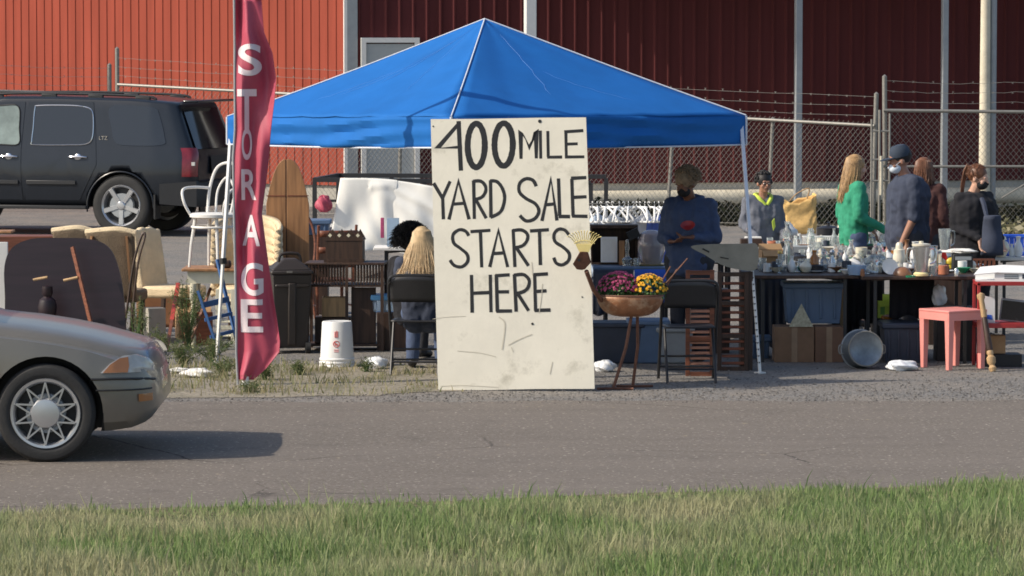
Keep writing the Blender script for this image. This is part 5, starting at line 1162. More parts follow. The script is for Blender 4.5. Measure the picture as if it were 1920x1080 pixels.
def blob(name, cat, label, loc, r, m, seed, rz=0, sub=1, flat=.9):
    g = random.Random(seed); mb = MB(); ph = [g.uniform(0, 6) for _ in range(8)]
    def fn(i, j):
        a = i * 2 * math.pi; b = (j - .5) * math.pi; k = 1 + .14 * math.sin(3 * a + ph[0]) * math.cos(b) + .10 * math.sin(7 * a + ph[1] + b * 3) * math.cos(b) + .10 * math.sin(b * 5 + ph[2] + a * 2) + .05 * math.sin(13 * a + 9 * b + ph[3]) * math.cos(b)
        return (r[0] * k * math.cos(a) * math.cos(b), r[1] * k * math.sin(a) * math.cos(b), max(0, r[2] * flat + r[2] * k * math.sin(b)))
    mb.surf(fn, 40, 18); o = mb.build(name, m, None, loc=loc, rot=(0, 0, rz), smooth=35); return tag(o, label, cat)
blob('plastic_bag', 'bag', 'purple and clear plastic bag of goods in front of the person in green', G(1598, 446, TZ), (.15, .10, .11), 'bag', 1); 
blob('cloth_bundle', 'cloth', 'small maroon bundle on top of the clear plastic bag', G(1598, 446, TZ) + Vector((-.01, 0, .19)), (.06, .05, .04), 'maroonshirt', 2)
blob('wrapped_glassware', 'bag', 'glassware wrapped in a clear bag left of the white plate', G(1642, 511, TZ), (.10, .07, .08), 'glass', 3)
blob('wrapped_goods', 'bag', 'white plastic wrapped goods right of the boy in the lime hoodie', G(1465, 452, TZ), (.13, .09, .10), 'bag', 4)
blob('pink_cloth', 'cloth', 'dusty pink cloth draped over goods left of the man in the cap', G(1650, 486, TZ), (.14, .09, .035), 'petalpurple', 5)
t = thing('stereo', 'small black stereo with papers piled on it behind the white carton', 'stereo', G(1804, 508, TZ)); mb = MB(); mb.b2(-.085, .085, -.08, .08, 0, .15); mb.build('cabinet', 'black', t, bevel=.006)
mb = MB(); mb.b2(-.07, .07, -.086, -.0805, .10, .13); mb.build('display', 'greymetal', t)
blob('paper_pile', 'paper', 'loose pile of white papers on top of the small black stereo', G(1804, 508, TZ) + Vector((0, .02, .152)), (.13, .10, .022), 'paper', 6)
t = thing('wine_rack', 'low red brown wooden rack behind the open white carton', 'rack', G(1843, 505, TZ)); mb = MB()
for z in (.01, .08): mb.b2(-.10, .10, -.06, -.045, z, z + .012); mb.b2(-.10, .10, .045, .06, z, z + .012)
mb.build('rail', 'redwood', t); mb = MB()
for k in range(6): x = -.095 + .038 * k; mb.b2(x - .006, x + .006, -.06, -.045, .022, .08); mb.b2(x - .006, x + .006, .045, .06, .022, .08); mb.b2(x - .006, x + .006, -.045, .045, .022, .034)
mb.build('spindles', 'redwood', t)
lt('ginger_jar', 'jar', 'cream and brown domed ginger jar at the right end of the tables', 1876, 489, ginger, ['ceramic'], sc=.75, Y=36.95)
for px, lb in ((1909, 'white ceramic pitcher in front of the bright blue basket'), (1897, 'small white figurine beside the ginger jar')):
    lt('white_pitcher' if px == 1909 else 'white_figurine', 'pitcher' if px == 1909 else 'figurine', lb, px, 485, vase, 'ceramicwhite', sc=.8 if px == 1909 else .5, Y=37.0, extra=handle(.05, .05, .12, .02) if px == 1909 else None)
t = thing('laundry_basket', 'bright blue plastic basket with slotted sides at the right edge', 'basket', (P(1915, 460, 37.3).x, 37.3, TZ))
mb = MB(); mb.b2(-.22, .22, -.15, .15, 0, .02)
for k in range(10): x = -.2 + k * .0444; mb.b2(x - .016, x + .016, -.155, -.145, .02, .17); mb.b2(x - .016, x + .016, .145, .155, .02, .17)
for k in range(6): y = -.12 + .048 * k; mb.b2(-.22, -.21, y - .016, y + .016, .02, .17); mb.b2(.21, .22, y - .016, y + .016, .02, .17)
mb.build('basin', 'royal', t); mb = MB(); mb.tube([(-.22, -.155, .175), (.22, -.155, .175), (.22, .155, .175), (-.22, .155, .175)], .012, 6, True); mb.tube([(-.22, -.156, .09), (.22, -.156, .09)], .008, 6); mb.build('rim', 'royal', t)
t = thing('blender_jug', 'clear blender jug with white base left of the person in black', 'blender', (P(1771, 455, 36.2).x, 36.2, .80))
mb = MB(); mb.lathe([(0, .06), (.04, .06), (.06, .25), (.055, .25), (.036, .07), (0, .068)], n=18); mb.tube(crom([(.055, 0, .23), (.09, 0, .22), (.085, 0, .12), (.05, 0, .10)], 4), .006); mb.build('jug', 'glass', t)
mb = MB(); mb.lathe([(0, 0), (.06, 0), (.05, .06), (0, .06)], n=18); mb.build('base', 'white', t)
bx('storage_crate', 'crate', 'dark crate under the blender jug between the man and the person in black', 1771, 480, .30, .24, .795, 'darkwood', z=0, Y=36.25)
# ---- under the hooded person's table
t = thing('open_cabinet', 'dark brown open fronted cabinet on the blue grey table', 'cabinet', (P(1150, 480, 36.35).x, 36.35, .722)); mb = MB()
mb.b2(-.22, .22, -.10, .10, .33, .36); mb.b2(-.22, -.195, -.10, .10, 0, .33); mb.b2(.195, .22, -.10, .10, 0, .33); mb.b2(-.195, .195, .08, .10, 0, .33); mb.b2(-.195, .195, -.10, .08, 0, .02); mb.build('carcass', 'darkwood', t)
t = thing('picture_frame', 'pale abstract picture in a white frame leaning in the open cabinet', 'picture', (P(1142, 480, 36.22).x, 36.22, .745), 0, rx=R(-6)); mb = MB(); mb.b2(-.075, .075, -.006, .006, 0, .23); mb.build('frame', 'white', t)
mb = MB(); mb.b2(-.06, .06, -.009, -.0065, .015, .215); mb.build('picture', 'paper', t)
bx('narrow_plank', 'plank', 'narrow wood panel right of the pale picture', 1166, 480, .05, .03, .22, 'midwood', z=.722, Y=36.2)
t = thing('water_jug', 'large clear round drink dispenser jug beside the hooded person', 'jug', (P(1221, 485, 36.2).x, 36.2, .735)); mb = MB()
mb.lathe([(0, 0), (.09, 0), (.10, .02), (.125, .12), (.125, .2), (.10, .27), (.05, .30), (0, .305)], n=26); mb.build('body', mat('smoke', (.42, .38, .42), .12, var=0, trans=.55), t)
mb = MB(); mb.lathe([(0, .02), (.055, .02), (.055, .24), (0, .24)], n=18); mb.build('inner_tube', 'ceramic', t)
mb = MB(); mb.M = Matrix.Rotation(R(-25), 4, 'Y'); mb.b2(-.09, .02, -.05, .05, .27, .35); mb.build('lid', 'black', t)
mb = MB(); mb.lathe([(0, 0), (.17, 0), (.18, .012), (0, .014)], n=30); q = mb.build('serving_tray', 'brass', None, loc=(P(1218, 485, 36.2).x, 36.2, .721)); tag(q, 'thin brass tray under the clear drink dispenser', 'tray')
lt('oil_lamp', 'lamp', 'thin glass oil lamp with a tall chimney left of the drink dispenser', 1176, 485, [(0, 0), (.045, 0), (.04, .02), (.05, .06), (.02, .08), (.014, .12), (.022, .16), (.012, .24), (0, .24)], 'glass', z=.721, Y=36.1)
lt('small_glass', 'glass', 'small clear glass between oil lamp and drink dispenser', 1193, 487, [(0, 0), (.025, 0), (.03, .07), (.027, .07), (.022, .01), (0, .01)], 'glass', z=.721, Y=36.05)
bx('white_box', 'box', 'small white packet right of the drink dispenser', 1254, 470, .06, .05, .03, 'white', z=.721, Y=36.2)
def drape(name, label, px0, px1, Y, z0, z1, m, cat='cloth', amp=.015, fr=30):
    a = P(px0, 500, Y).x; b = P(px1, 500, Y).x; mb = MB(); mb.surf(lambda i, j: ((b - a) * i, amp * math.sin(i * fr) * j, z1 + (z0 - z1) * j - .02 * math.sin(i * 11) * j), 40, 8); o = mb.build(name, m, None, loc=(a, Y, 0), solid=.004); return tag(o, label, cat)
drape('blue_cloth', 'royal blue and lilac cloth hanging from the edge of the blue grey table', 1190, 1268, 35.87, .42, .70, 'royal')
drape('dark_cloth', 'long dark cloth hanging from the blue grey table beside the board', 1112, 1188, 35.87, .30, .70, 'navytub')
for px, lb, w_, mm, hh in ((1150, 'dark plastic tub on the ground behind the planter legs', .5, 'navytub', .34), (1215, 'grey plastic storage tub under the blue grey table', .34, 'bluetub', .36), (1265, 'pale grey tub seen under the empty folding chair', .30, 'greymetal', .30)):
    t = thing('storage_tub', lb, 'tub', (P(px, 650, 34.2).x, 34.2, 0)); mb = MB(); mb.add([(-w_ / 2 * .88, -.15, 0), (w_ / 2 * .88, -.15, 0), (w_ / 2 * .88, .15, 0), (-w_ / 2 * .88, .15, 0), (-w_ / 2, -.18, hh), (w_ / 2, -.18, hh), (w_ / 2, .18, hh), (-w_ / 2, .18, hh)], [(0, 1, 2, 3), (4, 5, 6, 7), (0, 1, 5, 4), (1, 2, 6, 5), (2, 3, 7, 6), (3, 0, 4, 7)]); mb.build('basin', mm, t, bevel=.015)
    mb = MB(); mb.b2(-w_ / 2 - .015, w_ / 2 + .015, -.195, .195, hh - .03, hh + .012); mb.build('lid', mm, t, bevel=.012)
# ---- clothes rail with hangers
t = thing('clothes_rail', 'metal clothes rail behind the open cabinet', 'rail', (P(1185, 400, 38).x, 38, 0)); mb = MB(); mb.tube([(-.50, 0, 0), (-.50, 0, 1.20), (.48, 0, 1.20), (.48, 0, 0)], .014); mb.build('frame', 'galv', t)
mb = MB(); mb.tube([(-.50, -.25, .03), (-.50, .25, .03)], .014); mb.tube([(.48, -.25, .03), (.48, .25, .03)], .014); mb.build('foot', 'galv', t)
hg = None; g = random.Random(12); rx0 = t.location.x
for k in range(22):
    loc = Vector((rx0 - .46 + k * .042 + g.uniform(-.008, .008), 38 + g.uniform(-.02, .02), 1.20)); rz = g.uniform(-.9, 1.1)
    if hg is None:
        mb = MB(); mb.tube(crom([(0, 0, .01), (0, .02, .022), (0, .028, 0), (0, 0, -.03), (0, 0, -.05)], 4), .004, 5); mb.tube(crom([(0, 0, -.03), (0, -.10, -.045), (0, -.20, -.13), (0, -.19, -.165), (0, 0, -.17), (0, .19, -.165), (0, .20, -.13), (0, .10, -.045)], 3, True), .010, 6)
        hg = mb.build('clothes_hanger', 'whiteplastic', None, loc=loc, rot=(0, 0, rz)); tag(hg, 'white plastic hanger crowded on the clothes rail', 'hanger', 'white hangers on the clothes rail')
    else:
        c_ = hg.copy(); C.objects.link(c_); c_.location = loc; c_.rotation_euler = (0, g.uniform(-.1, .1), rz)
for i, (px, mm, lb) in enumerate(((1122, 'bluglass', 'pale blue shirt at the left end of the clothes rail'), (1150, 'bag', 'white shirt hanging in the middle left of the clothes rail'), (1180, 'greymetal', 'grey shirt hanging in the middle right of the clothes rail'), (1208, 'white', 'white blouse hanging right of the grey shirt'), (1240, 'royal', 'blue shirt at the right end of the clothes rail'))):
    mb = MB(); mb.surf(lambda i_, j: ((.15 + .03 * math.sin(j * 3)) * (2 * i_ - 1), .05 * math.sin(i_ * 14 + i) * (.3 + j), -.06 - .6 * j - .09 * abs(2 * i_ - 1) * (1 - j)), 20, 8)
    q = mb.build('hanging_shirt', mat('shirt%d' % i, [(.45, .55, .68), (.62, .66, .72), (.28, .30, .34), (.66, .67, .7), (.10, .16, .5)][i], .9), None, loc=(P(px, 400, 38.02).x, 38.02 + .01 * i, 1.17), rot=(0, 0, R(20)), solid=.01); tag(q, lb, 'shirt')
# ---- goods round the canopy leg
gs = thing('curved_panel', 'grey curved panel with a pointed end lying across the slatted shutters', 'panel', (P(1350, 480, 33.3).x, 33.3, 0)); mb = MB()
oz = lambda py: P(1350, py, 33.3).z; ox = lambda px: P(px, 480, 33.3).x - gs.location.x
op = crom([(ox(1298), oz(461), 0), (ox(1330), oz(458), 0), (ox(1395), oz(457), 0), (ox(1420), oz(460), 0), (ox(1418), oz(504), 0), (ox(1385), oz(505), 0), (ox(1352), oz(496), 0), (ox(1322), oz(478), 0), (ox(1300), oz(467), 0)], 4, True)
mb.prism([(p.x, p.y) for p in op], -.012, .012); mb.build('sheet', mat('greypanel', (.24, .23, .19), .7, var=.2, vs=6), gs, rot=(0, 0, 0))
mb = MB(); mb.prism([(ox(1318), oz(465)), (ox(1330), oz(471)), (ox(1329), oz(474)), (ox(1316), oz(467))], -.018, -.0125); mb.prism([(ox(1350), oz(481)), (ox(1366), oz(484)), (ox(1366), oz(486)), (ox(1350), oz(483))], -.018, -.0125); mb.build('slot', 'black', gs)
bx('side_stand', 'stand', 'dark wooden stand under the grey curved panel', 1398, 690, .10, .30, .83, 'darkwood', z=0, Y=33.5)
def shutter(name, label, px, base, w_, h, m, slat, rz=0, ns=15):
    t = thing(name, label, 'shutter', G(px, base), rz); mb = MB(); mb.b2(-w_ / 2, -w_ / 2 + .035, -.015, .015, 0, h); mb.b2(w_ / 2 - .035, w_ / 2, -.015, .015, 0, h)
    for z in (0, h * .33, h * .66, h - .04): mb.b2(-w_ / 2 + .035, w_ / 2 - .035, -.013, .013, z, z + .035)
    mb.build('frame', m, t, bevel=.002); mb = MB()
    for k in range(ns): z = .05 + (h - .1) * k / ns; mb.box((0, 0, z + .012), (w_ - .075, .028, .007), rx=R(40))
    mb.build('slats', slat, t); return t
shutter('slatted_shutter', 'red brown slatted shutter with light slat edges behind the empty folding chair', 1312, 705, .235, .875, 'redwood', mat('slat', (.45, .22, .14), .5), ns=18)
shutter('slatted_shutter', 'taller dark slatted wooden stand between the light slatted shutter and the canopy leg', 1374, 695, .26, .83, 'darkwood', 'redwood', ns=12)
bx('white_tub', 'tub', 'white ice cream tub on loose goods left of the canopy leg', 1380, 452, .10, .08, .10, 'white', Y=36.9, z=TZ, bevel=.01)
blob('crumpled_paper', 'paper', 'crumpled white paper behind the grey curved panel', Vector((P(1352, 450, 36.8).x, 36.8, TZ)), (.10, .08, .06), 'paper', 8)
blob('plant_cuttings', 'flowers', 'small grey green bunch of dried flowers behind the canopy leg', Vector((P(1395, 462, 36.7).x, 36.7, TZ)), (.07, .06, .06), 'rakeyellow', 9)
bx('small_carton', 'box', 'white carton resting behind the dried flowers at the canopy leg', 1412, 440, .16, .1, .10, 'paper', Y=38.7, z=TZ)

# crowded small wares that nothing tells apart, spread over the table tops
def crowd(name, cat, label, group, protos, spots, seed):
    g = random.Random(seed); base = []
    for pr, m, sc in protos:
        mb = MB(); mb.lathe([(a * sc, b * sc) for a, b in pr], n=16); base.append(mb.build(name, m, None)); tag(base[-1], label, cat, group)
    used = set()
    for i, (x0, x1, y) in enumerate(spots):
        k = i % len(base); o = base[k]
        if k in used: o = o.copy(); C.objects.link(o)
        used.add(k); o.location = (P(g.uniform(x0, x1), 500, y).x, y + g.uniform(-.04, .04), TZ); o.rotation_euler = (0, 0, g.uniform(0, 6)); s_ = g.uniform(.8, 1.15); o.scale = (s_, s_, s_)
def rows(x0, x1, ys, step, seed):
    g = random.Random(seed); out = []
    for y in ys:
        x = x0 + g.uniform(0, step)
        while x < x1: out.append((x - 3, x + 3, y)); x += step * g.uniform(.8, 1.25)
    return out
crowd('glass_ware', 'glass', 'small clear glass piece crowded among others on the sale tables', 'clear glassware crowded on the sale tables', [(tumb, 'glass', 1), (goblet, 'glass', 1), (jar, 'glass', .8), (vase, 'glass', .7), (bowl_, 'glass', .7), (bottle, 'glass', .75)], rows(1425, 1660, (34.75, 36.2, 36.5), 30, 1) + rows(1640, 1700, (36.1, 35.9), 16, 2) + rows(1440, 1670, (38.6,), 24, 3), 5)
crowd('china_piece', 'china', 'small white or cream china piece crowded among others on the sale tables', 'white china crowded on the sale tables', [(mug, 'ceramicwhite', .9), (bowl_, 'ceramic', .6), (vase, 'ceramicwhite', .55), (tpot, 'ceramic', .6), (plate_, 'ceramicwhite', .7)], rows(1430, 1665, (34.55, 36.6, 36.0), 27, 4) + rows(1630, 1830, (34.6, 34.72), 27, 5) + rows(1400, 1450, (36.3,), 22, 6) + rows(1460, 1660, (38.8,), 34, 7), 6)
crowd('dark_ware', 'pot', 'small dark pot or dish crowded among others on the sale tables', 'dark pots and dishes crowded on the sale tables', [(pot, 'darkpot', .5), (bowl_, 'brownc', .6), (mug, 'navytub', .9), (jar, 'maroonshirt', .6), (bowl_, 'greenglass', .6)], rows(1430, 1660, (36.35, 36.1, 34.6), 28, 8) + rows(1650, 1820, (34.45,), 36, 9) + rows(1450, 1660, (38.5,), 38, 10), 7)
lidw = lambda nm, px, y, dx, dy, dz, m, lb, rz=0: bx(nm, 'box', lb, px, 480, dx, dy, dz, m, rz=rz, Y=y)
lidw('game_box', 1640, 36.35, .20, .14, .05, 'maroonshirt', 'flat maroon box under glassware in front of the green top', .2)
lidw('shoe_box', 1600, 38.75, .24, .16, .10, 'greymetal', 'grey shoe box on the back table behind the green bottles', -.1)
lidw('book', 1545, 34.9, .16, .12, .03, 'bluetub', 'slate blue book at the back of the front table behind the decanters', .3)
lidw('photo_stand', 1733, 34.72, .10, .03, .13, 'darkwood', 'small dark photo frame behind the urn handle', .1)
# ================================================================ UNDER THE FRONT TABLES
def tub(label, px, Y, w_, dp, h, m, lidm=None, z=0, rz=0, name='storage_tub'):
    t = thing(name, label, 'tub', (P(px, 600, Y).x, Y, z), rz); mb = MB(); a = .90
    mb.add([(-w_ / 2 * a, -dp / 2 * a, 0), (w_ / 2 * a, -dp / 2 * a, 0), (w_ / 2 * a, dp / 2 * a, 0), (-w_ / 2 * a, dp / 2 * a, 0), (-w_ / 2, -dp / 2, h), (w_ / 2, -dp / 2, h), (w_ / 2, dp / 2, h), (-w_ / 2, dp / 2, h)], [(0, 1, 2, 3), (4, 5, 6, 7), (0, 1, 5, 4), (1, 2, 6, 5), (2, 3, 7, 6), (3, 0, 4, 7)])
    for k in range(4): x = (-.36 + .24 * k) * w_; mb.box((x, -dp / 2 * .96 - .004, h * .5), (.02, .012, h * .75))
    mb.build('basin', m, t, bevel=.012); mb = MB(); mb.b2(-w_ / 2 - .015, w_ / 2 + .015, -dp / 2 - .015, dp / 2 + .015, h - .035, h + .014); mb.build('lid', lidm or m, t, bevel=.012); return t
tub('slate blue storage tub standing on the brown cardboard boxes', 1523, 34.6, .50, .36, .34, 'bluetub', z=.315)
for px, w_, lb in ((1487, .34, 'closed brown cardboard box under the slate blue tub, left one'), (1552, .24, 'closed brown cardboard box under the slate blue tub, right one beside the round metal tub')):
    t = thing('cardboard_box', lb, 'box', (P(px, 680, 34.35).x, 34.35, 0)); mb = MB(); mb.b2(-w_ / 2, w_ / 2, -.16, .16, 0, .305); mb.build('carton', mat('box%d' % px, (.20, .12, .07) if px < 1500 else (.16, .09, .055), .9), t, bevel=.004)
    mb = MB(); mb.b2(-.025, .025, -.162, -.1605, 0, .305); mb.build('tape', mat('tape', (.26, .17, .10), .5), t)
mb = MB(); mb.prism([(-.11, 0), (.10, 0), (.0, .20)], -.004, .004); q = mb.build('printed_bag', mat('lacy', (.36, .34, .24), .8, var=.4, vs=40), None, loc=(P(1503, 600, 34.18).x, 34.18, .306), rot=(R(-8), 0, 0)); tag(q, 'pale patterned triangular cloth in front of the slate blue tub', 'cloth')
t = tub('small grey blue tub behind the canopy leg', 1425, 34.7, .16, .2, .18, 'bluetub'); 
bx('wooden_board', 'board', 'light wooden board standing on end right of the slate blue tub', 1577, 640, .07, .03, .62, 'lightwood', z=.0, Y=34.95, rz=R(10))
fan = thing('metal_tub', 'round grey metal wash tub tipped on its side under the front table', 'tub', G(1621, 692), R(8)); Rf = .165
TMx = Matrix.Translation((0, 0, Rf + .005)) @ Matrix.Rotation(R(84), 4, 'X')
mb = MB(); mb.M = TMx; mb.lathe([(Rf * .98, -.16), (Rf * .90, .04), (Rf * .84, .05), (Rf * .80, .045), (Rf * .3, .030), (0, .026)], n=48); mb.build('basin', mat('tubmetal', (.17, .20, .23), .42, metal=.6, var=.3, vs=9), fan)
mb = MB(); mb.M = TMx; mb.tube([(Rf * math.cos(a * .1309), Rf * math.sin(a * .1309), -.16) for a in range(48)], .007, 6, True); mb.build('rolled_rim', 'greymetal', fan)
mb = MB(); mb.M = TMx; mb.tube([(Rf * .88 * math.cos(a * .1309), Rf * .88 * math.sin(a * .1309), .046) for a in range(48)], .006, 6, True); mb.build('foot_ring', 'galv', fan)
for s_ in (-1, 1): mb = MB(); mb.M = TMx; mb.tube(crom([(s_ * Rf * .97, -.04, -.10), (s_ * (Rf + .03), -.03, -.10), (s_ * (Rf + .03), .03, -.10), (s_ * Rf * .97, .04, -.10)], 4), .006); mb.build('handle', 'galv', fan)
tub('dark navy storage tub between the round metal tub and the pink table', 1690, 34.3, .34, .4, .33, 'navytub')
t = opencarton('lime_box', 'lime green printed box standing behind the round metal tub', (P(1659, 600, 34.9).x, 34.9, .335), .13, .1, .15, 'lime', flaps=True)
mb = MB(); mb.b2(-.045, -.005, -.053, -.0515, .03, .11); mb.build('label_patch', 'green', t)
bx('crate_stack', 'crate', 'dark crate under the lime green box', 1662, 680, .26, .24, .33, 'black', z=0, Y=34.9)
blob('orange_toy', 'toy', 'small orange toy in front of the lime green box', Vector((P(1665, 600, 34.72).x, 34.72, .332)), (.06, .04, .022), 'amber', 12)
blob('clear_bag', 'bag', 'clear plastic bag of things hanging in shade above the pink table', Vector((P(1760, 560, 34.5).x, 34.5, .47)), (.06, .05, .09), 'bag', 13)
bx('dark_case', 'case', 'dark case under the front table behind the pink table', 1790, 680, .34, .3, .46, 'black', z=0, Y=34.45)
drape('dark_sheet', 'black cloth hanging in front under the table behind the round metal tub', 1590, 1655, 34.9, .30, .70, 'blackcloth')
drape('dark_sheet', 'black cloth hanging under the table above the navy tub', 1668, 1752, 34.6, .36, .70, 'blackcloth')
# grocery bags on the ground
blob('plastic_bag', 'bag', 'white plastic bag lying on the gravel below the navy tub', G(1690, 695), (.125, .08, .045), 'bag', 21)
blob('plastic_bag', 'bag', 'white plastic bag on the gravel between the board and the planter legs', G(1135, 697), (.085, .07, .05), 'bag', 22)
blob('plastic_bag', 'bag', 'white plastic bag on the ground right of the white bucket', G(706, 692), (.09, .07, .055), 'bag', 23)
blob('crumpled_sheet', 'paper', 'crumpled white sheet lying in weeds in front of the sedan', G(372, 708), (.12, .10, .04), 'paper', 24)
blob('crumpled_sheet', 'paper', 'smaller torn white scrap left of the crumpled sheet', G(335, 700), (.08, .07, .025), 'paper', 25)
# ---- pink table
pt = thing('side_table', 'small square pink plastic table standing alone on the gravel', 'table', G(1783, 694), R(32)); pt.location = G(1786, 690)
S2 = .205; H2 = .50
mb = MB(); mb.b2(-S2, S2, -S2, S2, H2 - .02, H2); mb.build('tabletop', 'pink', pt, bevel=.006)
mb = MB()
for s in (-1, 1): mb.b2(-S2 + .004, S2 - .004, s * S2 - (.012 if s > 0 else -.002), s * S2 - (.002 if s > 0 else -.012), H2 - .085, H2 - .02); mb.b2(s * S2 - (.012 if s > 0 else -.002), s * S2 - (.002 if s > 0 else -.012), -S2 + .014, S2 - .014, H2 - .085, H2 - .02)
mb.build('apron', 'pink', pt)
for sx in (-1, 1):
    for sy in (-1, 1):
        mb = MB(); c1, c2 = sx * (S2 - .034), sy * (S2 - .034); a, b = .031, .021
        mb.add([(c1 - b, c2 - b, 0), (c1 + b, c2 - b, 0), (c1 + b, c2 + b, 0), (c1 - b, c2 + b, 0), (c1 - a, c2 - a, H2 - .02), (c1 + a, c2 - a, H2 - .02), (c1 + a, c2 + a, H2 - .02), (c1 - a, c2 + a, H2 - .02)], [(0, 1, 2, 3), (4, 5, 6, 7), (0, 1, 5, 4), (1, 2, 6, 5), (2, 3, 7, 6), (3, 0, 4, 7)]); mb.build('leg', 'pink', pt, bevel=.004)
# ---- red metal stand and what it carries
rs = thing('metal_shelf', 'dark red metal shelf stand at the right edge carrying a white carton', 'shelf', (P(1882, 690, 33.75).x, 33.75, 0)); hw, hd2 = .235, .17
for sx in (-1, 1):
    for sy in (-1, 1): mb = MB(); mb.bar((sx * hw, sy * hd2, 0), (sx * hw, sy * hd2, .72), .026); mb.build('leg', 'redmetal', rs, bevel=.003)
for z in (.71, .36): mb = MB(); mb.b2(-hw - .013, hw + .013, -hd2 - .013, hd2 + .013, z - (.012 if z > .5 else .02), z + .02); mb.build('shelf', 'redmetal', rs, bevel=.003)
t = thing('open_carton', 'white printed carton lying open on the red metal stand', 'box', (P(1878, 525, 33.72).x, 33.72, .732), R(-6))
mb = MB(); mb.b2(-.22, .25, -.13, .13, 0, .012); mb.b2(-.22, .25, .12, .13, .012, .06); mb.b2(.24, .25, -.13, .12, .012, .06); mb.b2(-.06, .24, -.13, -.12, .012, .07); mb.build('tray', 'white', t, smooth=0)
mb = MB(); mb.add([(-.235, -.14, .055), (-.05, -.15, .075), (.02, .0, .13), (-.18, .02, .11)], [(0, 1, 2, 3)]); mb.add([(-.05, -.15, .075), (.25, -.14, .07), (.25, .02, .12), (.02, .0, .13)], [(0, 1, 2, 3)]); mb.build('lid', 'white', t, solid=.008, smooth=0)
mb = MB()
for k in range(3): mb.b2(.02, .14, -.133, -.1305, .025 + .014 * k, .031 + .014 * k)
mb.b2(.17, .21, -.133, -.1305, .025, .06); mb.build('printed_marks', 'navytub', t)
t = thing('detergent_box', 'white and blue packet leaning on the lower shelf of the red stand', 'packet', (P(1846, 580, 33.7).x, 33.7, .383), ry=R(9)); mb = MB(); mb.prism([(-.05, 0), (.085, 0), (.05, .21), (-.05, .22)], -.04, .04); mb.build('packet', 'white', t); mb = MB(); mb.prism([(-.048, .03), (.06, .03), (.045, .07), (-.048, .06)], -.043, -.041); mb.b2(-.056, -.0505, -.04, .04, 0, .2); mb.build('blue_band', 'royal', t)
t = thing('monitor', 'old grey computer monitor tilted on the lower shelf of the red stand', 'monitor', (P(1893, 585, 33.75).x, 33.75, .385), R(-14), ry=R(6)); mb = MB(); mb.b2(-.09, .14, -.02, .02, 0, .19); mb.b2(-.05, .09, .02, .14, .02, .16); mb.build('casing', 'greymetal', t, bevel=.01); mb = MB(); mb.b2(-.075, .125, -.026, -.0215, .015, .175); mb.build('screen', 'suvglass', t)
opencarton('cardboard_box', 'orange brown open cardboard box on the ground inside the red stand', (P(1868, 660, 33.75).x, 33.85, .11), .16, .16, .15, 'cardboard', flaps=False)
bx('low_crate', 'crate', 'low dark crate under the orange brown box inside the red stand', 1875, 690, .34, .26, .105, 'black', z=0, Y=33.85)
# turned post leaning between
tp = thing('turned_post', 'weathered turned wooden bedpost leaning against the red metal stand', 'post', G(1862, 697)); a = Vector((0, 0, 0)); b = P(1838, 548, 33.45) - tp.location
m_ = b.to_track_quat('Z', 'Y').to_matrix().to_4x4(); L = b.length; mb = MB(); mb.M = m_
mb.lathe([(0, 0), (.022, 0), (.034, .03), (.02, .055), (.036, .08), (.038, .12), (.022, .14), (.030, .16), (.026, .18)], n=16); mb.build('foot', 'lightwood', tp)
mb = MB(); mb.M = m_; mb.lathe([(.024, .18), (.030, .20), (.024, L * .65), (.02, L * .68)], n=16); mb.build('shaft', 'darkwood', tp)
mb = MB(); mb.M = m_; mb.lathe([(.021, L * .68), (.026, L * .70), (.022, L * .9), (.034, L * .93), (.034, L * .97), (0, L)], n=16); mb.build('head', 'lightwood', tp)

# ================================================================ LEFT SIDE FURNITURE
# white bucket upside down
bk = thing('bucket', 'upturned white plastic bucket with a red print standing on the ground', 'bucket', G(632, 687)); mb = MB()
mb.lathe([(.150, 0), (.152, .012), (.146, .02), (.152, .03), (.152, .04), (.143, .05), (.150, .06), (.150, .07), (.142, .08), (.126, .375), (.120, .385), (.11, .381), (0, .381)], n=40); mb.build('shell', 'whiteplastic', bk)
mb = MB()
def onb(x, z, r_=.0): rr_ = interp(z, [(0, .150), (.08, .142), (.375, .126)]) + .0015; return (x, -math.sqrt(rr_ * rr_ - x * x), z)
ring = [onb(.0 + .026 * math.cos(a * .2618), .20 + .026 * math.sin(a * .2618)) for a in range(24)]; mb.tube(ring, .003, 4, True); mb.tube([onb(-.018, .218), onb(.018, .182)], .004, 4); mb.tube([onb(-.008, .21), onb(-.012, .19), onb(.01, .2)], .004, 4)
for k, w_ in enumerate((.02, .026, .022)): mb.tube([onb(-.012 + .012 * k, .255), onb(-.012 + .012 * k, .255 + .03 + w_)], .0035, 4)
for z in (.15, .135): mb.tube([onb(-.02, z), onb(.02, z)], .003, 4)
mb.build('red_print', 'redprint', bk)
# dark round table tipped up at far left
rt = thing('round_table', 'dark oval table top tipped on its side behind the sedan bonnet', 'table', (P(122, 600, 35.2).x, 35.2, 0), R(-4)); oz = lambda py: P(120, py, 35.2).z; ox = lambda px: P(px, 560, 35.2).x - rt.location.x
op = crom([(ox(6), oz(560), 0), (ox(4), oz(500), 0), (ox(18), oz(465), 0), (ox(55), oz(448), 0), (ox(110), oz(446), 0), (ox(165), oz(448), 0), (ox(200), oz(462), 0), (ox(220), oz(500), 0), (ox(232), oz(560), 0), (ox(236), oz(640), 0), (ox(222), oz(673), 0), (ox(20), oz(673), 0), (ox(8), oz(640), 0)], 4, True)
mb = MB(); mb.prism([(p.x, max(0.0, p.y)) for p in op], -.012, .012); mb.build('tabletop', 'mahogany', rt, rot=(R(-7), 0, 0))
mb = MB(); mb.M = Matrix.Translation((ox(95), -.16, oz(590))); mb.lathe([(0, -.30), (.05, -.30), (.055, -.05), (.075, 0), (.085, .08), (.07, .14), (.035, .17), (.05, .20), (.045, .26), (0, .27)], n=20); mb.build('pedestal', 'mahogany', rt)
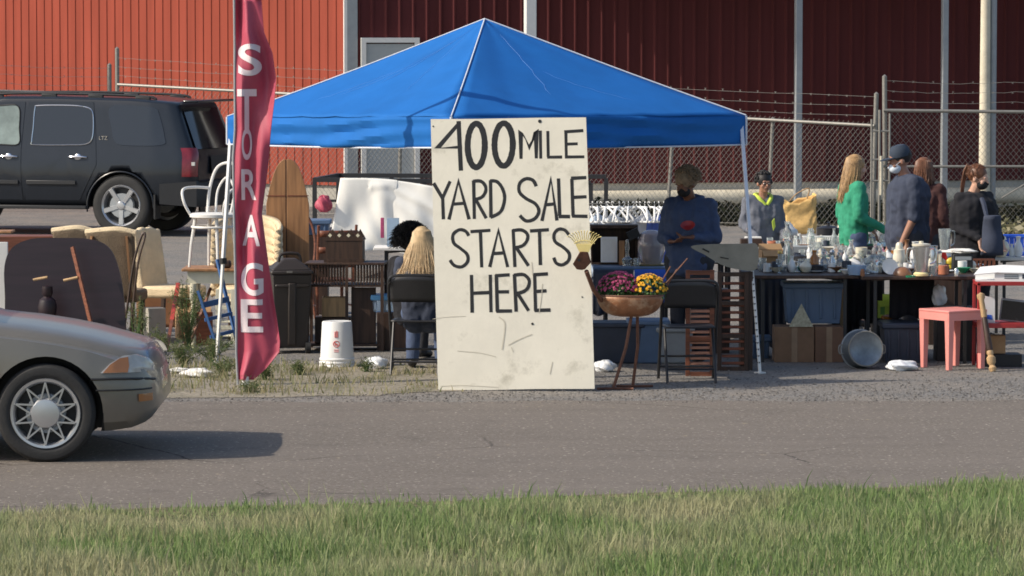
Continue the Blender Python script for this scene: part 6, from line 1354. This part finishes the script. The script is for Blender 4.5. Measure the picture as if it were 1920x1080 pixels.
mb = MB(); mb.tube([(ox(68), -.15, oz(523)), (ox(95), -.15, oz(518))], .012); mb.tube([(ox(125), -.15, oz(524)), (ox(152), -.15, oz(518))], .012); mb.build('bracket', 'lightwood', rt)
mb = MB(); mb.bar((ox(140), -.09, oz(462)), (ox(196), -.30, oz(660)), .018, .04)
q = mb.build('table_leaf_edge', 'redwood', rt)
bx('cream_board', 'board', 'cream painted board cut off by the left edge behind the dark oval table', 2, 690, .14, .03, .96, 'whitepaint', z=0, Y=35.6)
bx('orange_wood_top', 'board', 'orange brown wooden top at the left edge above the cream board', 4, 690, .22, .3, .02, 'midwood', z=1.03, Y=35.9)
def uphol_chair(label, px, Y, rz, w_=.44, h=1.05, m='cream', legm='darkwood', wing=False):
    t = thing('upholstered_chair', label, 'chair', (P(px, 500, Y).x, Y, 0), rz); hw = w_ / 2
    mb = MB(); mb.surf(lambda i, j: (-hw + w_ * i + .0, .20 + .09 * j + .02 * math.sin(math.pi * i), .42 + (h - .42) * j + .025 * math.sin(math.pi * i) * j + .008 * math.sin(i * 20) * j), 16, 10); mb.build('backrest', m, t, solid=.075, bevel=.02)
    mb = MB(); mb.box((0, -.02, .42), (w_, .46, .11)); mb.build('seat', m, t, bevel=.03)
    if wing:
        for s in (-1, 1): mb = MB(); mb.box((s * (hw + .03), .0, .60), (.07, .44, .26)); mb.build('armrest', m, t, bevel=.03)
    for sx in (-1, 1):
        for sy, yy in ((-1, -.2), (1, .2)): mb = MB(); mb.bar((sx * (hw - .04), yy + sy * .03, 0), (sx * (hw - .04), yy, .38), .034); mb.build('leg', legm, t)
    return t
c1_ = uphol_chair('cream upholstered chair with shade painted on its back, left of the far similar one', 145, 37.3, R(178), .36, 1.00, 'creamshaded')
c2 = uphol_chair('cream upholstered chair with painted shade and lit top edge left of the dark metal frame', 222, 36.6, R(172), .44, 1.02, 'creamshaded')
mb = MB(); mb.bar((-.20, .335, .42), (-.16, .345, .98), .03, .02); mb.bar((.20, .335, .42), (.16, .345, .98), .03, .02); mb.build('back_post', 'midwood', c2)
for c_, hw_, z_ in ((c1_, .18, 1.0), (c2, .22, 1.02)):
    mb = MB(); mb.tube(crom([(-hw_ - .01, .29, z_ - .02), (-hw_ * .4, .31, z_ + .012), (hw_ * .3, .31, z_ + .004), (hw_ + .01, .29, z_ - .015)], 6), .034, 8); mb.build('lit_top_edge', 'cream', c_)  # bright cream strip painted for the sunlit top edge of each back
t = thing('bed_rail', 'thin dark curved metal frame leaning beside the shade painted chair', 'frame', (P(262, 600, 36.2).x, 36.2, 0)); mb = MB(); mb.tube(crom([(-.10, 0, 0), (-.06, 0, .35), (-.01, 0, .75), (.05, .02, .98), (.02, .03, .985), (-.05, .02, .75), (-.12, .02, .3), (-.16, 0, 0)], 5), .012, 6); mb.build('tube_frame', 'darkwood', t)
uphol_chair('cream upholstered armchair turned sideways behind the green weeds', 322, 37.2, R(64), .46, .98, 'cream', wing=False)
# orange topped table with cream legs, and a cream shutter below
ct = thing('painted_table', 'table with an orange brown top and cream painted legs behind the flag', 'table', (P(440, 600, 36.0).x, 36.0, 0)); xa, xb = P(345, 500, 36).x - ct.location.x, P(560, 500, 36).x - ct.location.x
mb = MB(); mb.b2(xa, xb, -.28, .28, .69, .715); mb.build('tabletop', 'midwood', ct, bevel=.005)
mb = MB(); mb.b2(xa + .05, xb - .05, -.24, -.22, .58, .69); mb.b2(xa + .05, xa + .07, -.22, .22, .58, .69); mb.build('apron', 'creampaint', ct)
for x in (xa + .10, xb - .10):
    for y in (-.22, .22): mb = MB(); mb.lathe([(0, 0), (.018, 0), (.025, .1), (.016, .13), (.03, .2), (.02, .4), (.032, .44), (.032, .58), (0, .58)], (x, y, 0), 14); mb.build('leg', 'creampaint', ct)
sh_ = shutter('louvre_door', 'cream louvred panel propped under the painted table', 423, 655, .17, .54, 'creampaint', 'creampaint', ns=7)
t = thing('bentwood_chair', 'white bentwood armchair standing on top of the painted table', 'chair', (P(400, 495, 36).x, 36.0, .717), R(-30)); 
mb = MB(); mb.lathe([(0, .44), (.19, .44), (.21, .45), (.21, .475), (.19, .485), (0, .488)], n=32); mb.build('seat', 'whitepaint', t)
mb = MB(); mb.tube([(.19 * math.cos(a * .2618), .19 * math.sin(a * .2618), .36) for a in range(24)], .012, 8, True); mb.build('stretcher_hoop', 'whitepaint', t)
for a in (.785, 2.356, 3.927, 5.498): mb = MB(); mb.tube([(.16 * math.cos(a), .16 * math.sin(a), .45), (.20 * math.cos(a), .20 * math.sin(a), .2), (.22 * math.cos(a), .22 * math.sin(a), 0)], [.017, .015, .012], 8); mb.build('leg', 'whitepaint', t)
mb = MB(); mb.tube(crom([(-.15, .13, .47), (-.17, .20, .70), (-.12, .24, .88), (0, .25, .93), (.12, .24, .88), (.17, .20, .70), (.15, .13, .47)], 6), .014, 8); mb.tube(crom([(-.08, .16, .47), (-.09, .21, .68), (0, .23, .80), (.09, .21, .68), (.08, .16, .47)], 6), .011, 8); mb.build('backrest_hoop', 'whitepaint', t)
for s in (-1, 1): mb = MB(); mb.tube(crom([(s * .165, .20, .70), (s * .25, .05, .71), (s * .26, -.10, .69), (s * .22, -.14, .58), (s * .18, -.10, .47)], 6), .013, 8); mb.build('arm_hoop', 'whitepaint', t)
t = thing('wicker_armchair', 'cream tub armchair with ribbed back partly hidden by the flag', 'chair', (P(462, 495, 36.9).x, 36.9, 0), R(0)); mb = MB()
mb.surf(lambda i, j: ((.30 + .01 * math.sin(j * 60)) * math.sin((i - .5) * 3.6), .02 + .28 * math.cos((i - .5) * 3.6), .40 + (.62 + .12 * math.cos((i - .5) * 3.4)) * j), 30, 40); mb.build('backrest', 'cream', t, solid=.06)
mb = MB(); mb.lathe([(0, .36), (.27, .36), (.28, .40), (.28, .46), (.25, .49), (0, .50)], n=28); mb.build('seat', 'cream', t)
for a in (.785, 2.356, 3.927, 5.498): mb = MB(); mb.cyl((.2 * math.cos(a), .2 * math.sin(a), 0), (.2 * math.cos(a), .2 * math.sin(a), .37), .02); mb.build('leg', 'darkwood', t)
bx('dark_basket', 'basket', 'small dark rounded casket on the painted table between the chair legs', 418, 495, .15, .1, .07, 'darkwood', z=.717, Y=35.8, bevel=.02)
# blue frame
bl = thing('child_ladder', 'blue painted wooden frame with rungs leaning on the painted table', 'ladder', (P(412, 665, 35.0).x, 35.0, 0)); ox = lambda px: P(px, 600, 35.0).x - bl.location.x; oz = lambda py: P(412, py, 35.0).z
zz = lambda py: max(0, oz(py))
mb = MB(); mb.bar((ox(371), .0, oz(545)), (ox(412), -.02, .005), .028, .022); mb.bar((ox(403), .3, oz(490)), (ox(448), .1, .005), .028, .022); mb.bar((ox(440), .02, oz(592)), (ox(452), .0, .005), .030, .022); mb.build('rail', 'bluepaint', bl)
mb = MB()
for (a, b, c_, d_) in ((378, 573, 427, 563), (384, 600, 433, 590), (394, 632, 440, 622)): mb.bar((ox(a), .0, oz(b)), (ox(c_), .16, oz(d_)), .014, .030 if b > 580 else .05)
mb.build('rung', 'bluepaint', bl)
t = thing('garden_tool', 'red and bare wooden handle leaning left of the green weeds', 'tool', G(312, 660)); a = P(334, 532, 36.9) - t.location; mb = MB(); mb.bar((0, 0, .0), a * .55, .028, .02); mb.build('handle', 'redwood', t); mb = MB(); mb.bar(a * .45, a, .036, .022); mb.build('grip', 'redpaint', t)
t = thing('wooden_stick', 'plain brown stick crossing behind the green weeds', 'stick', G(352, 655)); mb = MB(); mb.bar((0, 0, 0), P(395, 540, 36.0) - t.location, .022, .02); mb.build('shaft', 'redwood', t)
bx('rubble_block', 'block', 'grey concrete block behind the weeds below the armchair', 290, 640, .16, .2, .32, 'curb', z=0, Y=36.4, rz=R(20))
# round topped wooden leaves standing up
t = thing('drop_leaf_table', 'pair of round topped wooden table leaves standing on end behind the dark bin', 'table', (P(540, 600, 37.2).x, 37.2, 0)); oz = lambda py: P(540, py, 37.2).z; ox = lambda px: P(px, 560, 37.2).x - t.location.x
for a, b, n_ in ((500, 536.5, -1), (538.5, 580, 1)):
    w_ = ox(b) - ox(a); xs = [(ox(a), .0), (ox(b), .0)]; top = []
    for k in range(13): f = k / 12; x = ox(500) + (ox(580) - ox(500)) * f; top.append((x, oz(298) - (.42 * abs(2 * f - 1) ** 2.6)))
    poly = [(x, z) for x, z in top if ox(a) - .001 <= x <= ox(b) + .001]
    if n_ < 0: poly = poly + [(ox(b), oz(298.5)), (ox(b), 0), (ox(a), 0)]
    else: poly = [(ox(a), oz(298.5))] + poly + [(ox(b), 0), (ox(a), 0)]
    mb = MB(); mb.prism(poly, -.012, .012); mb.build('leaf', 'midwood', t, bevel=.003)
    mb = MB(); mb.b2(ox(a) + .003, ox(b) - .003, -.016, -.0125, oz(368), oz(366)); mb.build('batten', 'redwood', t)
mb = MB(); mb.b2(ox(536.7), ox(538.3), -.008, .008, .0, oz(300)); mb.build('hinge_strip', 'darkwood', t)
# scroll back cafe chair
t = thing('cafe_chair', 'thin brown bent wood chair with scroll back behind the slatted table', 'chair', (P(560, 500, 39.6).x, 39.6, 0), R(12)); mb = MB()
mb.tube(crom([(-.17, .16, .45), (-.20, .21, .75), (-.14, .25, .98), (0, .26, 1.06), (.14, .25, .98), (.20, .21, .75), (.17, .16, .45)], 6), .014, 8); mb.build('back_hoop', 'redwood', t)
for s in (-1, 1): mb = MB(); mb.tube(crom([(s * .05, .17, .46), (s * .08, .22, .75), (s * .11, .245, .90), (0, .255, .97), (-s * .06, .25, .90), (s * .02, .24, .82)], 6), .009, 6); mb.build('scroll', 'redwood', t)
mb = MB(); mb.lathe([(0, .44), (.19, .44), (.2, .455), (.19, .47), (0, .47)], n=24); mb.build('seat', 'darkwood', t)
for a in (.785, 2.356, 3.927, 5.498): mb = MB(); mb.cyl((.15 * math.cos(a), .15 * math.sin(a), .44), (.2 * math.cos(a), .2 * math.sin(a), 0), .016, .012); mb.build('leg', 'redwood', t)
t = tub('dark blue plastic tray behind the crowned wooden box', 588, 40.2, .34, .3, .14, 'bluetub', z=.80, name='blue_tub'); bx('low_stand', 'stand', 'dark stand under the dark blue tray', 588, 600, .3, .3, .795, 'darkwood', z=0, Y=40.2)
# wheeled bin
wb = thing('wheeled_bin', 'black wheeled rubbish bin with lid standing between the flag and the slatted table', 'bin', G(543, 660), R(10)); 
def taper(mb, x0, y0, z0, x1, y1, z1): mb.add([(-x0, -y0, z0), (x0, -y0, z0), (x0, y0, z0), (-x0, y0, z0), (-x1, -y1, z1), (x1, -y1, z1), (x1, y1, z1), (-x1, y1, z1)], [(0, 1, 2, 3), (4, 5, 6, 7), (0, 1, 5, 4), (1, 2, 6, 5), (2, 3, 7, 6), (3, 0, 4, 7)])
mb = MB(); taper(mb, .145, .16, .05, .175, .21, .70); mb.box((0, -.215, .60), (.30, .02, .03)); mb.box((0, -.19, .35), (.07, .04, .55), rx=R(4)); mb.build('body', 'trashblack', wb, bevel=.015)
mb = MB(); taper(mb, .19, .225, .70, .185, .22, .735); taper(mb, .18, .20, .735, .06, .10, .83); mb.build('lid', 'trashblack', wb, bevel=.012)
mb = MB(); mb.tube(crom([(-.10, -.03, .80), (-.07, -.03, .87), (.07, -.03, .87), (.10, -.03, .80)], 4), .013); mb.build('handle', 'trashblack', wb)
mb = MB(); mb.b2(-.05, .0, -.231, -.2262, .715, .732); mb.build('label_plate', 'galv', wb)
for s in (-1, 1): mb = MB(); mb.cyl((s * .12, -.17, .05), (s * .165, -.17, .05), .05, n=20); mb.build('wheel', 'rubber', wb)
# slatted dark table
st = thing('slatted_table', 'dark wooden table with a slatted gallery below its top', 'table', G(650, 655), R(-3)); hw = .335; hd3 = .19; h_ = .785
mb = MB(); mb.b2(-hw - .02, hw + .02, -hd3 - .02, hd3 + .02, h_ - .02, h_); mb.build('tabletop', 'darkwood', st, bevel=.004)
for sx in (-1, 1):
    for sy in (-1, 1): mb = MB(); mb.bar((sx * hw, sy * hd3, 0), (sx * hw, sy * hd3, h_ - .02), .028); mb.build('leg', 'darkwood', st)
mb = MB(); mb.bar((.02, -hd3, 0), (.02, -hd3, h_ - .02), .026); mb.build('leg', 'darkwood', st)
mb = MB()
for y in (-hd3, hd3):
    mb = MB()
    for k in range(24):
        x = -hw + .03 + k * (2 * hw - .06) / 23
        if abs(x - .02) > .02: mb.bar((x, y, h_ - .19), (x, y, h_ - .02), .012)
    mb.build('slats', 'darkwood', st, smooth=0)
mb = MB(); mb.b2(-hw, hw, -hd3, hd3, h_ - .215, h_ - .195); mb.build('shelf', 'darkwood', st)
mb = MB(); mb.b2(-hw, hw, -hd3 + .02, hd3, .04, .058); mb.build('low_shelf', 'darkwood', st)
cb = thing('crowned_box', 'dark square wooden box with zigzag cut crown on the slatted table', 'box', st.location + Vector((-.01, .0, h_ + .002)), R(-3)); w2 = .165; hh = .21
mb = MB(); mb.b2(-w2, w2, -.12, -.105, 0, hh); mb.b2(-w2, w2, .105, .12, 0, hh); mb.b2(-w2, -w2 + .015, -.105, .105, 0, hh); mb.b2(w2 - .015, w2, -.105, .105, 0, hh); mb.b2(-w2 + .015, w2 - .015, -.105, .105, 0, .015); mb.build('body', 'darkwood', cb)
mb = MB(); mb.b2(-w2 - .015, w2 + .015, -.13, -.1205, 0, .03); mb.build('plinth', 'darkwood', cb)
for y in (-.125, .115):
    zg = [(-w2 - .01, hh - .02)]; n = 4
    for k in range(n): x = -w2 + 2 * w2 * k / n; zg += [(x, hh + .005), (x + w2 / n, hh + .075)]
    zg += [(w2, hh + .005), (w2 + .01, hh - .02)]; mb = MB(); mb.prism(zg, y, y + .010); o = mb.build('zigzag_crown', 'darkwood', cb, smooth=0)
mb = MB()
for k in range(4): x = -w2 + w2 / 4 + 2 * w2 * k / 4; mb.prism([(x - .018, hh + .028), (x, hh + .010), (x + .018, hh + .028), (x, hh + .046)], -.1265, -.1255)
mb.build('diamond_cutout', 'creampaint', cb, smooth=0)
opencarton('wooden_crate', 'light wooden crate on its side under the slatted table', st.location + Vector((-.11, -.02, .30)), .21, .2, .17, 'lightwood', flaps=False)
bx('dark_chest', 'chest', 'dark chest under the slatted table below the light crate', 625, 640, .32, .22, .235, 'darkwood', z=.06, Y=st.location.y + .02)
bx('brown_board', 'board', 'dark brown board standing under the right half of the slatted table', 682, 655, .22, .03, .50, 'darkwood', z=.06, Y=st.location.y - .1)
bx('brown_chest', 'chest', 'low brown black chest right of the slatted table behind the folding chair', 735, 655, .26, .3, .34, 'darkwood', z=0, Y=35.6)
tub('clear tub with a blue lid resting on the low brown black chest', 722, 35.6, .22, .24, .14, 'bluglass', 'skyblue', z=.342)
bx('purple_shirt', 'cloth', 'narrow purple cloth hanging at the edge of the white dust sheet', 717, 480, .035, .02, .20, 'petalpurple', z=.80, Y=39.5)
bx('photo_board', 'board', 'pale blue picture board left of the dark curly haired person', 737, 480, .12, .02, .28, 'bluglass', z=.745, Y=38.9)
tbl('folding_table', 'small pale table behind the two seated people', 700, 800, 38.8, 39.3, 0, 0, m='paper', z=.74)
# trailer with white dust sheet
tr = thing('utility_trailer', 'black metal utility trailer with side rails parked behind the furniture', 'trailer', (P(590, 380, 46).x, 46, 0), R(-8)); mb = MB()
L = 3.2
for z in (.62, 1.14): mb.bar((0, 0, z), (L, 0, z - .02), .045, .05); mb.bar((0, 1.5, z), (L, 1.5, z), .05)
mb.bar((0, 0, 1.14), (0, 1.5, 1.14), .05); mb.bar((0, 0, .90), (L, 0, .9), .03); mb.build('side_rail', 'blackmetal', tr)
for k in range(6):
    for y in (0, 1.5): mb = MB(); mb.bar((k * L / 5, y, .5), (k * L / 5, y, 1.12), .045); mb.build('upright', 'blackmetal', tr)
mb = MB(); mb.b2(-.02, L, -.02, 1.52, .46, .54); mb.build('deck', 'blackmetal', tr)
for y in (-.12, 1.62): mb = MB(); mb.cyl((1.7, y - .09, .33), (1.7, y + .09, .33), .33, n=30); mb.build('wheel', 'rubber', tr)
mb = MB(); mb.b2(.02, .16, -.045, -.03, .60, .64); mb.build('tail_lamp', 'lamp_red', tr); mb = MB(); mb.b2(.17, .30, -.045, -.03, .60, .64); mb.build('reflector', 'white', tr); 
tx = tr.location.x
sh0, sh1 = P(630, 400, 45.9).x, P(850, 400, 45.6).x
def sheet(i, j):
    x = sh0 + (sh1 - sh0) * i + .06 * (1 - j) * (i < .5) ; zt = 1.17 + .03 * math.sin(i * 4) - .10 * i; zb = .22 + .12 * math.sin(i * 3 + .5) 
    y = 45.82 - .16 * (x - tx) * .8 - .06 - .020 * math.sin(i * 19 + j * 2) * (.2 + j) - .014 * math.sin(i * 37 - j * 7 + 2.5 * math.sin(j * 4)) * j - .020 * math.exp(-((j - .08 - .55 * max(0, i - .42) - .2 * max(0, .42 - i)) * 17) ** 2) * (i > .25) - .014 * math.exp(-((j - .20 - .75 * max(0, i - .38)) * 14) ** 2) * min(1, max(0, i - .3) * 8) - .012 * math.sin(i * 9 - j * 6 + math.sin(i * 17))
    return (x - .09 * j * (1 - i), y, zt + (zb - zt) * j)
mb = MB(); mb.surf(sheet, 60, 34); q = mb.build('dust_sheet', 'sheetwhite', None, solid=.006); tag(q, 'large white dust sheet draped over the side rail of the trailer', 'sheet')
blob('pink_bundle', 'cloth', 'pink knotted cloth hanging at the left end of the trailer', Vector((P(607, 380, 45.7).x, 45.7, .78)), (.085, .06, .10), 'maroon', 31)
# more of the furniture heap
bx('brown_plank', 'plank', 'wide red brown plank leaning under the painted table', 372, 650, .26, .04, .30, 'redwood', z=0, Y=36.1, rz=.2)
bx('brown_cabinet', 'cabinet', 'dark brown cabinet standing behind the flag under the armchair', 478, 640, .34, .3, .62, 'darkwood', z=0, Y=36.6)
opencarton('cardboard_box', 'open brown cardboard box behind the tall green weed', (P(362, 600, 36.9).x, 36.9, 0), .30, .26, .30, 'cardboard', R(12))
bx('suitcase', 'suitcase', 'old brown suitcase standing behind the cream armchair', 296, 560, .40, .16, .34, 'brownc', z=0, Y=38.4, rz=-.1, bevel=.03)
bx('oak_chest', 'chest', 'brown oak chest behind the dark oval table top at the left', 60, 560, .60, .36, .92, 'redwood', z=0, Y=37.6, rz=.05)
bx('rolled_rug', 'rug', 'rolled grey rug lying behind the cream armchair on the lot', 330, 560, .7, .18, .16, 'greysweat', z=0, Y=39.4, rz=.1, bevel=.07)
def ladderback(label, px, Y, rz):
    t = thing('wooden_chair', label, 'chair', (P(px, 500, Y).x, Y, 0), rz)
    mb = MB(); mb.b2(-.20, .20, -.20, .20, .43, .455); mb.build('seat', 'redwood', t, bevel=.008)
    for s_ in (-1, 1):
        mb = MB(); mb.tube([(s_ * .18, -.18, 0), (s_ * .18, -.18, .43)], [.014, .019]); mb.build('leg', 'redwood', t)
        mb = MB(); mb.tube([(s_ * .18, .18, 0), (s_ * .18, .18, .45), (s_ * .19, .26, .98)], [.014, .018, .014]); mb.build('back_post', 'redwood', t)
        mb = MB(); mb.tube([(s_ * .18, -.18, .2), (s_ * .18, .18, .2)], .010); mb.build('stretcher', 'redwood', t)
    for z in (.60, .74, .90): mb = MB(); mb.surf(lambda i, j: (-.185 + .37 * i, .20 + .10 * (z - .45) / .53 * .9 + .02 * math.sin(math.pi * i), z - .03 + .06 * j), 8, 2); mb.build('back_slat', 'redwood', t, solid=.012)
ladderback('brown ladder back chair standing behind the black wheeled bin', 512, 38.2, R(170))
ladderback('brown ladder back chair behind the slatted table and round topped leaves', 618, 38.6, R(200))
# weeds : individual bushy plants by the ladder
def weed(label, loc, h, r, n, seed):
    t = thing('weed', label, 'weed', loc); g = random.Random(seed); ms = MB(); ml = MB()
    for k in range(9):
        a = g.uniform(0, 6.28); tip = Vector((r * g.uniform(.2, 1) * math.cos(a), r * g.uniform(.2, 1) * math.sin(a), h * g.uniform(.6, 1))); base = Vector((g.uniform(-.02, .02), g.uniform(-.02, .02), 0)); pts = [base, base.lerp(tip, .5) + Vector((0, 0, h * .08)), tip]; ms.tube(pts, [.005, .004, .001], 4)
        for q in range(n // 9):
            f = g.uniform(.15, 1.02); p = base.lerp(tip, f) + Vector((g.gauss(0, .025), g.gauss(0, .025), g.gauss(0, .02) + h * .08 * math.sin(math.pi * f))); p.z = max(.01, p.z); d1 = Vector((g.uniform(-1, 1), g.uniform(-1, 1), g.uniform(-.3, 1.2))).normalized() * g.uniform(.012, .026); d2 = d1.cross(Vector((g.uniform(-1, 1), 1, g.uniform(-1, 1)))).normalized() * .0035
            ml.add([p - d1, p + d2, p + d1, p - d2], [(0, 1, 2, 3)])
    ms.build('stem', 'leaf', t, smooth=0); ml.build('leaves', WM, t, smooth=0)
WM = blade_mat('weedleaf', [(.07, .10, .035), (.13, .16, .07), (.20, .21, .10), (.10, .13, .06)])
weed('tall bushy grey green weed left of the blue ladder', (P(352, 600, 35.6).x, 35.6, 0), .62, .17, 1300, 1)
weed('thin weed growing right of the dark oval table top', (P(256, 600, 35.0).x, 35.0, 0), .52, .10, 500, 2)
weed('low spreading weed at the foot of the blue ladder', (P(395, 660, 34.2).x, 34.2, 0), .22, .28, 900, 3)
weed('low grey green weed beneath the cream armchair', (P(305, 660, 34.6).x, 34.6, 0), .26, .22, 700, 4)
weed('small weed growing around the bottom of the flag', (P(498, 690, 32.4).x, 32.4, 0), .16, .12, 400, 5)
weed('small green weed left of the white plastic bag by the bucket', (P(688, 690, 33.2).x, 33.2, 0), .12, .07, 200, 6)
blob('work_glove', 'glove', 'small red brown rag on the verge at the foot of the flag', G(462, 705), (.03, .03, .015), 'rust', 33)
bpy.context.view_layer.update()

drape('dark_sheet', 'dark sheet added for the darkness under the table behind the slate blue storage tub', 1410, 1475, 35.05, .06, .71, 'navytub')  # dark sheet added to cover the sunlit gap under the tables
drape('dark_sheet', 'black sheet added for the darkness under the front table above the round metal tub', 1560, 1612, 35.05, .06, .70, 'blackcloth')  # another added sheet that keeps the space under the table dark
bx('stacked_crate', 'crate', 'dark wooden crate between the legs of the right hand front table', 1800, 690, .22, .2, .30, 'darkwood', z=0, Y=34.95)
bx('wood_crate', 'crate', 'dark crate behind the legs of the empty folding chair', 1330, 690, .34, .3, .56, 'darkwood', z=0, Y=35.3)
weed('small grey green tuft left of the foot of the flag', (P(420, 700, 32.8).x, 32.8, 0), .15, .13, 380, 7)
weed('tuft of weeds between the flag and the white bucket', (P(560, 700, 32.9).x, 32.9, 0), .11, .12, 300, 8)
weed('low tuft at the road edge in front of the flag', (P(470, 745, 31.3).x, 31.3, 0), .08, .13, 260, 9)
weed('bushy weed between the crumpled sheet and the blue ladder', (P(345, 680, 33.6).x, 33.6, 0), .24, .18, 600, 10)
bpy.context.view_layer.update()
